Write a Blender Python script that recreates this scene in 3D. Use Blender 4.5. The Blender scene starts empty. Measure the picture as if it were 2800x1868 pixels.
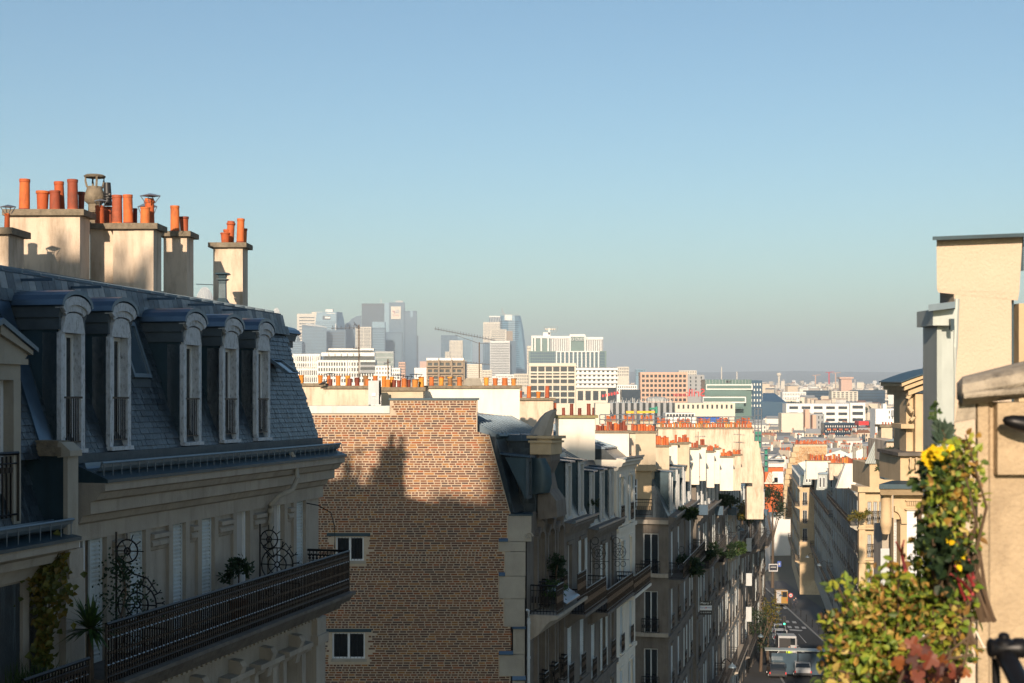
import bpy, math, random, bmesh
from math import sin, cos, tan, pi, radians, atan2, sqrt
from mathutils import Vector, Matrix
random.seed(7)
SC = bpy.context.scene
# ---------------------------------------------------------------- camera, sky, sun, exposure
F, HY = 3889.0, 1030.0            # focal length in photo pixels (50 mm), eye-level row
cd = bpy.data.cameras.new('camera'); cam = bpy.data.objects.new('camera', cd); SC.collection.objects.link(cam)
cd.lens = 50; cd.sensor_width = 36; cd.shift_y = 96 / 2800
cam.rotation_euler = (radians(90), 0, 0); cam.location = (0, 0, 0)
cd.clip_start = .05; cd.clip_end = 60000
cd.dof.use_dof = True; cd.dof.focus_distance = 45; cd.dof.aperture_fstop = 5.6
SC.camera = cam
SUN_AZ, SUN_EL = radians(8.5), radians(19)      # light travels towards +Y, +X ; sun stands behind the camera, to the left
sun_dir = Vector((-sin(SUN_AZ) * cos(SUN_EL), -cos(SUN_AZ) * cos(SUN_EL), sin(SUN_EL)))   # towards the sun
wd = bpy.data.worlds.new('World'); SC.world = wd; wd.use_nodes = True
wn = wd.node_tree; bg = wn.nodes['Background']
sky = wn.nodes.new('ShaderNodeTexSky'); sky.sky_type = 'NISHITA'; sky.sun_disc = False
sky.sun_elevation = SUN_EL; sky.sun_rotation = atan2(sun_dir.x, sun_dir.y)
sky.altitude = 100; sky.air_density = 1.0; sky.dust_density = 1.3; sky.ozone_density = 2.0
tint = wn.nodes.new('ShaderNodeMix'); tint.data_type = 'RGBA'; tint.blend_type = 'MULTIPLY'; tint.inputs[0].default_value = 1; tint.inputs[7].default_value = (.885, 1.0, .985, 1)
wn.links.new(sky.outputs[0], tint.inputs[6]); wn.links.new(tint.outputs[2], bg.inputs[0]); bg.inputs[1].default_value = .09
sl = bpy.data.lights.new('sun', 'SUN'); so = bpy.data.objects.new('sun', sl); SC.collection.objects.link(so)
sl.energy = 5.0; sl.angle = radians(.8); sl.color = (1, .80, .60)
so.rotation_euler = sun_dir.to_track_quat('Z', 'Y').to_euler()
SC.view_settings.view_transform = 'Standard'; SC.view_settings.look = 'None'
SC.view_settings.exposure = 0.47; SC.view_settings.gamma = 1
cy = SC.cycles; cy.use_denoising = True; cy.max_bounces = 6; cy.diffuse_bounces = 2; cy.glossy_bounces = 3
cy.volume_bounces = 0; cy.transparent_max_bounces = 8; cy.transmission_bounces = 4; cy.sample_clamp_indirect = 4
# ---------------------------------------------------------------- materials
MATS = {}
def nd(nt, t, **kw):
    n = nt.nodes.new(t)
    for k, v in kw.items(): setattr(n, k, v)
    return n
def M(name, col, rough=.8, var=.18, scale=1.5, bump=.0, bscale=25, metal=0, stain=None, sscale=(1.2, 1.2, .25), samt=.5, sth=.5,
      rnd=None, spec=.4, emit=0, stretch=(1, 1, 1), bricks=None):
    """procedural surface: base colour with soft variation, optional stains, optional per-piece colours, optional relief"""
    m = bpy.data.materials.new(name); m.use_nodes = True; nt = m.node_tree; b = nt.nodes['Principled BSDF']
    L = nt.links.new
    b.inputs['Roughness'].default_value = rough; b.inputs['Metallic'].default_value = metal
    b.inputs['Specular IOR Level'].default_value = spec
    g = nd(nt, 'ShaderNodeNewGeometry')
    mp = nd(nt, 'ShaderNodeMapping'); mp.inputs['Scale'].default_value = stretch; L(g.outputs['Position'], mp.inputs[0])
    nz = nd(nt, 'ShaderNodeTexNoise'); nz.inputs['Scale'].default_value = scale; nz.inputs['Detail'].default_value = 6
    nz.inputs['Roughness'].default_value = .62; L(mp.outputs[0], nz.inputs['Vector'])
    rp = nd(nt, 'ShaderNodeMapRange'); rp.inputs[1].default_value = .25; rp.inputs[2].default_value = .75
    rp.inputs[3].default_value = 1 - var; rp.inputs[4].default_value = 1 + var; L(nz.outputs[0], rp.inputs[0])
    if rnd:
        oi = nd(nt, 'ShaderNodeObjectInfo')
        ad = nd(nt, 'ShaderNodeMath', operation='ADD'); L(oi.outputs['Random'], ad.inputs[0]); L(g.outputs['Random Per Island'], ad.inputs[1])
        fr = nd(nt, 'ShaderNodeMath', operation='FRACT'); L(ad.outputs[0], fr.inputs[0])
        cr = nd(nt, 'ShaderNodeValToRGB'); cr.color_ramp.interpolation = 'CONSTANT'
        el = cr.color_ramp.elements
        while len(el) < len(rnd): el.new(.5)
        for i, c in enumerate(rnd): el[i].position = i / len(rnd); el[i].color = (*c, 1)
        L(fr.outputs[0], cr.inputs[0]); base = cr.outputs[0]
    else:
        c0 = nd(nt, 'ShaderNodeRGB'); c0.outputs[0].default_value = (*col, 1); base = c0.outputs[0]
    mx = nd(nt, 'ShaderNodeMix', data_type='RGBA', blend_type='MULTIPLY'); mx.inputs[0].default_value = 1
    L(base, mx.inputs[6]); L(rp.outputs[0], mx.inputs[7]); out = mx.outputs[2]
    if stain:
        m2 = nd(nt, 'ShaderNodeMapping'); m2.inputs['Scale'].default_value = sscale; L(g.outputs['Position'], m2.inputs[0])
        n2 = nd(nt, 'ShaderNodeTexNoise'); n2.inputs['Scale'].default_value = 1; n2.inputs['Detail'].default_value = 8; n2.inputs['Roughness'].default_value = .7
        L(m2.outputs[0], n2.inputs['Vector'])
        r2 = nd(nt, 'ShaderNodeMapRange'); r2.inputs[1].default_value = sth; r2.inputs[2].default_value = sth + .22; r2.inputs[4].default_value = samt
        L(n2.outputs[0], r2.inputs[0])
        x2 = nd(nt, 'ShaderNodeMix', data_type='RGBA'); L(r2.outputs[0], x2.inputs[0]); L(out, x2.inputs[6]); x2.inputs[7].default_value = (*stain, 1)
        out = x2.outputs[2]
    L(out, b.inputs['Base Color'])
    if bump:
        n3 = nd(nt, 'ShaderNodeTexNoise'); n3.inputs['Scale'].default_value = bscale; n3.inputs['Detail'].default_value = 4; L(g.outputs['Position'], n3.inputs['Vector'])
        bp = nd(nt, 'ShaderNodeBump'); bp.inputs['Strength'].default_value = bump; bp.inputs['Distance'].default_value = .02
        L(n3.outputs[0], bp.inputs['Height']); L(bp.outputs[0], b.inputs['Normal'])
    if emit:
        b.inputs['Emission Color'].default_value = (*col, 1); b.inputs['Emission Strength'].default_value = emit
    MATS[name] = m
    return m
def leafmat(name, cols, rough=.5, trans=.35):
    m = M(name, cols[0], rough, .25, 6, rnd=cols); nt = m.node_tree; b = nt.nodes['Principled BSDF']
    tr = nd(nt, 'ShaderNodeBsdfTranslucent'); ms = nd(nt, 'ShaderNodeMixShader'); ms.inputs[0].default_value = trans
    src = b.inputs['Base Color'].links[0].from_socket
    nt.links.new(src, tr.inputs[0]); nt.links.new(b.outputs[0], ms.inputs[1]); nt.links.new(tr.outputs[0], ms.inputs[2])
    nt.links.new(ms.outputs[0], nt.nodes['Material Output'].inputs[0])
    return m
M('stucco', (.60, .49, .385), .92, .10, 1.3, .25, 40, stain=(.25, .185, .125), sscale=(3.0, 3.0, .6), samt=.75, sth=.46)
M('stucco_white', (.72, .66, .57), .92, .07, 1.2, .15, 40, stain=(.40, .33, .25), sscale=(1.3, 1.3, .35), samt=.45, sth=.52)
M('stucco_tan', (.50, .42, .31), .92, .14, 1.2, .25, 40, stain=(.22, .18, .13), sscale=(1.5, 1.5, .4), samt=.6, sth=.5)
M('stucco_pink', (.52, .42, .325), .9, .07, 2, .5, 55, stain=(.25, .17, .1), sscale=(3, 3, .9), samt=.35, sth=.62)
M('limestone', (.35, .31, .262), .9, .16, 1.6, .3, 22, stain=(.16, .135, .112), sscale=(3.2, 3.2, .5), samt=.55, sth=.5)
M('limestone_pale', (.34, .31, .26), .9, .14, 1.6, .3, 22, stain=(.2, .17, .13), sscale=(3, 3, .6), samt=.5, sth=.52)
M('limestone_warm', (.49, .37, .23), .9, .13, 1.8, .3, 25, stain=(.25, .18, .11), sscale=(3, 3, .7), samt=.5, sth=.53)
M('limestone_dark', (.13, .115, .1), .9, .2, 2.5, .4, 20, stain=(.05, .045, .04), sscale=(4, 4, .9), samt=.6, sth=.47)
M('limestone_shaded', (.155, .136, .118), .9, .2, 1.8, .35, 22, stain=(.07, .06, .052), sscale=(3.4, 3.4, .5), samt=.6, sth=.47)  # darker limestone copy, the street's shade put into its colour
M('capstone', (.20, .165, .12), .95, .3, 7, .7, 30, stain=(.085, .075, .055), sscale=(9, 9, 6), samt=.7, sth=.48)
M('capstone_moss', (.24, .21, .11), .95, .3, 7, .7, 30, stain=(.13, .13, .05), sscale=(9, 9, 6), samt=.7, sth=.48)
M('terracotta', (.5, .12, .03), .75, .16, 8, .2, 40, rnd=[(.46, .10, .028), (.52, .13, .035), (.40, .085, .025), (.34, .085, .04), (.55, .15, .04), (.26, .06, .03)],
  stain=(.11, .05, .03), sscale=(7, 7, 3), samt=.75, sth=.50)
M('terracotta_gold', (.5, .2, .03), .75, .2, 8, .2, 40, rnd=[(.56, .22, .03), (.52, .17, .03), (.40, .12, .03), (.58, .26, .04), (.24, .13, .06), (.48, .19, .04)],
  stain=(.16, .09, .05), sscale=(9, 9, 4), samt=.5, sth=.55)
M('terracotta_dark', (.2, .05, .03), .6, .25, 8, .2, 40, rnd=[(.16, .035, .02), (.2, .045, .025), (.36, .08, .03), (.12, .03, .02)])
M('slate', (.05, .06, .075), .33, .25, 5, .35, 30, rnd=[(.024, .036, .048), (.036, .052, .066), (.03, .043, .055), (.045, .062, .078), (.02, .03, .04), (.034, .044, .052)],
  stain=(.30, .37, .43), sscale=(4.2, 4.2, .32), samt=.6, sth=.545)
M('slate_mid', (.08, .10, .12), .45, .3, 5, .35, 30, rnd=[(.05, .07, .09), (.09, .12, .145), (.07, .09, .11), (.13, .16, .19)])
M('slate_pale', (.30, .31, .31), .55, .3, 5, .35, 30, rnd=[(.12, .15, .18), (.18, .21, .24), (.26, .28, .30), (.09, .11, .135)])
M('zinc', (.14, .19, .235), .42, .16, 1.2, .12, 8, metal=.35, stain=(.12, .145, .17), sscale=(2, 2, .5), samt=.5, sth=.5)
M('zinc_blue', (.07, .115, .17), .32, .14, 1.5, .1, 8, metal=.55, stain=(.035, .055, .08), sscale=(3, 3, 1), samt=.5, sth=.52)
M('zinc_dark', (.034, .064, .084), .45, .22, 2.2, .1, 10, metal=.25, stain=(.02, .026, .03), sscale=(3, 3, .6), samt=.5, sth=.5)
M('zinc_pale', (.38, .42, .41), .45, .12, 1.5, .1, 9, metal=.25, stain=(.22, .25, .24), sscale=(4, 4, .6), samt=.5, sth=.5)
M('lead', (.06, .08, .096), .6, .25, 3, .3, 15, metal=.2)
M('paint_peeling', (.50, .53, .57), .8, .12, 4, .5, 45, stain=(.08, .085, .09), sscale=(19, 19, 9), samt=.85, sth=.50)
M('paint_white', (.66, .68, .70), .5, .06, 3)
M('paint_grey', (.44, .46, .47), .6, .1, 3, stain=(.25, .26, .26), sscale=(4, 4, 1), samt=.4)
M('shutter_paint', (.48, .52, .53), .6, .12, 3, stain=(.2, .2, .19), sscale=(4, 4, 1), samt=.5)
M('blind', (.42, .40, .38), .7, .06, 2)
M('iron', (.012, .012, .014), .42, .3, 12, metal=.5, spec=.5)
M('iron_pale', (.32, .34, .37), .4, .2, 12, metal=.7)
M('canvas_dark', (.03, .03, .034), .85, .3, 3)
M('plastic_black', (.02, .02, .022), .45, .2, 8)
M('concrete', (.28, .26, .22), .9, .2, 3, .4, 25, stain=(.14, .13, .11), sscale=(5, 5, 2), samt=.5)
M('mortar', (.45, .365, .275), .95, .12, 6, .4, 40, stain=(.3, .25, .2), sscale=(.9, .9, .9), samt=.3, sth=.55)
M('brick', (.2, .08, .04), .85, .3, 14, .4, 40, rnd=[(.16, .07, .042), (.12, .058, .042), (.20, .09, .05), (.27, .088, .036), (.15, .08, .052), (.095, .06, .05),
   (.32, .15, .05), (.19, .088, .046), (.13, .065, .046), (.23, .11, .055)],
  stain=(.07, .045, .036), sscale=(.55, .55, .4), samt=.55, sth=.5)
M('brick_tan', (.3, .18, .09), .9, .3, 6, .5, 20, rnd=[(.42, .25, .12), (.36, .20, .09), (.46, .29, .15), (.30, .17, .08)])
M('glass_dark', (.012, .016, .02), .06, .2, 1, spec=.8)
M('glass_blue', (.05, .08, .11), .08, .2, 1, spec=.9)
M('curtain', (.34, .40, .42), .8, .25, 2, stretch=(12, 12, .3))
M('asphalt', (.022, .025, .029), .85, .2, .8, .3, 30)
M('pavement', (.05, .053, .057), .85, .15, .8, .2, 20)
M('kerbstone', (.26, .26, .25), .8, .1, 2)
M('road_paint', (.38, .39, .4), .7, .15, 5)
M('plain', (.10, .10, .075), .95, .35, .004)
M('hill', (.06, .075, .055), .95, .3, .003)
M('bark', (.09, .065, .045), .9, .3, 9, .6, 20)
# ---------------------------------------------------------------- geometry helpers
WL = {}
def W(px, py, Y): return Vector(((px - 1400) / F * Y, Y, (HY - py) / F * Y))
def V(*a): return Vector(a)
class Fr:
    """a facade frame: s runs along the street, d out of the facade, h up"""
    def __init__(self, O, ang, slope=0):
        self.O = Vector(O); self.a = V(sin(ang), cos(ang), -slope); self.n = V(cos(ang), -sin(ang), 0); self.ang = ang; self.slope = slope
    def __call__(self, s, d, h): return self.O + self.a * s + self.n * d + V(0, 0, h)
    def hit(self, px, py=1030, d=0):
        r = V((px - 1400) / F, 1, (HY - py) / F)
        t = (d + self.O.dot(self.n)) / r.dot(self.n)
        p = r * t - self.O
        s = p.x * sin(self.ang) + p.y * cos(self.ang)
        return s, p.z + self.slope * s
    def depth(self, px, d=0):
        r = V((px - 1400) / F, 1, 0); return (d + self.O.dot(self.n)) / r.dot(self.n)
WORLD = Fr((0, 0, 0), -pi / 2)      # not used for facades facing the camera
def frontal(x0, Y, ang=0):
    """frame of a wall that faces the camera: s runs right, d towards the camera"""
    f = Fr((x0, Y, 0), 0); f.a = V(cos(ang), sin(ang), 0); f.n = V(sin(ang), -cos(ang), 0); f.front = True
    def hit(px, py=1030, d=0):
        r = V((px - 1400) / F, 1, (HY - py) / F); t = (d + f.O.dot(f.n)) / r.dot(f.n); p = r * t - f.O
        return p.dot(f.a), p.z
    f.hit = hit
    return f
class MB:
    def __init__(self): self.v = []; self.f = []; self.mi = []; self.cur = 0
    def face(self, pts):
        i = len(self.v); self.v += [tuple(p) for p in pts]; self.f.append(list(range(i, i + len(pts)))); self.mi.append(self.cur)
    def box(self, fr, s0, s1, d0, d1, h0, h1):
        c = [fr(s, d, h) for s in (s0, s1) for d in (d0, d1) for h in (h0, h1)]
        self.hexa(c)
    def hexa(self, c):
        i = len(self.v); self.v += [tuple(p) for p in c]
        for q in ((0, 1, 3, 2), (4, 6, 7, 5), (0, 4, 5, 1), (2, 3, 7, 6), (0, 2, 6, 4), (1, 5, 7, 3)):
            self.f.append([i + k for k in q]); self.mi.append(self.cur)
    def wbox(self, x0, x1, y0, y1, z0, z1):
        self.hexa([V(x, y, z) for x in (x0, x1) for y in (y0, y1) for z in (z0, z1)])
    def loft(self, rings, close=True, caps=True):
        n = len(rings[0]); i = len(self.v)
        for r in rings: self.v += [tuple(p) for p in r]
        for k in range(len(rings) - 1):
            for j in range(n if close else n - 1):
                a = i + k * n + j; b = i + k * n + (j + 1) % n
                self.f.append([a, b, b + n, a + n]); self.mi.append(self.cur)
        if caps and close:
            self.f.append([i + j for j in range(n)][::-1]); self.f.append([i + (len(rings) - 1) * n + j for j in range(n)]); self.mi += [self.cur] * 2
    def prism_sh(self, fr, poly, d0, d1): self.loft([[fr(s, d0, h) for s, h in poly], [fr(s, d1, h) for s, h in poly]])
    def prism_dh(self, fr, poly, s0, s1): self.loft([[fr(s0, d, h) for d, h in poly], [fr(s1, d, h) for d, h in poly]])
    def tube(self, pts, r, n=6, r1=None):
        pts = [Vector(p) for p in pts]; rings = []; r1 = r if r1 is None else r1
        for k, p in enumerate(pts):
            t = (pts[min(k + 1, len(pts) - 1)] - pts[max(k - 1, 0)])
            if t.length < 1e-9: t = V(0, 0, 1)
            t.normalize(); u = t.cross(V(0, 0, 1))
            if u.length < .05: u = t.cross(V(0, 1, 0))
            u.normalize(); w = t.cross(u); rr = r + (r1 - r) * k / max(1, len(pts) - 1)
            rings.append([p + u * (rr * cos(2 * pi * j / n)) + w * (rr * sin(2 * pi * j / n)) for j in range(n)])
        self.loft(rings)
    def lathe(self, c, prof, n=12, caps=True):
        c = Vector(c)
        self.loft([[c + V(r * cos(2 * pi * j / n), r * sin(2 * pi * j / n), z) for j in range(n)] for r, z in prof], caps=caps)
    def wall(self, fr, s0, s1, h0, h1, holes=(), depth=.25, d=0, thick=0):
        """a wall sheet with rectangular openings, their reveals running inwards"""
        ss = sorted({s0, s1, *[min(max(x, s0), s1) for o in holes for x in o[:2]]}); hs = sorted({h0, h1, *[min(max(x, h0), h1) for o in holes for x in o[2:4]]})
        for i in range(len(ss) - 1):
            for j in range(len(hs) - 1):
                a, b, c, e = ss[i], ss[i + 1], hs[j], hs[j + 1]; ms, mh = (a + b) / 2, (c + e) / 2
                if any(o[0] < ms < o[1] and o[2] < mh < o[3] for o in holes): continue
                self.face([fr(a, d, c), fr(b, d, c), fr(b, d, e), fr(a, d, e)])
        for o in holes:
            a, b, c, e = max(o[0], s0), min(o[1], s1), max(o[2], h0), min(o[3], h1)
            if a >= b or c >= e: continue
            for p, q in (((a, c), (b, c)), ((b, c), (b, e)), ((b, e), (a, e)), ((a, e), (a, c))):
                self.face([fr(p[0], d, p[1]), fr(p[0], d - depth, p[1]), fr(q[0], d - depth, q[1]), fr(q[0], d, q[1])])
def wloc(o): return WL.get(o.name, V(0, 0, 0)) if o else V(0, 0, 0)
def tag(o, label=None, cat=None, group=None, kind=None):
    if label: o['label'] = label
    if cat: o['category'] = cat
    if group: o['group'] = group
    if kind: o['kind'] = kind
    return o
def link(o, parent=None, at=None):
    SC.collection.objects.link(o)
    if at is not None: o.location = Vector(at) - wloc(parent); WL[o.name] = Vector(at)
    if parent: o.parent = parent
    return o
def thing(name, at, label, cat, group=None):
    o = bpy.data.objects.new(name, None); o.empty_display_size = .2
    return tag(link(o, None, at), label, cat, group)
def part(mb, name, mat, parent=None, smooth=False, label=None, cat=None, group=None, kind=None):
    if not mb.v: return None
    xs = [p[0] for p in mb.v]; ys = [p[1] for p in mb.v]; zs = [p[2] for p in mb.v]
    c = V((min(xs) + max(xs)) / 2, (min(ys) + max(ys)) / 2, min(zs))
    me = bpy.data.meshes.new(name); me.from_pydata([(p[0] - c.x, p[1] - c.y, p[2] - c.z) for p in mb.v], [], mb.f)
    for k in (mat if isinstance(mat, (list, tuple)) else [mat]): me.materials.append(MATS[k])
    if isinstance(mat, (list, tuple)): me.polygons.foreach_set('material_index', mb.mi)
    if smooth:
        me.polygons.foreach_set('use_smooth', [True] * len(me.polygons))
        try: me.set_sharp_from_angle(angle=radians(40))
        except Exception: pass
    return tag(link(bpy.data.objects.new(name, me), parent, c), label, cat, group, kind)
def inst(me, name, parent, at, rotz=0, scale=None, rot=None):
    o = bpy.data.objects.new(name, me); link(o, parent, at)
    o.rotation_euler = rot if rot else (0, 0, rotz)
    if scale: o.scale = scale
    return o
def mesh_of(mb, name, mat, smooth=False):
    me = bpy.data.meshes.new(name); me.from_pydata(mb.v, [], mb.f)
    for k in (mat if isinstance(mat, (list, tuple)) else [mat]): me.materials.append(MATS[k])
    if isinstance(mat, (list, tuple)): me.polygons.foreach_set('material_index', mb.mi)
    if smooth:
        me.polygons.foreach_set('use_smooth', [True] * len(me.polygons))
        try: me.set_sharp_from_angle(angle=radians(40))
        except Exception: pass
    return me
IDF = Fr((0, 0, 0), 0); IDF.a = V(1, 0, 0); IDF.n = V(0, -1, 0)     # s = x, d = -y, h = z
# ---------------------------------------------------------------- shared pieces: chimney pots
POT = {}
def pot_mesh(mat, kind=0):
    k = (mat, kind)
    if k not in POT:
        b = MB()
        if kind == 0: pr = [(.56, 0), (.56, .04), (.50, .09), (.465, .9), (.5, .91), (.5, 1), (.40, 1), (.40, .8)]
        elif kind == 1: pr = [(.5, 0), (.5, .06), (.44, .1), (.5, .86), (.57, .88), (.57, 1), (.43, 1), (.43, .75)]
        else: pr = [(.5, 0), (.46, .06), (.46, .82), (.55, .86), (.55, .92), (.46, .93), (.46, 1), (.38, 1), (.38, .8)]
        b.lathe((0, 0, 0), pr, 16, caps=False); b.lathe((0, 0, 0), [(.40, .8), (.001, .8)], 16, caps=False)
        POT[k] = mesh_of(b, 'chimney_pot', mat, True)
    return POT[k]
def pot(parent, px, ytop, ybase, wpx, Y, mat='terracotta', kind=0, tilt=0):
    at = W(px, ybase, Y); wm = wpx / F * Y; hm = (ybase - ytop) / F * Y
    return inst(pot_mesh(mat, kind), 'chimney_pot', parent, at, scale=(wm, wm, hm), rot=(random.uniform(-.03, .03), tilt + random.gauss(0, .022), random.uniform(0, 6)))
def cowl(parent, px, ytop, ybase, wpx, Y, mat='iron_pale'):
    """sheet-metal rain hat on four struts"""
    c = W(px, ybase, Y); w = wpx / F * Y / 2; h = (ybase - ytop) / F * Y
    b = MB()
    b.lathe(c + V(0, 0, h * .72), [(w, 0), (w * .96, .015), (w * .1, h * .28), (.001, h * .28)], 4)
    for k in range(4):
        a = k * pi / 2
        b.tube([c + V(w * .42 * cos(a), w * .42 * sin(a), 0), c + V(w * .92 * cos(a), w * .92 * sin(a), h * .73)], .008, 4)
    return part(b, 'rain_cowl', mat, parent)
def stack(parent, x0, x1, ytop, ybase, Y, depth, pots=(), mat='stucco', capmat='capstone', cap=.055, over=.1, name='chimney_stack', ybase2=None, seams=(), potmat='terracotta', rows=1):
    """rendered chimney wall facing the camera, with its stone cap; pots: (px, ytop, width px[, kind, mat, back])"""
    X0, X1 = (x0 - 1400) / F * Y, (x1 - 1400) / F * Y; zt = (HY - ytop) / F * Y; zb = (HY - max(ybase, ybase2 or 0)) / F * Y - .6
    b = MB()
    seg = [X0] + [(x - 1400) / F * Y for x in seams] + [X1]
    for i in range(len(seg) - 1):
        o = .012 * (i % 2)
        b.hexa([V(x, y, z) for x in (seg[i], seg[i + 1]) for y in (Y - o, Y + depth) for z in (zb, zt)])
    st = part(b, name, mat, parent)
    b = MB(); n = max(1, int((X1 - X0) / .9))
    for i in range(n):
        xa = X0 - over + (X1 - X0 + 2 * over) * i / n; xb = X0 - over + (X1 - X0 + 2 * over) * (i + 1) / n
        j = random.uniform(-.008, .008)
        b.hexa([V(x, y, z) for x in (xa + .003, xb - .003) for y in (Y - over + j, Y + depth + over) for z in (zt, zt + cap * 2 + j)])
    part(b, 'chimney_cap', capmat, st)
    zc = ytop - cap * 2 / Y * F
    for p in pots:
        px, yt, w = p[:3]; kd = p[3] if len(p) > 3 else 0; mt = p[4] if len(p) > 4 and p[4] else potmat; bk = p[5] if len(p) > 5 else 0
        yy = Y + depth * (.25 + .5 * bk)
        pot(st, px, yt, HY - (zt + cap * 2 - .01) / yy * F, w, yy, mt, kd)
    return st
# ================================================================ setting: ground, street, hills
def drop(Y): 
    if Y < 340: return 16.2 + .095 * Y
    if Y < 900: return 48.5 + (Y - 340) * .026
    return 63.06
def gpt(px, py):
    """pixel to the sloping street"""
    k = (py - HY) / F; Y = 16.2 / (k - .095); return W(px, py, Y)
b = MB()
ys = [-150, 0, 60, 120, 180, 240, 340, 420, 600, 900, 2000, 5000, 12000, 26000]
xs = [-16000, -5000, -1500, -500, -200, 0, 200, 500, 1500, 5000, 16000]
for i in range(len(ys) - 1):
    for j in range(len(xs) - 1):
        b.face([V(x, y, -drop(max(y, 0))) for x, y in ((xs[j], ys[i]), (xs[j + 1], ys[i]), (xs[j + 1], ys[i + 1]), (xs[j], ys[i + 1]))])
part(b, 'ground', 'plain', kind='structure')
# street: a sheet following the measured axis
def axis(Y): return (29.4 - .2314 * (130 - Y)) if Y < 130 else (29.4 + .12 * (Y - 130))
def strip(name, mat, off0, off1, y0, y1, dz, n=30, kind='structure', parent=None):
    b = MB()
    for i in range(n):
        ya, yb = y0 + (y1 - y0) * i / n, y0 + (y1 - y0) * (i + 1) / n
        b.face([V(axis(ya) + off0, ya, -drop(ya) + dz), V(axis(ya) + off1, ya, -drop(ya) + dz), V(axis(yb) + off1, yb, -drop(yb) + dz), V(axis(yb) + off0, yb, -drop(yb) + dz)])
    return part(b, name, mat, parent, kind=kind)
road = strip('road', 'asphalt', -4.4, 3.8, 0, 330, .02)
def kerbed(name, off0, off1, y0, y1):
    b = MB(); n = 30
    for i in range(n):
        ya, yb = y0 + (y1 - y0) * i / n, y0 + (y1 - y0) * (i + 1) / n
        b.hexa([V(axis(y) + o, y, -drop(y) + z) for o in (off0, off1) for y in (ya, yb) for z in (-.2, .14)])
    p = part(b, name, 'pavement', kind='structure')
    k = off0 if abs(off0) < abs(off1) else off1
    for i in range(40):
        ya, yb = y0 + (y1 - y0) * i / 40, y0 + (y1 - y0) * (i + 1) / 40 - .05
        if ya < 120: continue
        b = MB(); e = -.22 if k > 0 else .22
        b.hexa([V(axis(y) + o, y, -drop(y) + z) for o in sorted((k, k + e)) for y in (ya, yb) for z in (-.15, .155)])
        part(b, 'kerb', 'kerbstone', p)
    return p
pav_l = kerbed('pavement_left', -8.5, -4.4, 0, 330)
pav_r = kerbed('pavement_right', 3.8, 9.5, 0, 330)
# lane line, crossings, stop bar
def marks(name, quads):
    for q in quads:
        b = MB(); b.face([gpt(x, y) + V(0, 0, .045) for x, y in q]); part(b, name, 'road_paint', road)
def seg(p, q, n, w, fill=.55):
    out = []
    for i in range(n):
        t0, t1 = i / n, (i + fill) / n
        a = (p[0] + (q[0] - p[0]) * t0, p[1] + (q[1] - p[1]) * t0); c = (p[0] + (q[0] - p[0]) * t1, p[1] + (q[1] - p[1]) * t1)
        wa, wc = w * (.6 + .4 * t0), w * (.6 + .4 * t1)
        out.append([(a[0] - wa, a[1]), (a[0] + wa, a[1]), (c[0] + wc, c[1]), (c[0] - wc, c[1])])
    return out
marks('lane_dash', seg((2142, 1724), (2220, 1812), 15, 4.2))
marks('crossing_bar', [[(x, y), (x + 11, y + .5), (x + 14, y + 6), (x + 3, y + 5.5)] for x, y in ((2132, 1712), (2152, 1712.5), (2172, 1713.5), (2191, 1714.5), (2126, 1696), (2145, 1697.5), (2165, 1699.5), (2122, 1660), (2141, 1660.5), (2160, 1661))])
marks('stop_bar', [[(2158, 1721), (2195, 1724), (2191, 1727), (2160, 1725)]])
marks('edge_line', [[(2183, 1735), (2184.5, 1735), (2206, 1759), (2203, 1759)]])
b = MB()
pts = [(-16000, 30), (-6000, 45), (-2500, 40), (0, 46), (1500, 62), (2500, 55), (3600, 66), (5000, 58), (7000, 48), (16000, 40)]
for i in range(len(pts) - 1):
    (x0, z0), (x1, z1) = pts[i], pts[i + 1]
    n = 8
    for k in range(n):
        xa, xb = x0 + (x1 - x0) * k / n, x0 + (x1 - x0) * (k + 1) / n
        za, zb = z0 + (z1 - z0) * k / n + 5 * sin(xa / 410), z0 + (z1 - z0) * (k + 1) / n + 5 * sin(xb / 410)
        b.face([V(xa, 14000, -62), V(xb, 14000, -62), V(xb, 17500, zb), V(xa, 17500, za)])
        b.face([V(xa, 17500, za), V(xb, 17500, zb), V(xb, 25000, -70), V(xa, 25000, -70)])
part(b, 'hills', 'hill', kind='structure')
# ================================================================ windows, railings, shutters: shared builders
def shutter(parent, fr, s0, s1, h0, h1, d, mat='shutter_paint', pitch=.07, name='shutter'):
    b = MB(); fw = min(.05, (s1 - s0) * .15)
    b.box(fr, s0, s0 + fw, d, d + .035, h0, h1); b.box(fr, s1 - fw, s1, d, d + .035, h0, h1)
    for h in (h0, (h0 + h1) / 2 - .03, h1 - .06): b.box(fr, s0 + fw, s1 - fw, d, d + .033, h, h + .06)
    b.box(fr, s0 + fw, s1 - fw, d, d + .008, h0 + .06, h1 - .06)
    n = max(2, int((h1 - h0) / pitch))
    for i in range(n):
        h = h0 + .06 + (h1 - h0 - .12) * i / n; e = (h1 - h0 - .12) / n * .62
        c = [fr(s, dd, hh) for s in (s0 + fw, s1 - fw) for dd, hh in ((d + .01, h + e * .6), (d + .01, h + e), (d + .03, h), (d + .03, h + e * .45))]
        b.hexa(c)
    return part(b, name, mat, parent)
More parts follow.
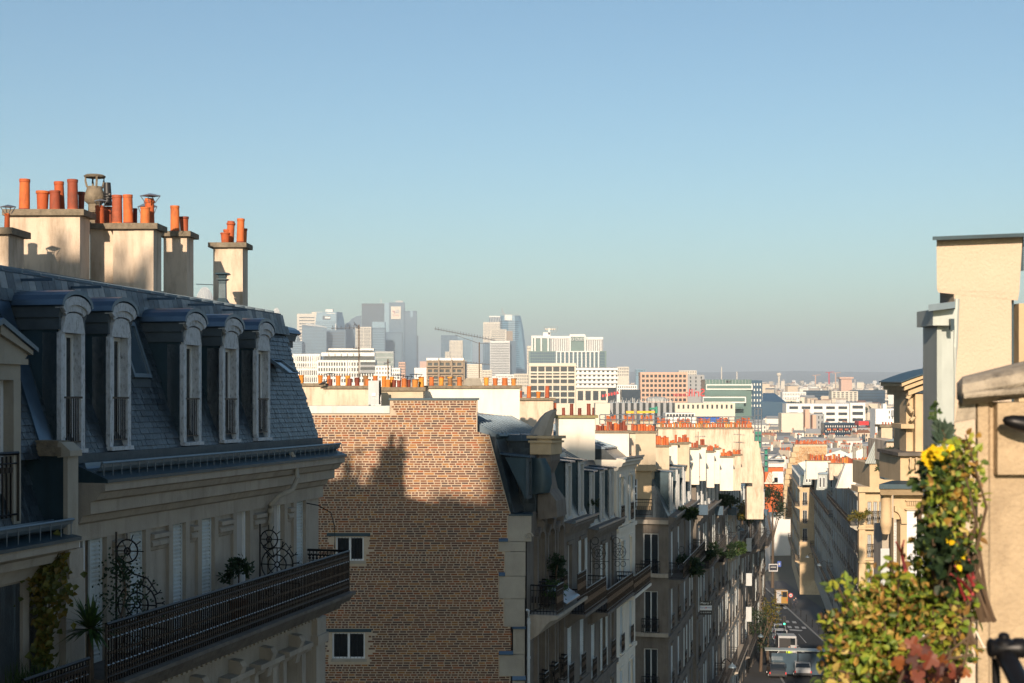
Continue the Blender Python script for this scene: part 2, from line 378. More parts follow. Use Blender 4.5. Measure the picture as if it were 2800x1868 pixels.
def casement(parent, fr, s0, s1, h0, h1, d, mat='paint_white', panes=3, glass='glass_dark', fw=.06, leaves=2, curtain=False, name='window'):
    """window frame (part) with its panes as sub-parts"""
    b = MB()
    b.box(fr, s0, s1, d - .05, d, h0, h0 + fw); b.box(fr, s0, s1, d - .05, d, h1 - fw, h1)
    b.box(fr, s0, s0 + fw, d - .05, d - .001, h0 + fw, h1 - fw); b.box(fr, s1 - fw, s1, d - .05, d - .001, h0 + fw, h1 - fw)
    lw = (s1 - s0) / leaves
    for k in range(1, leaves): b.box(fr, s0 + lw * k - fw * .7, s0 + lw * k + fw * .7, d - .05, d + .01, h0 + fw, h1 - fw)
    for k in range(leaves):
        for j in range(1, panes):
            h = h0 + (h1 - h0) * j / panes; b.box(fr, s0 + lw * k + fw * .8, s0 + lw * (k + 1) - fw * .8, d - .045, d - .008, h - .015, h + .015)
    f = part(b, name, mat, parent)
    for k in range(leaves):
        b = MB(); b.box(fr, s0 + lw * k + .02, s0 + lw * (k + 1) - .02, d - .035, d - .025, h0 + .02, h1 - .02); part(b, 'pane', glass, f)
        if curtain:
            b = MB(); b.box(fr, s0 + lw * k + .03, s0 + lw * (k + 1) - .03, d - .16, d - .12, h0 + .02, h1 - .02); part(b, 'curtain', 'curtain', f)
    return f
def railing(parent, pts, h, spacing=.11, mat='iron', r=.012, name='railing', bars=True, infill=None, as_part=True):
    """iron railing through world points; bars are parts of their own when the railing is a part"""
    b = MB(); up = V(0, 0, 1)
    for z, rr in ((h, .026), (h - .14, .012), (.10, .014)): b.tube([p + up * z for p in pts], rr, 5)
    for p in (pts[0], pts[-1]): b.tube([p, p + up * h], .018, 5)
    rl = part(b, name, mat, parent)
    return rl
def bars_along(parent, p0, p1, h, spacing, mesh, name='baluster'):
    n = max(1, int((p1 - p0).length / spacing)); ang = atan2(p1.y - p0.y, p1.x - p0.x)
    for i in range(1, n): inst(mesh, name, parent, p0 + (p1 - p0) * (i / n), rotz=ang, scale=(1, 1, h))
def ornate_bar():
    b = MB(); b.wbox(-.010, .010, -.010, .010, 0, 1)
    for z in (.22, .5, .8): b.wbox(-.028, .028, -.012, .012, z - .022, z + .022)
    for s in (-1, 1):
        b.hexa([V(x, y, z) for x, z0 in ((s * .008, .88), (s * .045, .93)) for y in (-.006, .006) for z in (z0 - .05, z0)])
        b.hexa([V(x, y, z) for x, z0 in ((s * .008, .14), (s * .045, .10)) for y in (-.006, .006) for z in (z0 - .03, z0 + .03)])
    return mesh_of(b, 'baluster', 'iron')
def plain_bar():
    b = MB(); b.wbox(-.008, .008, -.008, .008, 0, 1); return mesh_of(b, 'baluster', 'iron')
ORN, PLN = ornate_bar(), plain_bar()
def leaf(b, p, d, up, ln, wd, fold=.25):
    d = d.normalized(); s = d.cross(up)
    if s.length < 1e-3: s = V(1, 0, 0)
    s.normalize(); u = s.cross(d)
    i = len(b.v)
    for q in (p, p + d * ln * .45 + s * wd * .5 + u * wd * fold, p + d * ln, p + d * ln * .45 - s * wd * .5 + u * wd * fold): b.v.append(tuple(q))
    b.f += [[i, i + 1, i + 2], [i, i + 2, i + 3]]; b.mi += [b.cur, b.cur]
def rdir(): 
    while True:
        v = V(random.uniform(-1, 1), random.uniform(-1, 1), random.uniform(-1, 1))
        if .1 < v.length < 1: return v.normalized()
def foliage(b, c, rad, n, ln, wd, shell=.35, lumps=7):
    """leaves gathered in clumps through an ellipsoid"""
    cl = []
    for _ in range(lumps):
        v = rdir(); k = random.uniform(shell, .85); cl.append((v * k, random.uniform(.28, .5)))
    for _ in range(n):
        v, r = random.choice(cl); q = v + rdir() * r * random.random() ** .5
        p = Vector(c) + V(q.x * rad[0], q.y * rad[1], q.z * rad[2])
        o = (rdir() + v * .7 + V(0, 0, .2)); leaf(b, p, o, rdir(), ln * random.uniform(.6, 1.25), wd * random.uniform(.6, 1.2))
leafmat('leaf_green', [(.05, .10, .02), (.035, .075, .02), (.07, .11, .03), (.03, .06, .02)])
leafmat('leaf_dark', [(.02, .042, .016), (.028, .055, .02), (.015, .032, .012)])
leafmat('leaf_yellow', [(.16, .14, .02), (.12, .12, .02), (.09, .10, .02), (.18, .12, .02)])
leafmat('leaf_autumn', [(.28, .35, .04), (.15, .25, .03), (.46, .27, .06), (.36, .38, .05), (.22, .30, .04), (.08, .13, .03), (.52, .40, .12), (.21, .30, .05), (.12, .18, .04), (.27, .15, .045), (.32, .36, .05)])
leafmat('leaf_blue', [(.06, .10, .07), (.08, .12, .085)])
leafmat('leaf_red', [(.17, .04, .02), (.10, .025, .018), (.30, .10, .03), (.07, .02, .015), (.22, .06, .025)])
leafmat('petal', [(.85, .62, .01), (.9, .7, .02), (.8, .5, .01)])
M('stem_red', (.30, .035, .04), .5, .2, 6); M('stem_brown', (.10, .065, .04), .8, .25, 12)
M('terrace_pot', (.2, .09, .05), .8)
# ================================================================ left building (slate mansard with five dormers)
FA = Fr(W(871, 1030, 31.5), math.atan(900 / F), .0175)
A0 = FA.hit(190)[0]; AE = 0.0
hM0 = FA.hit(838, 1204)[1]; hM1 = FA.hit(745, 863, -.95)[1]; hG = FA.hit(851, 1219, .42)[1]; hC = FA.hit(892, 1248, .55)[1]
hS = FA.hit(965, 1612, 1.0)[1]           # top of the balcony slab
DM = .95
bA = thing('apartment_building', FA(A0 / 2, 0, hS - 8), 'stone apartment building with steep slate mansard, five arched dormers and iron balcony', 'building')
# --- roof body
b = MB(); b.prism_dh(FA, [(0, hM0), (-DM, hM1), (-4.2, hM1 + .55), (-8.4, hM1), (-9.3, hM0)], A0 - 1.5, AE); roofA = part(b, 'roof', 'slate', bA)
# zinc top roof with standing seams
b = MB(); b.prism_dh(FA, [(-DM + .02, hM1 + .01), (-DM + .05, hM1 + .06), (-4.2, hM1 + .64), (-4.2, hM1 + .55)], A0 - 1.5, AE + .05)
for i in range(26):
    s = A0 - 1.4 + i * .52
    if s < AE: b.prism_dh(FA, [(-DM + .05, hM1 + .06), (-DM + .05, hM1 + .10), (-4.2, hM1 + .68), (-4.2, hM1 + .64)], s, s + .03)
part(b, 'zinc_roofing', 'zinc', bA)
# ridge roll along the break
b = MB()
nr = 62
for i in range(nr):
    s0 = A0 - 1.5 + (AE - A0 + 1.55) * i / nr; s1 = A0 - 1.5 + (AE - A0 + 1.55) * (i + 1) / nr - .012
    b = MB(); b.prism_dh(FA, [(-DM + .10, hM1 - .24), (-DM + .16, hM1 - .25), (-DM + .09, hM1 + .03), (-DM + .02, hM1 + .04)], s0, s1); part(b, 'ridge_slate', 'slate_pale', roofA)
    b = MB(); b.prism_dh(FA, [(-DM + .17, hM1 - .40), (-DM + .23, hM1 - .41), (-DM + .17, hM1 - .22), (-DM + .11, hM1 - .21)], s0 + .09, s1 + .09); part(b, 'ridge_slate', 'slate_mid', roofA)
# slates: nearest 300 are pieces of their own, the rest one mass
dpx = [(165, 230, 821, 1219), (299, 356, 836, 1221), (500, 549, 857, 1208), (607, 651, 868, 1205), (699, 737, 880, 1200)]
DOR = []
for l, r, t, bt in dpx:
    s0 = FA.hit(l, 1100, .02)[0]; s1 = FA.hit(r, 1100, .02)[0]; ht = FA.hit((l + r) / 2, t, .05)[1]; hb = FA.hit((l + r) / 2, bt, .02)[1]
    DOR.append((s0, s1, hb, ht))
hb_m = sum(x[2] for x in DOR) / 5; ht_m = sum(x[3] for x in DOR) / 5
skl0, skl1 = FA.hit(366, 960, -.35)[0], FA.hit(414, 960, -.35)[0]
def slope(t): return (-DM * t, hM0 + (hM1 - hM0) * t)
sl_n = sqrt(DM * DM + (hM1 - hM0) ** 2); rows = int(sl_n / .10)
slate_b = MB(); slates = []
b = MB(); b.hexa([V(x, y, z) for x in (-.105, .105) for y, z in ((-.004, 0), (.004, .19)) for y2, z in ((y - .004, z), (y + .004, z))]); 
def slate_piece(s, t, w):
    d0, h0 = slope(t); d1, h1 = slope(min(1, t + .15 / sl_n)); e = .014; j = random.uniform(-.004, .006)
    return [FA(ss, dd, hh) for ss in (s, s + w) for dd, hh in ((d0 + e + j, h0 + .004), (d0 + e + j + .010, h0 + .006), (d1 + .002, h1), (d1 + .008, h1))]
pieces = []
for r in range(rows):
    t = r / rows; s = A0 - 1.5 + (.08 if r % 2 else 0)
    while s < AE - .05:
        w = random.uniform(.14, .175); c = s + w / 2; h = slope(t)[1]; ok = True
        for (a, e, hb, ht) in DOR:
            if a - .06 < c < e + .06 and hb - .1 < h < ht + .12: ok = False
        if skl0 - .03 < c < skl1 + .03 and FA.hit(380, 1040, -.3)[1] < h < FA.hit(380, 885, -.6)[1]: ok = False
        if ok: pieces.append((s, t, w - .006, r))
        s += w
big = sorted(pieces, key=lambda q: abs(q[0] - (A0 * .45)) + q[1] * 2)
own = set(id(q) for q in big[:300])
for q in pieces:
    c = slate_piece(*q[:3])
    if id(q) in own: b = MB(); b.hexa(c); part(b, 'slate', 'slate', roofA)
    else: slate_b.hexa(c)
part(slate_b, 'slates', 'slate', roofA, kind='stuff')
# end of the roof: slated end wall behind the hip
b = MB()
for r in range(rows):
    t = r / rows; d0, h0 = slope(t); d = d0 - .02
    while d > -3.2:
        w = .16; b.hexa([FA(ss, dd, hh) for dd in (d, d - w + .006) for ss, hh in ((AE + .012, h0), (AE + .022, h0), (AE + .002, h0 + .14), (AE + .010, h0 + .14))]); d -= w
part(b, 'end_slates', 'slate', roofA, kind='stuff')
# --- dormers
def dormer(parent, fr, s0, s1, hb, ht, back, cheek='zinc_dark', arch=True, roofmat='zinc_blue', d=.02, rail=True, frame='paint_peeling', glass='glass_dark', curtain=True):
    w = s1 - s0; jw = w * .16; hs = ht - w * .55          # springing of the arch
    b = MB()                                              # cheeks (the part), with everything else as sub-parts
    for sa in (s0, s1 - .05): b.prism_dh(fr, [(d - .06, hb), (d - .06, hs + .05), (-back, hs + .05), (-.02, hb)], sa, sa + .05)
    dm = part(b, 'dormer', cheek, parent)
    b = MB()
    for sa in (s0 - .03, s1 - .02):                        # cornice boards on the cheeks
        b.prism_dh(fr, [(d, hs - .12), (d, hs + .06), (-back - .1, hs + .06), (-back - .05, hs - .12)], sa, sa + .05)
        b.prism_dh(fr, [(d, hs + .06), (d + .03, hs + .22), (-back - .14, hs + .22), (-back - .1, hs + .06)], sa - .025, sa + .075)
    part(b, 'cornice', 'lead', dm)
    n = 9; sc = (s0 + s1) / 2; ro = w / 2 + .11
    def arc(r, rise, base): return [(sc + r * -cos(pi * k / n), base + rise * sin(pi * k / n)) for k in range(n + 1)]
    b = MB(); o = arc(ro, w * .36, hs + .24); i_ = arc(ro - .05, w * .36 - .045, hs + .22)
    for k in range(n):
        q = [o[k], o[k + 1], i_[k + 1], i_[k]]; b.loft([[fr(s, d + .10, h) for s, h in q], [fr(s, -back - .22, h) for s, h in q]])
    b.box(fr, sc - .02, sc + .02, -back - .2, -.3, ht + .26 - w * .0, ht + .30)
    part(b, 'dormer_roof', roofmat, dm, smooth=True)
    b = MB(); o = arc(ro - .05, w * .36 - .05, hs + .20); i_ = arc(ro - .13, w * .36 - .12, hs + .14); i2 = arc(ro - .2, w * .36 - .18, hs + .10)
    for k in range(n):
        for q, dd in (([o[k], o[k + 1], i_[k + 1], i_[k]], .085), ([i_[k], i_[k + 1], i2[k + 1], i2[k]], .05)):
            b.loft([[fr(s, d + dd, h) for s, h in q], [fr(s, d - .05, h) for s, h in q]])
    part(b, 'arch_moulding', 'paint_peeling', dm, smooth=True)
    b = MB(); q = arc(ro - .2, w * .36 - .16, hs + .06); q = [(s0 + .02, hs - .16)] + q[0:] + [(s1 - .02, hs - .16)]
    b.prism_sh(fr, q, d - .05, d + .03)
    b.box(fr, s0, s0 + jw, d - .3, d + .015, hb, hs - .16); b.box(fr, s1 - jw, s1, d - .3, d + .015, hb, hs - .16)
    b.box(fr, s0 - .02, s1 + .02, d - .25, d + .06, hb - .06, hb)
    part(b, 'dormer_frame', frame, dm)
    b = MB(); a, e = s0 + jw, s1 - jw; m = (a + e) / 2; f2 = .045; di = d - .12
    for x in (a, m - f2 / 2 - .01, e - f2): b.box(fr, x, x + f2 + (.02 if x not in (a, e - f2) else 0), di - .04, di, hb + .02, hs - .16)
    b.box(fr, a, e, di - .04, di - .002, hs - .22, hs - .16); b.box(fr, a, e, di - .04, di - .002, hb, hb + .16)
    part(b, 'sash', 'paint_white', dm)
    b = MB(); b.box(fr, a, e, di - .03, di - .022, hb + .1, hs - .2); part(b, 'pane', glass, dm)
    if curtain: b = MB(); b.box(fr, a, m - .02, di - .12, di - .10, hb + .1, hs - .2); part(b, 'curtain', 'curtain', dm)
    if rail:
        hr = hb + (hs - hb) * .40; b = MB(); b.box(fr, a - .03, e + .03, d - .02, d + .02, hr, hr + .03); b.box(fr, a - .03, e + .03, d - .01, d + .01, hb + .1, hb + .12)
        for k in range(1, 7): x = a + (e - a) * k / 7; b.box(fr, x - .007, x + .007, d - .006, d + .006, hb + .1, hr)
        part(b, 'guard_rail', 'iron', dm)
    return dm
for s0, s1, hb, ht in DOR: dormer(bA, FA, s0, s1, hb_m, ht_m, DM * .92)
# end dormer facing away down the street
FE = Fr(FA(AE, -1.3, 0), FA.ang - pi / 2, 0)
b = MB(); de = .42
e0 = FA(AE + .0, -1.55, 0)
UP = .22; ht_m += UP; b.box(FA, AE - .2, AE + .60, -1.75, -.9, hM0 + .5, ht_m - .42); ed = part(b, 'dormer', 'zinc_dark', bA)
b = MB(); b.box(FA, AE - .2, AE + .64, -1.79, -.86, ht_m - .56, ht_m - .42); b.box(FA, AE - .2, AE + .74, -1.85, -.8, ht_m - .30, ht_m - .24)
b.prism_sh(FA, [(AE - .2, ht_m - .42), (AE + .64, ht_m - .42), (AE + .73, ht_m - .30), (AE - .2, ht_m - .30)], -1.84, -.81); part(b, 'cornice', 'lead', ed)
b = MB()
for k in range(8):
    a0, a1 = pi * k / 8, pi * (k + 1) / 8
    q = [(-1.33 - .56 * cos(a0), ht_m - .24 + .2 * sin(a0)), (-1.33 - .56 * cos(a1), ht_m - .24 + .2 * sin(a1)), (-1.33 - .5 * cos(a1), ht_m - .27 + .18 * sin(a1)), (-1.33 - .5 * cos(a0), ht_m - .27 + .18 * sin(a0))]
    b.prism_dh(FA, q, AE - .35, AE + .92)
part(b, 'dormer_roof', 'zinc_blue', ed, smooth=True)
ht_m -= UP
# --- skylight, a second one propped open
def tilt_light(s0, s1, t0, t1, open_=0):
    d0, h0 = slope(t0); d1, h1 = slope(t1)
    b = MB()
    def P(s, u, e): return FA(s, d0 + (d1 - d0) * u + e + open_ * (1 - u), h0 + (h1 - h0) * u + e * .2 + open_ * (1 - u) * .35)
    fw = .06
    for a, c, u0, u1 in ((s0, s1, 0, .07), (s0, s1, .93, 1), (s0, s0 + fw, .07, .93), (s1 - fw, s1, .07, .93)):
        b.hexa([P(s, u, e) for s in (a, c) for u in (u0, u1) for e in (.01, .10)])
    f = part(b, 'skylight', 'zinc', bA)
    b = MB(); b.hexa([P(s, u, e) for s in (s0 + fw, s1 - fw) for u in (.06, .94) for e in (.04, .06)]); part(b, 'pane', 'glass_blue', f)
    if open_:
        b = MB(); b.box(FA, s0, s1, d1 - .3, d0 - .08, h0, h1); part(b, 'skylight_well', 'plastic_black', f)
    else:
        b = MB(); b.hexa([P(s, u, e) for s in (s0 - .02, s1 + .02) for u in (-.16, -.01) for e in (.012, .03)]); part(b, 'flashing', 'lead', f)
def t_of(px, py, d): return (FA.hit(px, py, d)[1] - hM0) / (hM1 - hM0)
tilt_light(skl0, skl1, t_of(395, 1035, -.3), t_of(385, 888, -.75))
ks0 = FA.hit(741, 1030, -.5)[0]; tilt_light(ks0, ks0 + .62, t_of(755, 1035, -.4), t_of(750, 985, -.6), .28)
# --- gutter and cornice
b = MB()
b.box(FA, A0, AE, .0, .10, hM0 - .10, hM0 + .04); part(b, 'lead_flashing', 'lead', bA)
b = MB(); n = 7
for k in range(n):
    a0, a1 = pi * k / n, pi * (k + 1) / n
    q = [(.33 + .15 * cos(a), hG - r_) for a, r_ in ()]
    p0 = (.33 + .15 * cos(a0), hG - .15 * sin(a0)); p1 = (.33 + .15 * cos(a1), hG - .15 * sin(a1)); p2 = (.33 + .13 * cos(a1), hG - .13 * sin(a1)); p3 = (.33 + .13 * cos(a0), hG - .13 * sin(a0))
    b.prism_dh(FA, [p0, p1, p2, p3], A0 + .1, AE + .1)
b.tube([FA(A0 + .1, .48, hG), FA(AE + .1, .48, hG)], .022, 6)
gut = part(b, 'gutter', 'zinc', bA, smooth=True)
gb = MB()
for zz in (0, 1):
    gb.wbox(-.006, .006, -.006, .006, 0, .3)
gbm = mesh_of(gb, 'gutter_bracket', 'zinc')
n = int((AE - A0) / .27)
for i in range(n + 1): inst(gbm, 'gutter_bracket', gut, FA(A0 + .12 + (AE - A0) * i / n, .50, hG - .32))
b = MB(); b.prism_dh(FA, [(-.1, hM0 - .1), (.0, hM0 - .08), (.62, hC), (.62, hC - .05), (-.1, hC - .05)], A0 + .02, AE + .12); part(b, 'cornice_cover', 'zinc_dark', bA)
prof = [(-.1, hC - .05), (.58, hC - .05), (.58, hC - .17), (.50, hC - .2), (.44, hC - .30), (.34, hC - .34), (.34, hC - .52), (.20, hC - .56), (.15, hC - .66), (.07, hC - .70), (.07, hC - .95), (-.1, hC - .95)]
b = MB(); b.prism_dh(FA, prof, A0 + .02, AE + .1); part(b, 'cornice', 'limestone', bA)
# --- balcony-storey wall
wpx = [(204, 283, 1419, 'door'), (348, 390, 1400, 'sh'), (465, 500, 1383, 'sh'), (544, 579, 1373, 'sh'), (640, 676, 1357, 'bl'), (742, 771, 1343, 'bl'), (804, 829, 1337, 'sh')]
holes = []
hT = FA.hit(560, 1373)[1]
for l, r, t, k in wpx: holes.append((FA.hit(l)[0], FA.hit(r)[0], hS, FA.hit((l + r) / 2, t)[1] * .4 + hT * .6, k))
hTop = hC - .95
b = MB(); b.wall(FA, A0, AE, hS - .3, hTop, holes, .3)
b.face([FA(AE, 0, hS - .3), FA(AE, -9, hS - .3), FA(AE, -9, hM0), FA(AE, 0, hM0)])
wallA = part(b, 'wall', 'limestone', bA)
for i, (s0, s1, h0, h1, k) in enumerate(holes):
    b = MB(); e = .16
    b.box(FA, s0 - e, s0, .0, .06, h0, hTop); b.box(FA, s1, s1 + e, .0, .06, h0, hTop); b.box(FA, s0 + .0, s1 - .0, .0, .058, h1, hTop)
    part(b, 'window_surround', 'limestone', bA)
    if i < 6:                                              # corbel shelf between two windows
        a, c = s1 + e + .03, holes[i + 1][0] - e - .03; hh = h0 + (h1 - h0) * .70
        if c - a > .12:
            b = MB(); b.prism_dh(FA, [(0, hh - .02), (.03, hh), (.05, hh + .05), (.09, hh + .07), (.09, hh + .13), (.05, hh + .17), (.12, hh + .2), (.12, hh + .27), (0, hh + .29)], a, c); part(b, 'corbel_shelf', 'limestone', bA)
    if k == 'sh':
        m = s0 + (s1 - s0) * .12; b = MB(); b.box(FA, s0, m, -.26, -.02, h0, h1); sh = part(b, 'window_jamb', 'paint_grey', bA); shutter(sh, FA, m, s1, h0, h1 - .02, -.045)
    elif k == 'bl':
        b = MB(); b.box(FA, s0, s1, -.12, -.08, h0, h1); bl = part(b, 'roller_blind', 'blind', bA)
        b = MB(); b.box(FA, s1 - .07, s1, -.08, -.04, h0, h1); part(b, 'window_jamb', 'paint_white', bl)
    else:
        m = s0 + (s1 - s0) * .45; cf = casement(bA, FA, s0, m, h0, h1, -.05, panes=4, leaves=2, curtain=True)
        shutter(cf, FA, m + .05, s1 - .06, h0, h1 - .02, -.03); b = MB(); b.box(FA, s1 - .06, s1, -.2, -.02, h0, h1); part(b, 'window_jamb', 'paint_grey', cf)
# rain pipe with swan neck
b = MB(); sp = FA.hit(737, 1400, .14)[0]
b.tube([FA(sp + .42, .42, hG - .1), FA(sp + .46, .5, hG - .3), FA(sp + .44, .56, hG - .62), FA(sp + .3, .5, hG - .86), FA(sp + .08, .30, hG - .96), FA(sp, .16, hG - 1.15), FA(sp, .16, hG - 1.5), FA(sp, .14, hS + .5)], .055, 8)
for h in (hG - 1.3, hG - 1.9, hG - 2.6): b.tube([FA(sp, .16, h), FA(sp, .16, h + .09)], .07, 8)
part(b, 'rain_pipe', 'limestone_pale', bA, smooth=True)
# --- balcony
bs0 = FA.hit(290, 1700, 1.0)[0]; bs1 = FA.hit(954, 1507, 1.0)[0]; hR = FA.hit(954, 1507, 1.0)[1] - hS
b = MB(); b.prism_dh(FA, [(-.1, hS), (1.12, hS - .02), (1.12, hS - .08), (1.04, hS - .10), (.98, hS - .22), (.80, hS - .28), (.74, hS - .40), (.4, hS - .46), (.30, hS - .60), (-.1, hS - .62)], A0 - .4, bs1 + .12)
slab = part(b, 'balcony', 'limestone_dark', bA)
def ornate_rail(parent, pts, h, r0=.078, two=True):
    b = MB(); up = V(0, 0, 1)
    for z, rr in ((h, .028), (h - .10, .012), (h - .22, .012), (.09, .013), (.26, .012)): b.tube([p + up * z for p in pts], rr, 5)
    for p in pts: b.tube([p, p + up * h], .02, 5)
    rl = part(b, 'railing', 'iron', parent)
    for p, q in zip(pts, pts[1:]): bars_along(rl, p, q, h, r0, ORN)
    b = MB()
    for p, q in zip(pts, pts[1:]):
        n = int((q - p).length / .13); u = (q - p).normalized()
        for i in range(n):
            for z in (h - .22, .26): c = p + (q - p) * ((i + .5) / n) + up * z; b.tube([c - u * .03, c + u * .03], .0145, 5)
    part(b, 'rail_knob_glints', 'iron_pale', rl, kind='stuff')  # pale beads stand in for glints on the rail knobs
    return rl
ornate_rail(slab, [FA(bs0, 1.0, hS), FA(bs1, 1.0, hS), FA(bs1, .03, hS)], hR)
# dentils under the balcony
db = MB(); db.box(FA, 0, .09, 0, .12, -.1, 0); o0 = FA.O; dm_ = MB(); dm_.hexa([V(x, y, z) for x in (0, .12) for y in (-.045, .045) for z in (-.1, 0)]); DENT = mesh_of(dm_, 'dentil', 'limestone')
for i in range(58):
    s = A0 + .5 + i * .19
    if s < bs1 - .2: inst(DENT, 'dentil', slab, FA(s, .30, hS - .48), rotz=-FA.ang)
# --- storey below
hL = hS - .62
lows = [(FA.hit(x0, 1868)[0], FA.hit(x1, 1868)[0], hS - 8, hS - 1.35) for x0, x1 in ((360, 402), (498, 540), (606, 642), (690, 728), (768, 808), (830, 846))]
b = MB(); b.wall(FA, A0, AE, hS - 8, hL, lows, .3, d=.05); b.face([FA(AE, .05, hS - 8), FA(AE, -9, hS - 8), FA(AE, -9, hS - .3), FA(AE, .05, hS - .3)]); part(b, 'lower_wall', 'limestone', bA)
for i, (s0, s1, h0, h1) in enumerate(lows):
    b = MB(); b.box(FA, s0, s1, -.3, -.22, h0, h1); bl = part(b, 'roller_blind', 'blind', bA)
    if i == 5: continue
    b = MB(); m = (s0 + s1) / 2; w = s1 - s0
    b.box(FA, s0 - .2, s0 - .02, .05, .14, h0, h1 + .05); b.box(FA, s1 + .02, s1 + .2, .05, .14, h0, h1 + .05)
    b.prism_dh(FA, [(.05, h1 + .05), (.16, h1 + .05), (.22, h1 + .16), (.30, h1 + .18), (.30, h1 + .28), (.05, h1 + .30)], s0 - .26, s1 + .26)
    b.prism_dh(FA, [(.05, h1 - .1), (.2, h1 - .05), (.26, h1 + .2), (.34, h1 + .42), (.28, h1 + .52), (.05, h1 + .55)], m - .11, m + .11)
    part(b, 'window_surround', 'limestone', bA)
# corner pilasters
b = MB(); b.box(FA, AE - .55, AE + .0, .05, .16, hS - 8, hL - .6); b.box(FA, AE - .6, AE + .05, .03, .22, hL - .62, hL - .42); b.box(FA, AE - .55, AE - .0, .05, .18, hL - .42, hL - .05)
part(b, 'corner_pilaster', 'limestone', bA)
# --- chimney stacks of the left building
def vent(parent, px, y0, y1, Y):
    b = MB(); sc_ = Y / F; c = W(px, y1, Y)
    h = (y1 - y0) * sc_
    def sq(z, r): return [c + V(x * r, y * r, z) for x, y in ((-1, -1), (1, -1), (1, 1), (-1, 1))]
    b.loft([sq(-.3, .16), sq(0, .13), sq(h * .16, .075), sq(h * .62, .07), sq(h * .72, .075)]); b.loft([sq(h * .70, .05), sq(h * .76, .12), sq(h * .78, .12)]); b.loft([sq(h * .76, .06), sq(h * .90, .085), sq(h * .93, .15), sq(h * .98, .13), sq(h * 1.0, .02)])
    return part(b, 'roof_vent', 'zinc_dark', parent)
stack(bA, -70, 23, 641, 760, 25.29, .8, [(-30, 560, 29), (19, 584, 15)], cap=.055)
cowl(bA, 22, 560, 584, 44, 25.39)
s1_ = stack(bA, 24, 219, 590, 770, 27.1, .62, [(66.5, 490, 29), (116, 523, 32, 1), (151, 522, 30), (164, 497, 27, 0, None, 1), (199, 491, 29), (222, 525, 17, 1, 'terracotta_dark', 1)], seams=(109,))
s2_ = stack(bA, 246, 309, 627, 770, 28.16, .6, [(273, 563, 26), (296, 566, 22, 0, None, 1)])
stack(bA, 309, 420, 627, 794, 27.98, .62, [(320, 534, 28), (351, 533, 27), (369, 570, 12, 0, 'terracotta_dark', 1), (397, 567, 27), (410, 543, 27, 2, None, 1)], seams=(366,))
cowl(bA, 403, 553, 600, 56, 30.35); cowl(bA, 411, 529, 556, 58, 28.35); cowl(bA, 275, 544, 566, 34, 28.26)
s3_ = stack(bA, 447, 511, 647, 808, 29.83, .62, [(479, 563, 25), (504, 593, 24, 1, 'terracotta_dark', 1)])
s4_ = stack(bA, 583, 664, 677, 840, 31.87, .6, [(629, 605, 22, 2, None, 1), (616, 637, 24, 1), (622, 628, 20, 1, None, 1), (657, 598, 21), (668, 625, 14, 1, None, 1)], seams=(623,))
vent(bA, 609, 745, 829, 30.76)
# concrete ventilator with four arms, black flue pipe
c = W(259, 600, 28.72); b = MB()
b.lathe(c, [(.13, -.3), (.13, .12), (.17, .13), (.17, .16), (.13, .17), (.13, .30), (.20, .36), (.22, .45), (.16, .60), (.155, .66)], 14)
for k in range(4): a = k * pi / 2 + .5; b.tube([c + V(.15 * cos(a), .15 * sin(a), .64), c + V(.18 * cos(a), .18 * sin(a), .76), c + V(.185 * cos(a), .185 * sin(a), .86)], .022, 5)
b.lathe(c + V(0, 0, .84), [(.20, 0), (.22, .03), (.17, .06), (.001, .08)], 14); part(b, 'chimney_ventilator', 'capstone', bA, smooth=True)
b = MB(); b.tube([W(296, 562, 28.44), W(294, 530, 28.44), W(293, 500, 28.44)], .088, 12, .07)
for y in (538, 545): b.tube([W(294.6, y, 28.44), W(294.5, y - 3, 28.44)], .095, 12)
part(b, 'flue_pipe', 'plastic_black', bA, smooth=True)
b = MB(); b.tube([W(536, 777, 31.5), W(583, 779, 31.5)], .008, 4); part(b, 'wire', 'iron_pale', bA)
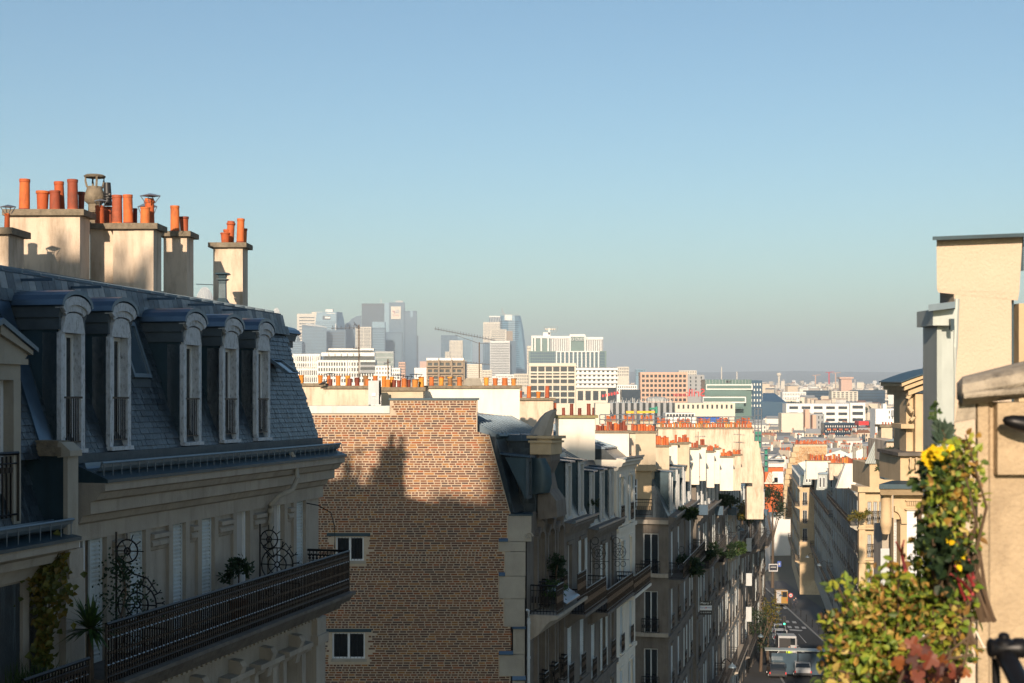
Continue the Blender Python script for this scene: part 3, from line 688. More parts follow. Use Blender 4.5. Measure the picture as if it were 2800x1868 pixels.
# --- trellises dividing the balcony
def trellis(s, hgt, label, mirror=0, half=1.0, base=None):
    hS_ = hS if base is None else base
    root = None; b = MB(); P = lambda d, h: FA(s, d, hS_ + h); r = .014
    b.tube([P(.14, 0), P(.14, hgt)], .018, 5); b.tube([P(.02, .52), P(.98 * half, .50)], r, 5); b.tube([P(.02, .08), P(.98 * half, .08)], r, 5); b.tube([P(.96 * half, 0), P(.96 * half, .52)], r, 5)
    def ring(cd_, ch, rr, n=18, w=r): b.tube([P(cd_ + rr * cos(2 * pi * k / n), ch + rr * sin(2 * pi * k / n)) for k in range(n + 1)], w, 5)
    for k in range(5): ring(.2 + k * .16, .30, .075, 10, .009); 
    cd_, ch = .50, .86; ring(cd_, ch, .33); ring(cd_, ch, .19); ring(cd_, ch, .05)
    for k in range(8): a = k * pi / 4; b.tube([P(cd_ + .05 * cos(a), ch + .05 * sin(a)), P(cd_ + .33 * cos(a), ch + .33 * sin(a))], .011, 5)
    for a in (-.3, .1, .5, .9, 1.3):
        e = P(cd_ + .33 * cos(a), ch + .33 * sin(a)); f = P(cd_ + .42 * cos(a), ch + .42 * sin(a)); b.tube([e, f], .010, 4)
        for t in (-.4, .4): b.tube([f, P(cd_ + .42 * cos(a) + .06 * cos(a + t), ch + .42 * sin(a) + .06 * sin(a + t))], .008, 4)
    c2 = hgt - .30; ring(.33, c2, .18); ring(.33, c2, .05)
    for k in range(6): a = k * pi / 3; b.tube([P(.33, c2), P(.33 + .18 * cos(a), c2 + .18 * sin(a))], .009, 4)
    for a in (0, .6, 1.2, 1.6): b.tube([P(.33 + .18 * cos(a), c2 + .18 * sin(a)), P(.33 + .28 * cos(a), c2 + .28 * sin(a))], .009, 4)
    b.tube([P(.2, c2 - .15), P(.42, c2 - .35), P(.68, ch + .42), P(.84, ch + .2)], r, 5)
    b.tube([P(.2, ch + .35 + .1 * cos(k * .5) * 0), P(.36, ch + .45), P(.44, c2 - .34), P(.34, c2 - .28), P(.28, c2 - .36)], r, 5)
    return part(b, 'trellis_screen', 'iron', None, label=label, cat='trellis', group='scrolled iron balcony dividers')
t1s = FA.hit(318, 1500, .14)[0]; t2s = FA.hit(711, 1500, .14)[0]
trellis(t1s, 2.0, 'scrolled black iron trellis overgrown with a climbing rose on the long balcony')
trellis(t2s, 1.65, 'scrolled black iron trellis with spoked wheel beside the rain pipe')
# ================================================================ nearer, lower building at the left edge
B1 = FA.hit(172, 1400, .3)[0]; BR = FA.hit(-260, 1400, 0)[0]
def s_at(Y, d): X = (d + FA.O.dot(FA.n) - FA.n.y * Y) / FA.n.x; return (X - FA.O.x) * sin(FA.ang) + (Y - FA.O.y) * cos(FA.ang)
B0 = s_at(7.2, 0)
bB = thing('apartment_building', FA(B1 - 1, 0, hS - 8), 'lower stone apartment building at the left edge with a pedimented dormer and vine', 'building')
hBg = FA.hit(150, 1426, .42)[1]; hBc = FA.hit(160, 1476, .55)[1]; hBm = FA.hit(100, 1436, 0)[1]
b = MB(); b.prism_dh(FA, [(.05, hBm), (-1.0, hBm + 3.0), (-4.2, hBm + 3.6), (-9.3, hBm + 3), (-9.3, hBm - 6), (.05, hBm - 6)], B0, B1 - .02); roofB = part(b, 'roof', 'slate', bB)
k = 0
for r in range(16):
    for i in range(11):
        s = B1 - .24 - i * .21 - (.1 if r % 2 else 0); t = r / 21
        d0, h0 = .05 - 1.05 * t, hBm + 3.0 * t
        b = MB(); b.hexa([FA(ss, dd, hh) for ss in (s, s + .2) for dd, hh in ((d0 + .012, h0), (d0 + .022, h0), (d0 - .058, h0 + .2), (d0 - .05, h0 + .2))]); part(b, 'slate', 'slate', roofB)
# party wall upstand with mossy coping and pale stone end
pw0, pw1 = FA.hit(176, 1400, .38)[0], FA.hit(199, 1400, .38)[0]
hp1 = FA.hit(186, 1247, .38)[1]; hp0 = FA.hit(186, 1500, .38)[1]
b = MB(); b.prism_dh(FA, [(.38, hp0), (.38, hp1), (-.75, hp1), (-.05, hp0)], pw0, pw1); pw = part(b, 'party_wall', 'zinc_dark', bB)
b = MB(); b.box(FA, pw0 - .03, pw1 + .03, .38, .45, hp0, hp1); b.prism_dh(FA, [(.30, hp1 - .02), (.5, hp1), (.5, hp1 + .08), (.36, hp1 + .2), (.30, hp1 + .2)], pw0 - .05, pw1 + .05); part(b, 'stone_end', 'limestone_pale', pw)
b = MB(); b.box(FA, pw0 - .06, pw1 + .06, -.85, .36, hp1, hp1 + .13); b.prism_dh(FA, [(-.85, hp1 + .13), (.36, hp1 + .13), (.3, hp1 + .22), (-.8, hp1 + .24)], pw0 - .03, pw1 + .03); part(b, 'mossy_coping', 'capstone', pw)
b = MB(); b.box(FA, pw0 - .1, pw1 + .06, .1, .52, hp0 - .42, hp0); part(b, 'corbel_block', 'limestone', pw)
# zinc verge of the taller roof
b = MB(); vg0 = A0 - 1.5
b.hexa([FA(s, d + e, h) for s in (A0 - .75, A0 - .42) for d, h in ((.03, hM0 - .1), (-DM + .02, hM1)) for e in (0, .05)]); part(b, 'verge_flashing', 'zinc_blue', bA)
b = MB(); b.prism_dh(FA, [(0, hM0), (-DM, hM1), (-9, hM1), (-9, hBm - 2), (0, hBm - 2)], A0 - .75, A0 - .66); part(b, 'party_gable', 'zinc_dark', bA)
# gutter, ledge, cornice
b = MB(); n = 7
for k in range(n):
    a0, a1 = pi * k / n, pi * (k + 1) / n
    b.prism_dh(FA, [(.33 + .14 * cos(a0), hBg - .14 * sin(a0)), (.33 + .14 * cos(a1), hBg - .14 * sin(a1)), (.33 + .12 * cos(a1), hBg - .12 * sin(a1)), (.33 + .12 * cos(a0), hBg - .12 * sin(a0))], B0, B1)
b.tube([FA(B0, .47, hBg), FA(B1, .47, hBg)], .022, 6); gB = part(b, 'gutter', 'zinc', bB, smooth=True)
for i in range(14): inst(gbm, 'gutter_bracket', gB, FA(B1 - .1 - i * .27, .49, hBg - .32))
b = MB(); b.prism_dh(FA, [(-.1, hBm - .05), (0, hBm - .05), (.6, hBc), (.6, hBc - .05), (-.1, hBc - .05)], B0, B1); part(b, 'cornice_cover', 'zinc_dark', bB)
b = MB(); b.prism_dh(FA, [(-.1, hBc - .05), (.56, hBc - .05), (.56, hBc - .16), (.44, hBc - .22), (.40, hBc - .34), (.22, hBc - .38), (.16, hBc - .55), (-.1, hBc - .6)], B0, B1); part(b, 'cornice', 'limestone', bB)
hw0 = hS - 1.2
ws = (FA.hit(-75, 1600, .05)[0], FA.hit(54, 1600, .05)[0], hw0, FA.hit(54, 1592, .05)[1])
b = MB(); b.wall(FA, B0, A0, hS - 8, hBc - .5, [ws], .3, d=.05); part(b, 'wall', 'limestone', bB)
b = MB(); e = .16; b.box(FA, ws[1], ws[1] + e, .05, .1, hw0, ws[3] + e); b.box(FA, ws[0] - e, ws[1], .05, .1, ws[3], ws[3] + e); b.box(FA, ws[0], ws[1] + .5, .05, .09, ws[3] + .3, ws[3] + .38); part(b, 'window_surround', 'limestone', bB)
m = ws[0] + (ws[1] - ws[0]) * .55
cf = casement(bB, FA, ws[0], m, hw0, ws[3], -.12, panes=3, curtain=True, mat='paint_grey'); shutter(cf, FA, m + .03, ws[1] - .03, hw0, ws[3] - .02, -.03)
# dormer with triangular pediment
ds1 = FA.hit(56, 1200, .06)[0]; ds0 = ds1 - 1.25; dh0 = FA.hit(50, 1432, .06)[1]; dh1 = FA.hit(50, 1040, .06)[1]
b = MB()
for sa in (ds0, ds1 - .06): b.prism_dh(FA, [(.0, dh0), (.0, dh1 + .2), (-1.1, dh1 + .2), (-.1, dh0)], sa, sa + .06)
dB = part(b, 'dormer', 'zinc_dark', bB)
b = MB(); jw = .17
b.box(FA, ds1 - jw, ds1 + .01, -.25, .06, dh0, dh1); b.box(FA, ds0, ds0 + jw, -.25, .06, dh0, dh1); b.box(FA, ds0, ds1, -.2, .06, dh1, dh1 + .22); b.box(FA, ds0 - .1, ds1 + .1, -.3, .12, dh1 + .22, dh1 + .30)
part(b, 'dormer_frame', 'limestone_pale', dB)
b = MB(); sc = (ds0 + ds1) / 2; b.prism_sh(FA, [(ds0 - .05, dh1 + .30), (ds1 + .05, dh1 + .30), (ds1 + .12, dh1 + .36), (sc, dh1 + .72), (ds0 - .12, dh1 + .36)], -.1, .10); b.prism_sh(FA, [(sc, dh1 + .62), (ds1 + .16, dh1 + .36), (ds1 + .16, dh1 + .42), (sc, dh1 + .76)], .08, .16); part(b, 'pediment', 'limestone_pale', dB)
b = MB(); b.prism_sh(FA, [(sc, dh1 + .76), (ds1 + .24, dh1 + .40), (ds1 + .24, dh1 + .46), (sc, dh1 + .84), (ds0 - .24, dh1 + .46), (ds0 - .24, dh1 + .40)], -1.3, .2); part(b, 'dormer_roof', 'zinc_blue', dB)
b = MB(); a, e = ds0 + jw, ds1 - jw
for x in (a, (a + e) / 2 - .04, e - .07): b.box(FA, x, x + .07, -.16, -.10, dh0, dh1)
b.box(FA, a, e, -.16, -.101, dh1 - .08, dh1); b.box(FA, a, e, -.16, -.101, dh0, dh0 + .1); part(b, 'sash', 'paint_white', dB)
b = MB(); b.box(FA, a, e, -.14, -.13, dh0, dh1); part(b, 'pane', 'glass_dark', dB)
b = MB(); b.box(FA, a, e, -.26, -.22, dh0, dh1); part(b, 'curtain', 'curtain', dB)
rb = [FA(a - .08, .08, dh0 + .04), FA(e + .08, .08, dh0 + .04)]; rr = railing(dB, rb, .95); 
for i in range(1, 9): b = MB(); b.box(FA, a + (e - a) * i / 9 - .012, a + (e - a) * i / 9 + .012, .07, .09, dh0 + .1, dh0 + .95); b.box(FA, a + (e - a) * i / 9 - .04, a + (e - a) * i / 9 + .04, .072, .088, dh0 + .72, dh0 + .8); part(b, 'guard_bar', 'iron', dB)
# lower balcony of this building
hbB = FA.hit(243, 1800, 1.0)[1] - 1.05
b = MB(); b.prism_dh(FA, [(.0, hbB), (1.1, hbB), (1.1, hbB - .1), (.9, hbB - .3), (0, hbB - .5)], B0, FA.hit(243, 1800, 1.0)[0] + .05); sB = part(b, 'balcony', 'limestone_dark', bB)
ornate_rail(sB, [FA(BR + 1, 1.0, hbB), FA(FA.hit(243, 1800, 1.0)[0], 1.0, hbB)], 1.05)
b = MB(); x = FA.hit(165, 1600, .05)[0]; b.box(FA, x - .03, x + .5, .05, .16, hS - 8, hp0 - .42); part(b, 'pilaster', 'limestone', bB)
# building further up the row, out of view to the left (added; ridge and pots shaped to throw shadows on the chimneys and the gable)
N1 = s_at(7, 4.2); N2 = s_at(-2, 9)
nb = thing('apartment_building', FA(B0 - 12, -4, -18), 'unseen taller mansard building up the street, shaped to cast shadows down the row', 'building')
b = MB(); b.prism_dh(FA, [(4.2, -24), (4.2, 6.9), (3.6, 9.5), (1.2, 9.7), (-.2, 6.6), (-4.4, 6.8), (-8, 6.2), (-9, -24)], N1 - 34, N1); part(b, 'roof', 'slate', nb)
b = MB(); b.box(FA, N2 - 9, N2, 4.2, 9.0, -24, 19.2); part(b, 'wing', 'limestone', nb)  # unseen block, added to shade the dormers and fronts beyond the gable
b = MB(); b.wbox(-5.4, -1.7, -12, -8, -24, 24.7); part(b, 'shade_tower', 'limestone', nb)  # invented tower behind the camera, keeps sun off the far left row
NB = V(-11.25, 5.0, 0)
b = MB(); b.hexa([NB + V(x, y, z) for x in (-.7, .62) for y in (-.3, .3) for z in (5.5, 9.75)]); st = part(b, 'chimney_stack', 'stucco', nb)
b = MB(); b.hexa([NB + V(x, y, z) for x in (-.8, .72) for y in (-.4, .4) for z in (9.75, 9.85)]); part(b, 'chimney_cap', 'capstone', st)
for x, h in ((-.62, .55), (-.15, .33), (.12, .7), (.45, .38), (.66, .62)): inst(pot_mesh('terracotta'), 'chimney_pot', st, NB + V(x, 0, 9.84), scale=(.19, .19, h))
# ---------------------------------------------------------------- plants on the left balconies
def vine(name, label, pts, mat, n, ln, wd, spread, cat='vine'):
    b = MB(); root = thing(name, pts[0], label, cat)
    b.tube(pts, .014, 5); part(b, 'stem', 'stem_brown', root)
    b = MB()
    for _ in range(n):
        k = random.random() * (len(pts) - 1); i = int(k); p = pts[i].lerp(pts[i + 1], k - i); sp = spread[i] + (spread[i + 1] - spread[i]) * (k - i)
        q = p + V(random.gauss(0, sp), random.gauss(0, sp * .6), random.gauss(0, .08)); leaf(b, q, V(random.uniform(-1, 1), -.7, random.uniform(-1, .2)), V(.2, -1, .5), ln * random.uniform(.6, 1.2), wd * random.uniform(.7, 1.2))
    part(b, 'foliage', mat, root); return root
vs = lambda px, py, d=.35: FA(*(lambda r: (r[0], d, r[1]))(FA.hit(px, py, d)))
vine('climbing_vine', 'yellow green climbing vine hanging on the wall between the two left buildings', [vs(118, 1810), vs(128, 1740), vs(135, 1640), vs(125, 1600), vs(142, 1540), vs(158, 1500)], 'leaf_yellow', 520, .12, .11, [.10, .03, .16, .20, .12, .05])
vine('climbing_rose', 'dark climbing rose with sparse red leaves wound round the large trellis', [vs(330, 1690, .5), vs(345, 1620, .5), vs(335, 1560, .4), vs(320, 1530, .3)], 'leaf_dark', 420, .06, .045, [.25, .26, .16, .07], 'rose')
def yucca(label, at, n, ln, w):
    root = thing('spiky_yucca', at, label, 'plant'); b = MB(); b.tube([at, at + V(0, 0, .75)], .05, 7, .035); part(b, 'trunk', 'bark', root)
    c = at + V(0, 0, .72)
    for k in range(n):
        a = random.uniform(0, 2 * pi); el = random.uniform(-.5, 1.45); dr = V(cos(a) * cos(el), sin(a) * cos(el), sin(el)); l = ln * random.uniform(.75, 1.1)
        b = MB(); s = dr.cross(V(0, 0, 1)).normalized(); tip = c + dr * l - V(0, 0, (.16 if el < .9 else .03) * l); mid = c + dr * l * .55
        b.face([c - s * w * .4, mid - s * w * .5, mid + s * w * .5, c + s * w * .4]); b.face([mid - s * w * .5, tip, mid + s * w * .5]); part(b, 'blade', 'leaf_green', root)
    return root
ya = vs(248, 1760, .72); yucca('spiky green yucca on a trunk behind the end of the iron railing', V(ya.x, ya.y, FA(FA.hit(248, 1760, .72)[0], 0, hS).z + .05), 90, .55, .05)
c = vs(651, 1556, .45); root = thing('potted_shrub', V(c.x, c.y, c.z - .95), 'small dark leafy shrub behind the railing below the plain blind', 'shrub')
b = MB(); b.tube([V(c.x, c.y, c.z - .6), V(c.x + .02, c.y, c.z)], .015, 5); part(b, 'stem', 'stem_brown', root)
b = MB(); foliage(b, c, (.36, .3, .3), 380, .1, .055); part(b, 'foliage', 'leaf_dark', root)
b = MB(); b.lathe(V(c.x, c.y, c.z - .95), [(.12, 0), (.17, .33), (.19, .34), (.19, .38), (.15, .38)], 12); part(b, 'pot', 'terrace_pot', root)
c = vs(86, 1845, .5); root = thing('grass_tuft', c, 'tuft of green grass below the vine behind the lower railing', 'grass'); b = MB()
for _ in range(160):
    p = c + V(random.gauss(0, .18), random.gauss(0, .1), -.2); q = p + V(random.gauss(0, .12), random.gauss(0, .1), random.uniform(.2, .5)); s = V(.008, 0, 0); b.face([p - s, q, p + s])
part(b, 'blades', 'leaf_green', root, kind='stuff')
b = MB(); p0 = vs(838, 1376, .1); q = [p0, FA(FA.hit(870, 1382, .3)[0], .3, FA.hit(870, 1382, .3)[1]), FA(FA.hit(905, 1402, .6)[0], .6, FA.hit(905, 1402, .6)[1]), FA(FA.hit(915, 1440, .7)[0], .7, FA.hit(915, 1440, .7)[1]), FA(FA.hit(915, 1500, .7)[0], .7, FA.hit(915, 1500, .7)[1])]
b.tube(q, .012, 5); part(b, 'cable', 'iron', bA)
# ================================================================ brick gable building
YC = 48.0
FB = frontal((1440 - 1400) / F * YC, YC)
FC = Fr(W(1440, 1030, YC), math.atan(900 / F), .035)
bC = thing('brick_gable_building', W(1300, 1868, YC + 2), 'building with a large patterned brick gable, stone quoins and an ornate street front', 'building')
P = lambda x, y: FB.hit(x, y)
out = [(760, 1114), (1066, 1114), (1066, 1093), (1305, 1093), (1305, 1181), (1339, 1191), (1396, 1403), (1396, 1960), (760, 1960)]
wins = [(918, 995, 1468, 1534), (908, 998, 1730, 1802)]
b = MB()
hl = [(P(l, 0)[0], P(r, 0)[0], P(0, bt)[1], P(0, t)[1]) for l, r, t, bt in wins]
sL = P(760, 0)[0]; sR = P(1396, 0)[0]; h1414 = P(0, 1403)[1]
b.wall(FB, sL, sR, P(0, 1960)[1], h1414, hl, .22, d=0)
up = [P(*q) for q in ((760, 1403), (760, 1114), (1066, 1114), (1066, 1093), (1305, 1093), (1305, 1181), (1339, 1191), (1396, 1403))]
b.face([FB(s, 0, h) for s, h in up[::-1]])
for i in range(len(up) - 1): (s0, h0), (s1, h1) = up[i], up[i + 1]; b.face([FB(s0, 0, h0), FB(s1, 0, h1), FB(s1, -.4, h1), FB(s0, -.4, h0)])
wallC = part(b, 'gable_wall', 'mortar', bC)
def xr(y):
    if y < 1181: return 1305
    if y < 1191: return 1305 + (y - 1181) * 3.4
    if y < 1403: return 1339 + (y - 1191) / 212 * 57
    for a, c, t, bt in Q:
        if t <= y < bt: return a
    return 1396
Q = [(1389, 1453, 1410, 1481), (1365, 1437, 1481, 1508), (1381, 1437, 1508, 1575), (1365, 1436, 1575, 1637), (1379, 1435, 1637, 1714), (1403, 1435, 1719, 1790), (1366, 1435, 1790, 1849), (1401, 1436, 1860, 1960)]
bricks = []
y = 1097.0; row = 0; pit = 6.55
random.seed(11)
while y < 1900:
    xl = 800 if y > 1128 else (800 if y > 1131 else 1070)
    hi = xr(y + 3) - 2; x = xl + random.uniform(0, 12); ph = random.random(); left = hi - xl
    kind = row % 2; run = random.randint(6, 26)
    while x < hi - 3:
        run -= 1
        if run <= 0: kind = random.choice((0, 1, 1, 2)); run = random.randint(5, 22)
        w = (7.2, 16.5, 27)[kind] * random.uniform(.92, 1.06)
        w = min(w, hi - x - 1)
        if w > 3 and not any(l - 5 < x + w and x < r + 5 and t - 9 < y + 5 and y < bt + 9 for l, r, t, bt in wins) and not (y < 1131 and x < 1070): bricks.append((x, y, w))
        x += w + 2.5
    y += pit; row += 1
key = lambda q: -q[2] + abs(q[0] - 1230) * .02 + abs(q[1] - 1270) * .02
own = set(id(q) for q in sorted(bricks, key=key)[:300]); bb = MB()
def brick_c(q):
    x, y, w = q; j = random.uniform(-.7, .7) * .4; e = random.uniform(.004, .013)
    (s0, h1), (s1, h0) = P(x, y + j), P(x + w, y + 4.45 + j); t = .004
    return [FB(s, d, h) for s, i in ((s0, 1), (s1, -1)) for d in (-.01, e) for h in (h0, h1)]
for q in bricks:
    if id(q) in own: b = MB(); b.hexa(brick_c(q)); part(b, 'brick', 'brick', wallC)
    else: bb.hexa(brick_c(q))
part(bb, 'bricks', 'brick', wallC, kind='stuff')
b = MB(); b.box(FB, P(780, 0)[0], P(1066, 0)[0], -.45, .05, P(0, 1130)[1], P(0, 1110)[1]); part(b, 'zinc_coping', 'zinc_pale', bC)
b = MB(); b.box(FB, P(1063, 0)[0], P(1310, 0)[0], -.5, .06, P(0, 1094)[1], P(0, 1089)[1]); part(b, 'coping', 'zinc_dark', bC)
b = MB(); b.hexa([FB(s, d, h) for (s, h) in (P(1337, 1188), P(1395, 1405)) for d in (-.35, .05) for h in (h, h + .05)]); part(b, 'verge_flashing', 'zinc_dark', bC)
for l, r, t, bt in wins:
    s0, h1 = P(l, t); s1, h0 = P(r, bt)
    f = casement(bC, FB, s0, s1, h0, h1, -.08, panes=1, fw=.055)
    b = MB()
    for i in range(1, 9): x = s0 + (s1 - s0) * i / 9; b.box(FB, x - .006, x + .006, -.04, -.028, h0 + .02, h1 - .02)
    part(b, 'window_bars', 'iron', f)
    b = MB(); b.box(FB, s0 - .3, s1 + .22, -.05, .03, h1 + .02, h1 + .13); part(b, 'lintel', 'zinc_dark', f)
    b = MB(); b.box(FB, s0 - .04, s1 + .06, -.1, .05, h0 - .09, h0 - .001); part(b, 'sill', 'limestone_pale', f)
for a, c, t, bt in Q:
    b = MB(); s0, h1 = P(a, t + .8); s1, h0 = P(c, bt - .6); b.box(FB, s0, s1, -.5, .035 + random.uniform(0, .01), h0, h1); part(b, 'quoin_stone', 'limestone_pale', bC)
for a, c, t, bt in ((1364, 1389, 1472, 1481), (1364, 1381, 1565, 1575), (1401, 1438, 1713, 1719.5), (1364, 1403, 1780, 1790), (1401, 1438, 1848, 1860)):
    b = MB(); s0, h1 = P(a, t); s1, h0 = P(c, bt); b.prism_dh(FB, [(-.1, h0), (.10, h0), (.10, h0 + .03), (.04, h1), (-.1, h1)], s0, s1); part(b, 'lead_cap', 'zinc_blue', bC)
b = MB(); s0, h1 = P(1391, 1406); s1 = P(1457, 0)[0]; b.box(FB, s0, s1, -.55, .07, h1 - .05, h1); part(b, 'lead_cap', 'zinc_dark', bC)
b = MB(); c0 = FB(P(1445, 0)[0], .05, P(0, 1466)[1])
for k in range(14): a = k * .55; r = .14 - k * .008; 
b.tube([c0 + V(r * cos(a), 0, r * sin(a)) for a, r in [(k * .5, .15 - k * .009) for k in range(15)]], .03, 6); part(b, 'scroll', 'limestone_pale', bC)
b = MB(); b.tube([W(1446, 1695, YC - .15), W(1446, 1670, YC - .15), W(1440, 1668, YC - .1)], .05, 8); b.tube([W(1446, 1690, YC - .15), W(1445, 1990, YC - .15)], .05, 8)
for y in (1700, 1795): b.tube([W(1446, y, YC - .15), W(1446, y + 6, YC - .15)], .062, 8)
part(b, 'rain_pipe', 'paint_grey', bC, smooth=True)
# chimney walls behind the gable -------------------------------------------------------------
def zx(z): return 780 + z * .3913
def zy(z): return 780 + z * .3913
def zpots(L, mat='terracotta_gold'): return [(zx((a + c) / 2), zy(t), (c - a) * .3913, 1 if i % 3 else 0, m or mat, bk) for i, (a, c, t, m, bk) in enumerate(L)]
def ctop(label, *a, **k):
    s = stack(None, *a, name='chimney_stack', **k); return tag(s, label, 'chimney', k.get('group'))
GP = None
w1 = ctop('cream chimney wall with orange pots beside the slate roof end', 730, 884, 1056, 1150, 56.73, .7, zpots([(45, 68, 628, 0, 0), (95, 130, 628, 0, 0), (228, 262, 630, 0, 0), (290, 318, 632, 0, .6), (-40, -5, 628, 0, 0)]), mat='stucco', cap=.055)
w2 = ctop('cream chimney wall under the first television mast', 884, 1008, 1063, 1150, 54.55, .9, zpots([(300, 330, 655, 'terracotta_dark', 0), (352, 387, 632, 'terracotta_gold', 1), (420, 455, 632, 0, 1), (432, 465, 652, 'terracotta_dark', 0), (485, 520, 645, 'terracotta_dark', 0), (545, 580, 632, 0, 1), (558, 590, 655, 0, 0)]), mat='stucco', cap=.055)
w3 = ctop('tan chimney block crowded with blackened pots and rain hats', 1042, 1157, 1069, 1150, 55.10, 1.0, zpots([(613, 648, 632, 0, 1), (672, 705, 635, 0, 1), (698, 737, 660, 0, 0), (730, 762, 640, 0, 1), (745, 775, 662, 'terracotta_dark', .4), (780, 808, 664, 'terracotta_dark', .5), (812, 850, 652, 0, .1), (850, 878, 660, 'terracotta_dark', .5), (885, 930, 655, 0, 0), (930, 970, 640, 0, 1)]), mat='stucco_tan', cap=.07)
for px, y0, y1, w in ((903, 1020, 1030, 30), (1089, 1024, 1036, 34), (1114, 1028, 1037, 28), (1138, 1022, 1032, 36)): cowl(w3 if px > 1000 else w2, px, y0, y1, w, 55.64, 'iron')
w4 = ctop('long white rendered chimney wall with eight squat orange pots', 1158, 1421, 1062, 1185, 56.73, .8, zpots([(1005, 1038, 642, 'terracotta', 0), (1072, 1107, 640, 'terracotta_gold', 0), (1135, 1168, 640, 0, 0), (1200, 1235, 643, 0, 0), (1388, 1423, 645, 0, 0), (1450, 1485, 650, 0, 0), (1513, 1555, 648, 0, 0), (1578, 1613, 650, 0, 0)]), mat='stucco_white', cap=.055)
b = MB(); b.loft([[W(x, 1054, 57.05 + d) for x in (1266, 1320) for d in ((0, .5) if x < 1300 else (.5, 0))], [W(x, 1034, 57.05 + d) for x in (1274, 1312) for d in ((0, .4) if x < 1300 else (.4, 0))]]); part(b, 'concrete_hood', 'concrete', w4)
b = MB(); b.hexa([W(x, y, Y) for x in (1007, 1036) for Y in (53.02, 53.78) for y in (1107, 1041)]); cb = part(b, 'equipment_cabinet', 'paint_grey', None, label='pale grey metal cabinet standing behind the brick coping', cat='cabinet')
b = MB(); b.hexa([W(x, y, Y) for x in (1017, 1027) for Y in (52.98, 53.02) for y in (1083, 1075)]); part(b, 'sticker', 'paint_white', cb)
b = MB(); b.tube([W(1038, 1040, 53.45), W(1039, 1075, 53.45), W(1036, 1090, 53.45), W(1038, 1106, 53.45)], .05, 6); part(b, 'cable', 'plastic_black', cb)
def mast(label, px, y0, y1, Y, booms=(), r=.022):
    root = thing('antenna_mast', W(px, y1, Y), label, 'antenna'); b = MB(); b.tube([W(px, y1 + 6, Y), W(px, y0, Y)], r, 6); part(b, 'pole', 'stem_brown', root)
    for (xa, ya, xb, yb, n, el) in booms:
        b = MB(); p, q = W(xa, ya, Y), W(xb, yb, Y); b.tube([p, q], .016, 5); bo = part(b, 'boom', 'iron_pale', root); e = el / F * Y
        b = MB()
        for i in range(n):
            c = p + (q - p) * ((i + .5) / n); 
            for sg in (-1, 1): b.tube([c, c + V(-.12 * e, .75 * e * sg, e * .75)], .007, 4); b.tube([c, c + V(-.12 * e, .75 * e * sg, -e * .35)], .007, 4)
        part(b, 'elements', 'iron_pale', bo, kind='stuff')
    return root
mast('thin television mast with a horizontal aerial above the orange pots', 981.5, 888, 1050, 55.20, [(905, 898, 985, 896, 7, 9), (968, 885, 981, 898, 4, 8), (965, 952, 985, 954, 5, 6)])
mast('tall television mast carrying a long slanted comb aerial', 1310.5, 936, 1036, 57.38, [(1188, 899, 1355, 931, 22, 8), (1268, 990, 1340, 997, 9, 5)])
b = MB(); b.tube([W(1245, 916, 57.38), W(1306, 938, 57.38), W(1335, 940, 57.38)], .012, 5); part(b, 'brace', 'iron_pale', bC)
mast('short bare mast with a small aerial among the pots', 1061, 982, 1046, 55.64, [(1050, 996, 1068, 990, 5, 6)])
# pigeon on the coping
c = W(884, 1053, 54.11); b = MB()
rings = []
for x, z, r in ((-.17, .015, .012), (-.1, .04, .035), (0, .075, .06), (.07, .095, .05), (.11, .13, .028), (.14, .155, .027), (.165, .15, .008)): rings.append([c + V(x, r * cos(k * pi / 4), z + r * sin(k * pi / 4)) for k in range(8)])
b.loft(rings); b.tube([c + V(.02, .02, .04), c + V(.02, .02, -.02)], .006, 4); b.tube([c + V(.02, -.02, .04), c + V(.02, -.02, -.02)], .006, 4)
part(b, 'pigeon', 'plastic_black', None, smooth=True, label='dark pigeon perched on the chimney coping behind the slate roof', cat='bird')
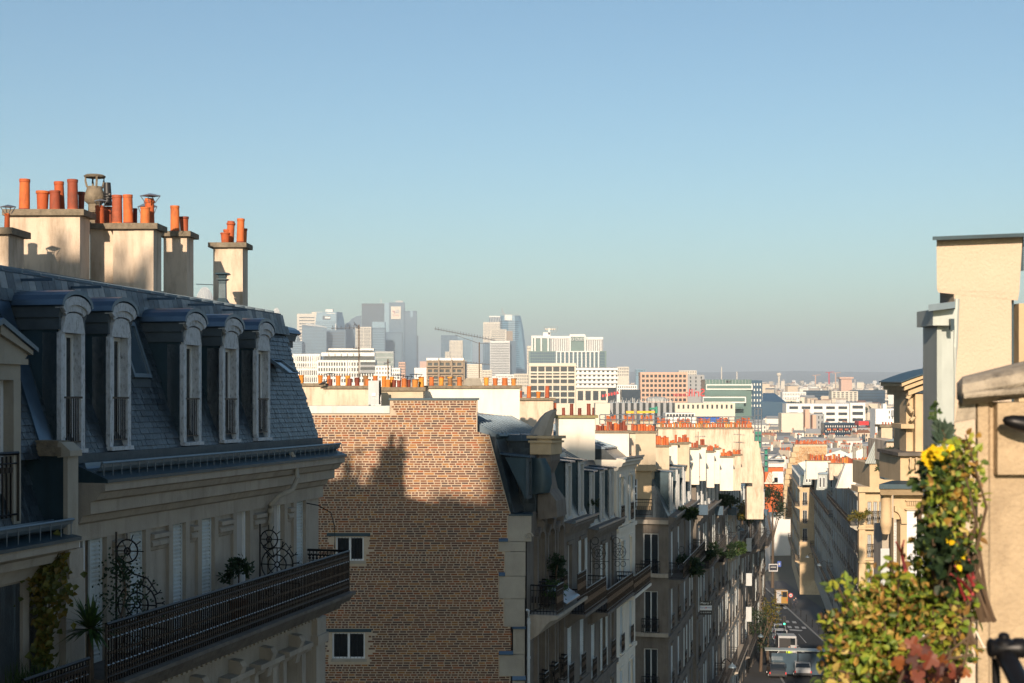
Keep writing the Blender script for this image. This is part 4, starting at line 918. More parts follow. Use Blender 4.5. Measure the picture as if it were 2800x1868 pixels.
# ================================================================ street houses: one builder, each house its own proportions
def FrR(O, ang, slope=0):
    f = Fr(O, ang, slope); f.n = V(-cos(ang), sin(ang), 0); return f
def rail_mesh(pts, h, sp=.11, w=.018):
    b = MB(); up = V(0, 0, 1)
    for z, rr in ((h, .025), (h * .82, .012), (h * .12, .014)): b.tube([p + up * z for p in pts], rr, 4)
    for p, q in zip(pts, pts[1:]):
        n = max(1, int((q - p).length / sp)); u = (q - p).normalized() * w * .5; v = u.cross(up)
        for i in range(n + 1):
            c = p + (q - p) * (i / n); b.hexa([c + u * a + v * e + up * z for a in (-1, 1) for e in (-1, 1) for z in (.02, h)])
            if i < n and sp < .2:
                c2 = p + (q - p) * ((i + .5) / n); b.hexa([c2 + u * a * 2.5 + v * e + up * z for a in (-1, 1) for e in (-1, 1) for z in (h * .4, h * .62)])
    return b
def s_dormer(parent, fr, sc, w, hb, ht, back, roof='zinc_blue', cheek='zinc_dark', frame='paint_grey', over=.12, pitch=.12):
    s0, s1 = sc - w / 2, sc + w / 2; b = MB()
    for sa in (s0, s1 - .05): b.prism_dh(fr, [(-.08, hb), (-.08, ht), (-back, ht), (-.1, hb)], sa, sa + .05)
    d = part(b, 'dormer', cheek, parent)
    b = MB(); b.prism_dh(fr, [(over, ht), (over, ht + .06), (-back - .4, ht + pitch + .06), (-back - .4, ht + pitch)], s0 - .09, s1 + .09); part(b, 'dormer_roof', roof, d)
    b = MB(); j = .1
    b.box(fr, s0, s0 + j, -.14, .0, hb, ht); b.box(fr, s1 - j, s1, -.14, .0, hb, ht); b.box(fr, s0 + j, s1 - j, -.14, -.002, ht - .14, ht); b.box(fr, s0 + j, s1 - j, -.14, -.002, hb, hb + .1)
    m = (s0 + s1) / 2; b.box(fr, m - .03, m + .03, -.12, -.04, hb + .1, ht - .14); part(b, 'dormer_frame', frame, d)
    b = MB(); b.box(fr, s0 + j, s1 - j, -.11, -.09, hb + .1, ht - .14); part(b, 'pane', 'glass_dark', d)
    return d
def house(name, label, fr, s0, s1, he, nst, pitch, nb_, dep=9, wall='limestone', roof='slate', mh=2.6, ms=.8, nd_=None, balc=(0,), rails=True, shut='shutter_paint', top='zinc', cat='building',
          group=None, ww=.95, front=(), cornice=.42, dorm_w=.95, railmat='iron', corn_mat=None, curtain=False, seams=True, rise=1.15, panel=False):
    L = s1 - s0; hb = he - nst * pitch - 3
    root = thing(name, fr((s0 + s1) / 2, -dep / 2, hb), label, cat, group)
    holes = []
    for k in range(nst):
        fl = he - pitch * (k + 1) - .25
        for i in range(nb_):
            c = s0 + L * (i + .5) / nb_; holes.append((c - ww / 2, c + ww / 2, fl + (.05 if k in balc else .25), fl + pitch * .80, k, i))
    b = MB(); b.wall(fr, s0, s1, hb, he, holes, .22)
    fh = []
    ff = Fr(fr(s0, 0, 0), 0); ff.a = -fr.n; ff.n = V(-fr.a.x, -fr.a.y, 0); ff.slope = 0          # near end wall, facing the camera
    for (x0, x1, k) in front:
        fl = he - pitch * (k + 1) - .25; fh.append((x0, x1, fl + .2, fl + pitch * .8))
    b.wall(ff, 0, dep, hb, he, fh, .2)
    b.face([fr(s1, 0, hb), fr(s1, -dep, hb), fr(s1, -dep, he), fr(s1, 0, he)])
    w = part(b, 'wall', wall, root)
    # roof
    b = MB(); b.prism_dh(fr, [(0, he), (-ms, he + mh), (-dep + ms, he + mh), (-dep, he)], s0, s1); part(b, 'roof', roof, root)
    b = MB(); b.prism_dh(fr, [(-ms + .06, he + mh), (-ms + .06, he + mh + .07), (-dep / 2, he + mh + rise), (-dep + ms, he + mh + .07), (-dep + ms, he + mh)], s0 - .06, s1 + .06)
    if seams:
        for i in range(1, int(L / .65)):
            s = s0 + .65 * i; b.prism_dh(fr, [(-ms + .06, he + mh + .07), (-ms + .06, he + mh + .11), (-dep / 2, he + mh + rise + .04), (-dep / 2, he + mh + rise)], s, s + .03)
    part(b, 'zinc_roofing', top, root)
    # cornice, gutter
    c = cornice; b = MB(); b.prism_dh(fr, [(0, he + .08), (c, he), (c, he - .1), (c * .7, he - .16), (c * .6, he - .3), (c * .25, he - .36), (.06, he - .5), (0, he - .5)], s0 - .02, s1 + .02); part(b, 'cornice', corn_mat or wall, root)
    b = MB(); b.prism_dh(fr, [(c - .02, he + .01), (c + .06, he + .05), (c + .07, he + .14), (c + .02, he + .14), (c - .12, he + .03)], s0, s1); part(b, 'gutter', 'zinc', root)
    # windows
    for (a, e, h0, h1, k, i) in holes:
        b = MB(); f = .07; d = -.12; m = (a + e) / 2
        for x0, x1 in ((a, a + f), (m - .04, m + .04), (e - f, e)): b.box(fr, x0, x1, d - .05, d, h0, h1)
        b.box(fr, a + f, e - f, d - .05, d - .002, h1 - f, h1); b.box(fr, a + f, e - f, d - .05, d - .002, h0, h0 + f)
        wn_ = part(b, 'window', 'paint_grey', root)
        r = random.random()
        if shut and r < .35: shutter(wn_, fr, a, e, h0, h1, -.06, shut, .09)
        else:
            b = MB(); b.box(fr, a + f, e - f, d - .04, d - .03, h0 + f, h1 - f); part(b, 'pane', 'glass_dark', wn_)
            if r > .6: b = MB(); b.box(fr, a + f, m - .05, d - .10, d - .08, h0 + f, h1 - f); part(b, 'curtain', 'curtain', wn_)
            if shut and r < .75:
                for q0, q1 in ((a - ww * .5, a - .02), (e + .02, e + ww * .5)): shutter(wn_, fr, q0, q1, h0, h1, .02, shut, .11)
        if rails and k not in balc: part(rail_mesh([fr(a - .02, .08, h0), fr(e + .02, .08, h0)], .85), 'guard_rail', railmat, wn_)
        b = MB(); b.box(fr, a - .14, e + .14, 0, .07, h1 + .02, h1 + .16); part(b, 'lintel', wall, wn_)
        b = MB(); b.box(fr, a - .1, e + .1, 0, .12, h0 - .1, h0 - .02); part(b, 'sill', wall, wn_)
    for (x0, x1, h0, h1) in fh:
        b = MB(); f = .07; d = -.1; m = (x0 + x1) / 2
        for q0, q1 in ((x0, x0 + f), (m - .04, m + .04), (x1 - f, x1)): b.box(ff, q0, q1, d - .05, d, h0, h1)
        b.box(ff, x0 + f, x1 - f, d - .05, d - .002, h1 - f, h1); b.box(ff, x0 + f, x1 - f, d - .05, d - .002, h0, h0 + f); wn_ = part(b, 'window', 'paint_grey', root)
        b = MB(); b.box(ff, x0 + f, x1 - f, d - .04, d - .03, h0 + f, h1 - f); part(b, 'pane', 'glass_dark', wn_)
        part(rail_mesh([ff(x0 - .1, .2, h0), ff(x1 + .1, .2, h0)], .85), 'guard_rail', railmat, wn_)
    for k in balc:
        fl = he - pitch * (k + 1) - .25; b = MB(); b.prism_dh(fr, [(0, fl + .02), (.85, fl), (.85, fl - .12), (.6, fl - .2), (.3, fl - .42), (0, fl - .5)], s0 + .05, s1 - .05); bl = part(b, 'balcony', wall, root)
        part(rail_mesh([fr(s0 + .1, .02, fl), fr(s0 + .1, .8, fl), fr(s1 - .1, .8, fl), fr(s1 - .1, .02, fl)], .95), 'railing', railmat, bl)
        if panel and k == balc[0]: b = MB(); b.box(fr, s0 + .15, s1 - .15, .76, .78, fl + .06, fl + .92); part(b, 'canvas_panel', 'canvas_dark', bl)
    for k in range(1, nst):
        fl = he - pitch * k - .25
        if (k - 1) not in balc: b = MB(); b.box(fr, s0, s1, 0, .1, fl - .1, fl + .08); part(b, 'string_course', wall, root)
    nd_ = nb_ if nd_ is None else nd_
    for i in range(nd_): s_dormer(root, fr, s0 + L * (i + .5) / nd_, min(dorm_w, L / nd_ * .8), he + .12, he + mh * .86, ms * .85)
    root['hb'] = hb; del root['hb']
    return root, ff
# ---------------------------------------------------------------- the brick-gabled house's street front and its neighbours
random.seed(21)
sC = [FC.hit(p)[0] for p in (1440, 1540, 1607, 1686, 1737)]
# first house: ornate front (belongs to the brick gable)
he1 = P(0, 1405)[1]
hs1 = []
pit = 3.2; fl = [he1 - pit * k - .25 for k in range(5)]
for k in range(1, 4):
    for i in range(3): c = sC[0] + 1.0 + (sC[1] - sC[0] - 1.2) * (i + .5) / 3; hs1.append((c - .45, c + .45, fl[k] + .1, fl[k] + pit * .78))
b = MB(); b.wall(FC, 0.02, sC[1], he1 - 12, he1, hs1, .25); b.face([FC(sC[1], 0, he1 - 12), FC(sC[1], -8, he1 - 12), FC(sC[1], -8, he1), FC(sC[1], 0, he1)]); part(b, 'street_wall', 'limestone_shaded', bC)
for a, e, h0, h1 in hs1:
    cf = casement(bC, FC, a, e, h0, h1, -.15, panes=2, mat='paint_grey')
    b = MB()
    for k in range(9):                                    # carved arched hood
        t0, t1 = pi * k / 9, pi * (k + 1) / 9; m = (a + e) / 2
        b.prism_sh(FC, [(m - .62 * cos(t0), h1 + .4 * sin(t0)), (m - .62 * cos(t1), h1 + .4 * sin(t1)), (m - .45 * cos(t1), h1 + .22 * sin(t1)), (m - .45 * cos(t0), h1 + .22 * sin(t0))], 0, .16)
    b.prism_dh(FC, [(0, h1 + .2), (.18, h1 + .25), (.26, h1 + .55), (.1, h1 + .72), (0, h1 + .72)], m - .14, m + .14); b.box(FC, a - .3, a - .08, 0, .14, h0, h1 + .1); b.box(FC, e + .08, e + .3, 0, .14, h0, h1 + .1)
    part(b, 'carved_hood', 'limestone_shaded', cf); part(rail_mesh([FC(a, .05, h0), FC(a + .1, .3, h0), FC(e - .1, .3, h0), FC(e, .05, h0)], .9), 'guard_rail', 'iron', cf)
# roof: slate mansard and zinc
b = MB(); b.prism_dh(FC, [(-.45, he1), (-1.1, P(0, 1195)[1]), (-6, P(0, 1195)[1] + .2), (-8, he1)], .1, sC[1]); part(b, 'roof', 'slate', bC)
hz = P(0, 1195)[1]
b = MB(); b.prism_dh(FC, [(-1.0, hz), (-1.0, hz + .08), (-2.3, P(0, 1135)[1]), (-5, P(0, 1110)[1]), (-5, hz)], .1, sC[1] + .4)
for i in range(14): s = .3 + i * .55; b.prism_dh(FC, [(-1.0, hz + .08), (-1.0, hz + .13), (-2.3, P(0, 1135)[1] + .05), (-2.3, P(0, 1135)[1])], s, s + .035)
part(b, 'zinc_roofing', 'zinc', bC)
b = MB(); b.tube([FC(.05, -1.02, hz + .02), FC(1.6, -1.02, hz + .02)], .07, 8); part(b, 'ridge_roll', 'zinc_dark', bC)
s_dormer(bC, FC, .55, .62, P(0, 1365)[1], P(0, 1252)[1], .8, over=.1, frame='lead')
# projecting carved stone dormer
o0, o1 = 1.55, 3.3
b = MB(); b.box(FC, o0, o1, -2.2, .0, he1 - .1, P(0, 1207)[1]); od = part(b, 'stone_dormer', 'slate', bC)
for r in range(11):
    for i in range(7):
        h = he1 + .05 + r * .215; b = MB(); d = -2.1 + i * .28 + (.14 if r % 2 else 0); b.box(FC, o0 - .015, o0, d, d + .27, h, h + .2)
        if d < -.1: part(b, 'slate', 'slate', od)
b = MB(); b.prism_dh(FC, [(-2.4, P(0, 1207)[1]), (.05, P(0, 1207)[1]), (.05, P(0, 1190)[1]), (-2.4, P(0, 1190)[1])], o0 - .1, o1 + .1)
for d in (-.55, -1.3): b.box(FC, o0 - .13, o1, d, d + .06, P(0, 1207)[1], P(0, 1187)[1])
part(b, 'dormer_roof', 'zinc_blue', od)
b = MB(); b.box(FC, o0 - .1, o1 + .1, -.2, .55, P(0, 1245)[1], P(0, 1200)[1]); b.box(FC, o0 - .16, o1 + .16, -.25, .62, P(0, 1212)[1], P(0, 1206)[1]); b.box(FC, o0 - .2, o1 + .2, -.3, .68, P(0, 1200)[1], P(0, 1192)[1])
part(b, 'stone_cap', 'limestone_warm', od); b = MB(); b.prism_dh(FC, [(.05, he1 - .3), (.05, P(0, 1245)[1]), (.5, P(0, 1245)[1]), (.5, P(0, 1262)[1]), (.3, P(0, 1300)[1]), (.42, P(0, 1345)[1]), (.7, P(0, 1375)[1]), (.75, he1 - .2)], o0, o1); part(b, 'stone_gable', 'limestone_shaded', od)
# leaning shell-shaped crest
b = MB(); rings = []
for k, (dd, yy, w, t) in enumerate(((.05, 1194, .42, .34), (.10, 1182, .38, .33), (.20, 1163, .30, .27), (.30, 1144, .22, .22), (.42, 1130, .15, .17), (.55, 1121, .07, .08))):
    h = P(0, yy)[1]; sc = o0 + .45; rings.append([FC(sc + w * cos(2 * pi * j / 12), dd + t * (1 + .18 * (j % 2)) * sin(2 * pi * j / 12), h + .04 * (j % 2)) for j in range(12)])
b.loft(rings); part(b, 'carved_crest', 'limestone', od, smooth=True)
b = MB()
rings = [[FC(o0 - .1 + .0, d0 + w * cos(2 * pi * j / 10), P(0, y)[1]) - FC.a * (.22 * max(0, sin(2 * pi * j / 10))) for j in range(10)] for d0, y, w in ((.05, 1255, .3), (.12, 1285, .42), (.10, 1325, .48), (.05, 1352, .44), (.02, 1356, .2))]
b.loft(rings); part(b, 'lead_hood', 'zinc_dark', od, smooth=True)
# curved balcony with planting
flb = fl[1]
b = MB(); b.prism_dh(FC, [(0, flb), (1.0, flb), (1.0, flb - .12), (.7, flb - .22), (.3, flb - .7), (0, flb - .9)], .35, sC[1] - .3); bal = part(b, 'balcony', 'limestone', bC)
part(rail_mesh([FC(.4, .05, flb), FC(.4, .95, flb), FC(1.6, .95, flb)], 1.0), 'railing', 'iron', bal)
b = MB()
for k in range(8): t0, t1 = k / 8, (k + 1) / 8; b.prism_dh(FC, [(.2, flb + .75), (1.05, flb + .25), (1.05, flb + .22), (.2, flb + .7)], 1.7 + 2.6 * t0, 1.7 + 2.6 * t1 - .002)
part(b, 'zinc_canopy', 'zinc_blue', bal)
part(rail_mesh([FC(4.3, .95, flb), FC(sC[1] - .35, .95, flb)], 1.0), 'railing', 'iron', bal)
def shrub(name, label, c, rad, n, ln, wd, mat, cat='shrub', group=None, trunk=True, lumps=7):
    c = Vector(c); root = thing(name, c - V(0, 0, rad[2]), label, cat, group)
    if trunk: b = MB(); b.tube([c - V(0, 0, rad[2] * 1.1), c - V(.02, 0, rad[2] * .3), c + V(.03, 0, rad[2] * .3)], max(.012, rad[0] * .05), 5); part(b, 'stem', 'bark', root)
    b = MB(); foliage(b, c, rad, n, ln, wd, lumps=lumps); part(b, 'foliage', mat, root); return root
q = FC(1.7, .7, flb + .75); shrub('balcony_shrub', 'bright green shrub spilling over the balcony behind the stone quoins', q, (.6, .6, .5), 800, .11, .05, 'leaf_green')
q = FC(2.7, .5, flb + 1.35); shrub('balcony_shrub', 'dark leafy bush above the green shrub on the ornate balcony', q, (.62, .6, .45), 700, .12, .07, 'leaf_dark')
# neighbours down to the cross street
hC2 = FC.hit(1575, 1432, .42)[1]; hC3 = FC.hit(1645, 1446, .42)[1]; hC4 = FC.hit(1710, 1258, .42)[1]
house('apartment_house', 'narrow cream house with two tall dormers beside the carved stone dormer', FC, sC[1], sC[2], hC2, 4, 3.2, 2, 8, 'limestone_shaded', mh=2.7, ms=1.0, rise=1.7, balc=(0,), panel=True, group='houses along the left pavement')
house('apartment_house', 'cream house with three zinc dormers and a planted sill', FC, sC[2], sC[3], hC3, 4, 3.2, 3, 8, 'limestone_shaded', mh=2.8, ms=1.1, rise=1.7, balc=(0,), panel=True, group='houses along the left pavement')
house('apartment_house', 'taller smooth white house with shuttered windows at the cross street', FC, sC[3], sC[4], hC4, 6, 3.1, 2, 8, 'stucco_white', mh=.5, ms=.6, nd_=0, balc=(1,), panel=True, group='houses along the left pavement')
for i, (px, py, d, r) in enumerate(((1617, 1376, .0, .2), (1634, 1368, .0, .28))):
    s, h = FC.hit(px, py, d); shrub('window_box_plant', ('low window box plant on the three-dormer house', 'taller window box plant on the three-dormer house')[i], FC(s, d, h), (r, r, r), 160, .09, .05, 'leaf_dark')
def small_trellis(fr, s, h, label, k=1.0):
    b = MB(); P_ = lambda d, z: fr(s, d, h + z * k)
    b.tube([P_(.1, 0), P_(.1, 1.7)], .016, 4); b.tube([P_(.1, .5), P_(.9, .5)], .012, 4)
    for c, z, r in ((.45, .85, .3), (.45, .85, .16), (.3, 1.35, .16), (.35, .3, .12), (.62, .3, .12)): b.tube([P_(c + r * cos(2 * pi * j / 12), z + r * sin(2 * pi * j / 12)) for j in range(13)], .012, 4)
    for j in range(6): a = j * pi / 3; b.tube([P_(.45, .85), P_(.45 + .3 * cos(a), .85 + .3 * sin(a))], .009, 4)
    return part(b, 'trellis_screen', 'iron', None, label=label, cat='trellis', group='scrolled iron balcony dividers')
for px, py, lb in ((1640, 1555, 'scrolled iron screen on the balcony of the three-dormer house'), (1697, 1548, 'scrolled iron screen on the balcony of the tall white house')):
    s, h = FC.hit(px, py, .5); small_trellis(FC, s, h - .2, lb)
# chimney stacks rising behind these roofs -----------------------------------------------------
def z3(a, b_): return (1550 + a * .234, 980 + b_ * .234)
k1 = stack(None, 1421, 1513, 1095, 1172, 62, .6, [(1424, 1069, 8), (1446, 1056, 12), (1472, 1071, 12, 1, 'terracotta_gold'), (1496, 1056, 12, 0, 'terracotta_dark')], mat='stucco', name='chimney_stack'); tag(k1, 'cream chimney wall with three tall pots behind the carved crest', 'chimney')
k2 = stack(None, 1520, 1627, 1143, 1222, 64, .7, [(1517, 1102, 9), (1541, 1115, 9), (1563, 1104, 10), (1585, 1116, 10), (1610, 1104, 11), (1622, 1115, 6)], mat='stucco_white', capmat='capstone_moss', potmat='terracotta_dark', name='chimney_stack', over=.14, cap=.06); tag(k2, 'white chimney wall with a moss covered cap and dark red pots', 'chimney')
random.seed(5)
def rp(x0, x1, y0, y1, n, w, mats=('terracotta',), yb=None): return [(x0 + (x1 - x0) * (i + .5) / n + random.uniform(-1, 1), random.uniform(y0, y1), w * random.uniform(.85, 1.15), random.choice((0, 0, 1, 2)), random.choice(mats), random.choice((0, 0, 1))) for i in range(n)]
k3 = stack(None, 1627, 1720, 1184, 1245, 71, .6, rp(1630, 1716, 1151, 1166, 12, 8.5, ('terracotta', 'terracotta_dark')), mat='stucco_white', name='chimney_stack'); tag(k3, 'pale chimney wall carrying a close row of a dozen pots', 'chimney')
k4 = stack(None, 1738, 1793, 1184, 1240, 76, .9, rp(1726, 1790, 1156, 1168, 8, 8.5), mat='stucco_tan', name='chimney_stack'); tag(k4, 'tan chimney block beside the close row of pots', 'chimney')
k4b = stack(None, 1722, 1738, 1185, 1250, 73, .6, [], mat='stucco', name='chimney_stack'); tag(k4b, 'narrow cream pier joining the two pot-laden chimneys', 'chimney')
k5 = stack(None, 1800, 2058, 1173, 1300, 112, .9, rp(1803, 2056, 1154, 1160, 34, 6, ('terracotta', 'terracotta_gold', 'terracotta')), mat='stucco', name='chimney_stack', seams=(1834, 1837, 1949, 1952), capmat='capstone'); tag(k5, 'very long cream party wall with a row of small pots', 'chimney')
for i, (x0, x1, yt, yb, Y, pots, mt, lb) in enumerate((
    (1792, 1830, 1222, 1270, 84, rp(1795, 1828, 1188, 1205, 5, 8), 'stucco_tan', 'low tan chimney with five tall orange pots'),
    (1830, 1853, 1216, 1290, 88, rp(1831, 1852, 1188, 1205, 3, 7), 'stucco_white', 'narrow white chimney in front of the long party wall'),
    (1853, 1885, 1214, 1290, 88.5, rp(1854, 1883, 1188, 1204, 5, 7.5), 'stucco_tan', 'tan chimney slab next to the narrow white one'),
    (1887, 1912, 1229, 1300, 92, rp(1890, 1910, 1205, 1212, 3, 6.5), 'stucco_white', 'small white chimney with two stacked pots'),
    (1912, 1930, 1222, 1290, 94, rp(1914, 1928, 1198, 1208, 2, 6.5), 'stucco_white', 'slim white chimney behind the stacked pots'),
    (1931, 1953, 1237, 1310, 99, rp(1933, 1951, 1217, 1224, 3, 6.5), 'stucco_white', 'white chimney above the blue dormer roofs'),
    (1953, 1968, 1229, 1300, 101, rp(1954, 1966, 1214, 1220, 2, 6), 'stucco_white', 'slender white chimney topped by a dark flat hat'),
    (1968, 2005, 1251, 1320, 106, rp(1970, 2004, 1226, 1240, 6, 6.5), 'stucco_white', 'white chimney crowded with mixed orange pots'),
    (2005, 2026, 1246, 1320, 109, rp(2006, 2024, 1228, 1238, 4, 6), 'stucco', 'cream chimney at the end of the roof terrace row'))):
    st = stack(None, x0, x1, yt, yb, Y, .6, pots, mat=mt, name='chimney_stack', over=.12); tag(st, lb, 'chimney')
# end wall with stepped shoulder at the far right of the row
b = MB(); f5 = frontal(0, 113); pl = [f5.hit(x, y) for x, y in ((2042, 1173), (2062, 1173), (2062, 1207), (2074, 1207), (2088, 1300), (2088, 1420), (2042, 1420))]
b.prism_sh(f5, pl, -.8, 0); part(b, 'party_gable', 'stucco', None, label='cream stepped end wall closing the long party wall', cat='wall')
mast('thin aerial mast in front of the long party wall', 2021.5, 1150, 1280, 110, [(2005, 1188, 2038, 1190, 4, 4), (2010, 1210, 2030, 1210, 3, 4)])
mast('twin aerial mast between the white chimneys', 1909, 1180, 1245, 97, [(1900, 1195, 1930, 1194, 5, 4)])
# ---------------------------------------------------------------- corner house beyond the cross street
ANG = math.atan(.235)
D = [(1828, 80), (1905, 93), (1950, 106), (1990, 119), (2025, 132), (2055, 147), (2080, 162)]
fD = Fr(W(1828, 1030, 80), ANG, .012)
he = -(1416 - 1030) / F * 80
rD, ff = house('corner_house', 'corner house with a slate hip, pedimented stone dormer and shuttered end windows', fD, 0, 13.2, he, 5, 3.25, 4, 9, 'limestone_shaded', mh=2.9, ms=1.3, balc=(0,), front=((.55, 1.45, 0), (.6, 1.4, 1), (.6, 1.4, 2)), group='houses along the left pavement')
# end-wall extras: shutters, string courses, pedimented dormer
g = frontal(W(1828, 1030, 80).x, 80)
ph = lambda x, y: g.hit(x, y, .1)
for y in (1428, 1574, 1737): b = MB(); s0, h = ph(1722, y); b.box(ff, 0, 2.6, 0, .22, h - .12, h + .1); part(b, 'string_course', 'limestone', rD)
c = ff(1.55, .12, 0); s0, hp = 0, P(0, 0)
h0, h1 = -(1395 - 1030) / F * 80, -(1288 - 1030) / F * 80
b = MB(); b.box(ff, .95, 2.35, -1.2, .1, h0, h1); st = part(b, 'stone_dormer', 'limestone_warm', rD)
b = MB(); n = 10
pl = [(.75, h1), (.75, h1 + .12)] + [(1.65 - 1.0 * cos(pi * k / n), h1 + .12 + .55 * sin(pi * k / n)) for k in range(n + 1)] + [(2.55, h1)]
b.prism_sh(ff, pl, -1.2, .3); part(b, 'pediment', 'limestone_warm', st)
b = MB(); b.box(ff, 1.75, 2.3, .1, .13, h0, h1 - .5); part(b, 'window_frame', 'paint_white', st)
b = MB()
for i in range(4): b.box(ff, 1.8, 2.25, .131, .14, h0 + .1 + i * .42, h0 + .45 + i * .42)
part(b, 'panes', 'glass_dark', st)
part(rail_mesh([ff(.8, .9, h0 - .3), ff(2.5, .9, h0 - .3)], .95), 'railing', 'iron', rD)
LB = ['house with a long row of blue zinc dormers after the slate hip', 'house with five white framed dormers in the middle of the row', 'house with a grey planter ledge and a close set of dormers', 'house with a leafy roof terrace and sunlit pergola wall', 'house with an iron balcony and a square white lamp bracket', 'last house of the left row before the bend']
rt = []
for i in range(1, 7):
    px, Y = D[i]; f = Fr(W(px, 1030, Y), ANG, .012); L = 13.6 if i < 6 else 9
    heD = -(1411 - 1030) / F * Y
    r_, _ = house('apartment_house', LB[i - 1], f, 0, L, heD, 5, 3.2, 4 if i < 4 else 3, 9, ('limestone_shaded', 'limestone_shaded', 'limestone', 'limestone_shaded', 'limestone_dark', 'limestone_shaded')[i - 1], mh=2.9, ms=1.2, nd_=(5, 5, 5, 4, 4, 3)[i - 1], balc=(0, 3), panel=(i in (1, 2, 4)), group='houses along the left pavement')
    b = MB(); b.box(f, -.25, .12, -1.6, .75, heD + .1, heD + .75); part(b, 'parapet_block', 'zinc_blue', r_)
    b = MB(); b.box(f, -.3, .0, -9, .0, heD - 12, heD + 3.2); part(b, 'party_wall', 'limestone_shaded', r_)
    rt.append(f)
for i, (px, py, Y, r, lb, mt) in enumerate(((2030, 1395, 124, 1.5, 'large bush on the roof terrace of the left row', 'leaf_yellow'), (2048, 1400, 128, 1.6, 'brown green bush hanging over the terrace edge', 'leaf_dark'), (1972, 1362, 112, .7, 'small dark bush on a planter ledge', 'leaf_dark'),
     (1998, 1372, 116, .8, 'dark bush next to the terrace pergola', 'leaf_dark'), (1888, 1545, 84, .9, 'dark climbing plant on the corner house balcony', 'leaf_dark'), (1940, 1515, 94, .8, 'trailing plant on the long balcony', 'leaf_dark'), (1992, 1508, 108, .8, 'dark balcony plant under the planter ledges', 'leaf_dark'), (2020, 1500, 118, .7, 'green balcony plant beside the white lamp bracket', 'leaf_green'), (1875, 1400, 86, .6, 'dark plant at the slate hip edge', 'leaf_dark'))):
    shrub('terrace_bush', lb, W(px, py, Y - 1), (r, r, r * .75), 500, .28, .16, mt)
for i, (px, py, k) in enumerate(((1868, 1540, 0), (1895, 1530, 0), (1930, 1500, 1), (1953, 1478, 1), (1990, 1460, 2), (2062, 1450, 4), (2092, 1450, 5))):
    f = fD if k == 0 else rt[k - 1]; s, h = f.hit(px, py, .4); small_trellis(f, s, h - .9, ('first', 'second', 'third', 'fourth', 'fifth', 'sixth', 'last')[i] + ' scrolled iron screen down the left row of balconies', 1.25)
# agency board on the corner house: black, white, black
s, h = fD.hit(1930, 1660, .9); c = fD(s, 0, h); b = MB(); c = W(1930, 1660, 84); w = 33 / F * 84 / 2
def card(y0, y1, mat, t=.0): b = MB(); b.hexa([W(x, y, 84 + d) for x in (1913.5, 1946.5) for d in (-.04 - t, .04 + t) for y in (y1, y0)]); return b
brd = part(card(1643, 1681, 0), 'estate_board', 'plastic_black', None, label='estate agent board in black and white jutting from the corner house', cat='sign')
part(card(1656, 1669, 0, .01), 'white_band', 'paint_white', brd)
def text(body, parent, at, size, mat, rot=(pi / 2, 0, 0), ext=.004, name='lettering', mirror=False, align='CENTER'):
    cu = bpy.data.curves.new(name, 'FONT'); cu.body = body; cu.size = size; cu.extrude = ext; cu.align_x = align; cu.align_y = 'CENTER'
    t = bpy.data.objects.new('text_source', cu); SC.collection.objects.link(t); dg = bpy.context.evaluated_depsgraph_get(); dg.update()
    me = bpy.data.meshes.new_from_object(t.evaluated_get(dg)); bpy.data.objects.remove(t); bpy.data.curves.remove(cu)
    me.materials.clear(); me.materials.append(MATS[mat]); o = bpy.data.objects.new(name, me); link(o, parent, at); o.rotation_euler = rot
    if mirror: o.scale = (-1, 1, 1)
    return o
M('paint_blue', (.04, .09, .35), .5); M('paint_red', (.55, .03, .03), .5)
text('Merci !', brd, W(1930, 1649.5, 83.93), .22, 'paint_white'); text('Paris', brd, W(1921, 1661.5, 83.93), .16, 'paint_blue'); text('immo', brd, W(1939, 1661.5, 83.93), .14, 'paint_blue'); text('01 42 52 00 46', brd, W(1930, 1675, 83.93), .1, 'paint_white')
b = MB(); b.face([W(1928, 1663.5, 83.94), W(1933, 1663.5, 83.94), W(1930.5, 1659, 83.94)]); part(b, 'red_emblem', 'paint_red', brd)
# ================================================================ right side of the street
random.seed(33)
def fbox(b, x0, x1, y0, y1, Y, dep): b.hexa([W(x, y, Y) + V(0, t, 0) for x in (x0, x1) for t in (0, dep) for y in (y1, y0)])
def pbox(parent, name, mat, x0, x1, y0, y1, Y, dep, **k): b = MB(); fbox(b, x0, x1, y0, y1, Y, dep); return part(b, name, mat, parent, **k)
# --- far houses of the right row, near corner by pixel and distance
RA = math.atan(.165)
RR = [('apartment_house', 'shaded house with a long grey street front and pale zinc roof on the right pavement', 2347, 150, 1348, 45, 5, 'limestone_pale', (.8, 1.8), 2.4, 1.6, 14),
      ('apartment_house', 'house with iron balconies and sunlit cornice between the zinc roofs', 2283, 195, 1346, 60, 5, 'limestone_pale', (.7, 1.7), 2.8, 1.2, 18),
      ('apartment_house', 'flat stone house with a sunlit pilaster and small dark windows', 2187, 255, 1332, 46, 5, 'limestone_warm', (.5, 1.3), 2.4, 1.3, 14)]
rf = []
for nm, lb, px, Y, ye, L, nst, wl, fx, mh, ms, nb2 in RR:
    f = FrR(W(px, 1030, Y), RA, .02); heR = -(ye - 1030) / F * Y
    r_, _ = house(nm, lb, f, 0, L, heR, nst, 3.25, nb2, 9, wl, 'zinc' if ms > 1.5 else 'slate', mh, ms, balc=(0, 3), front=((fx[0], fx[1], 0), (fx[0], fx[1], 1), (fx[0], fx[1], 2)), top='zinc_pale', nd_=nb2 if ms < 1.5 else 0, group='houses along the right pavement')
    rf.append(f)
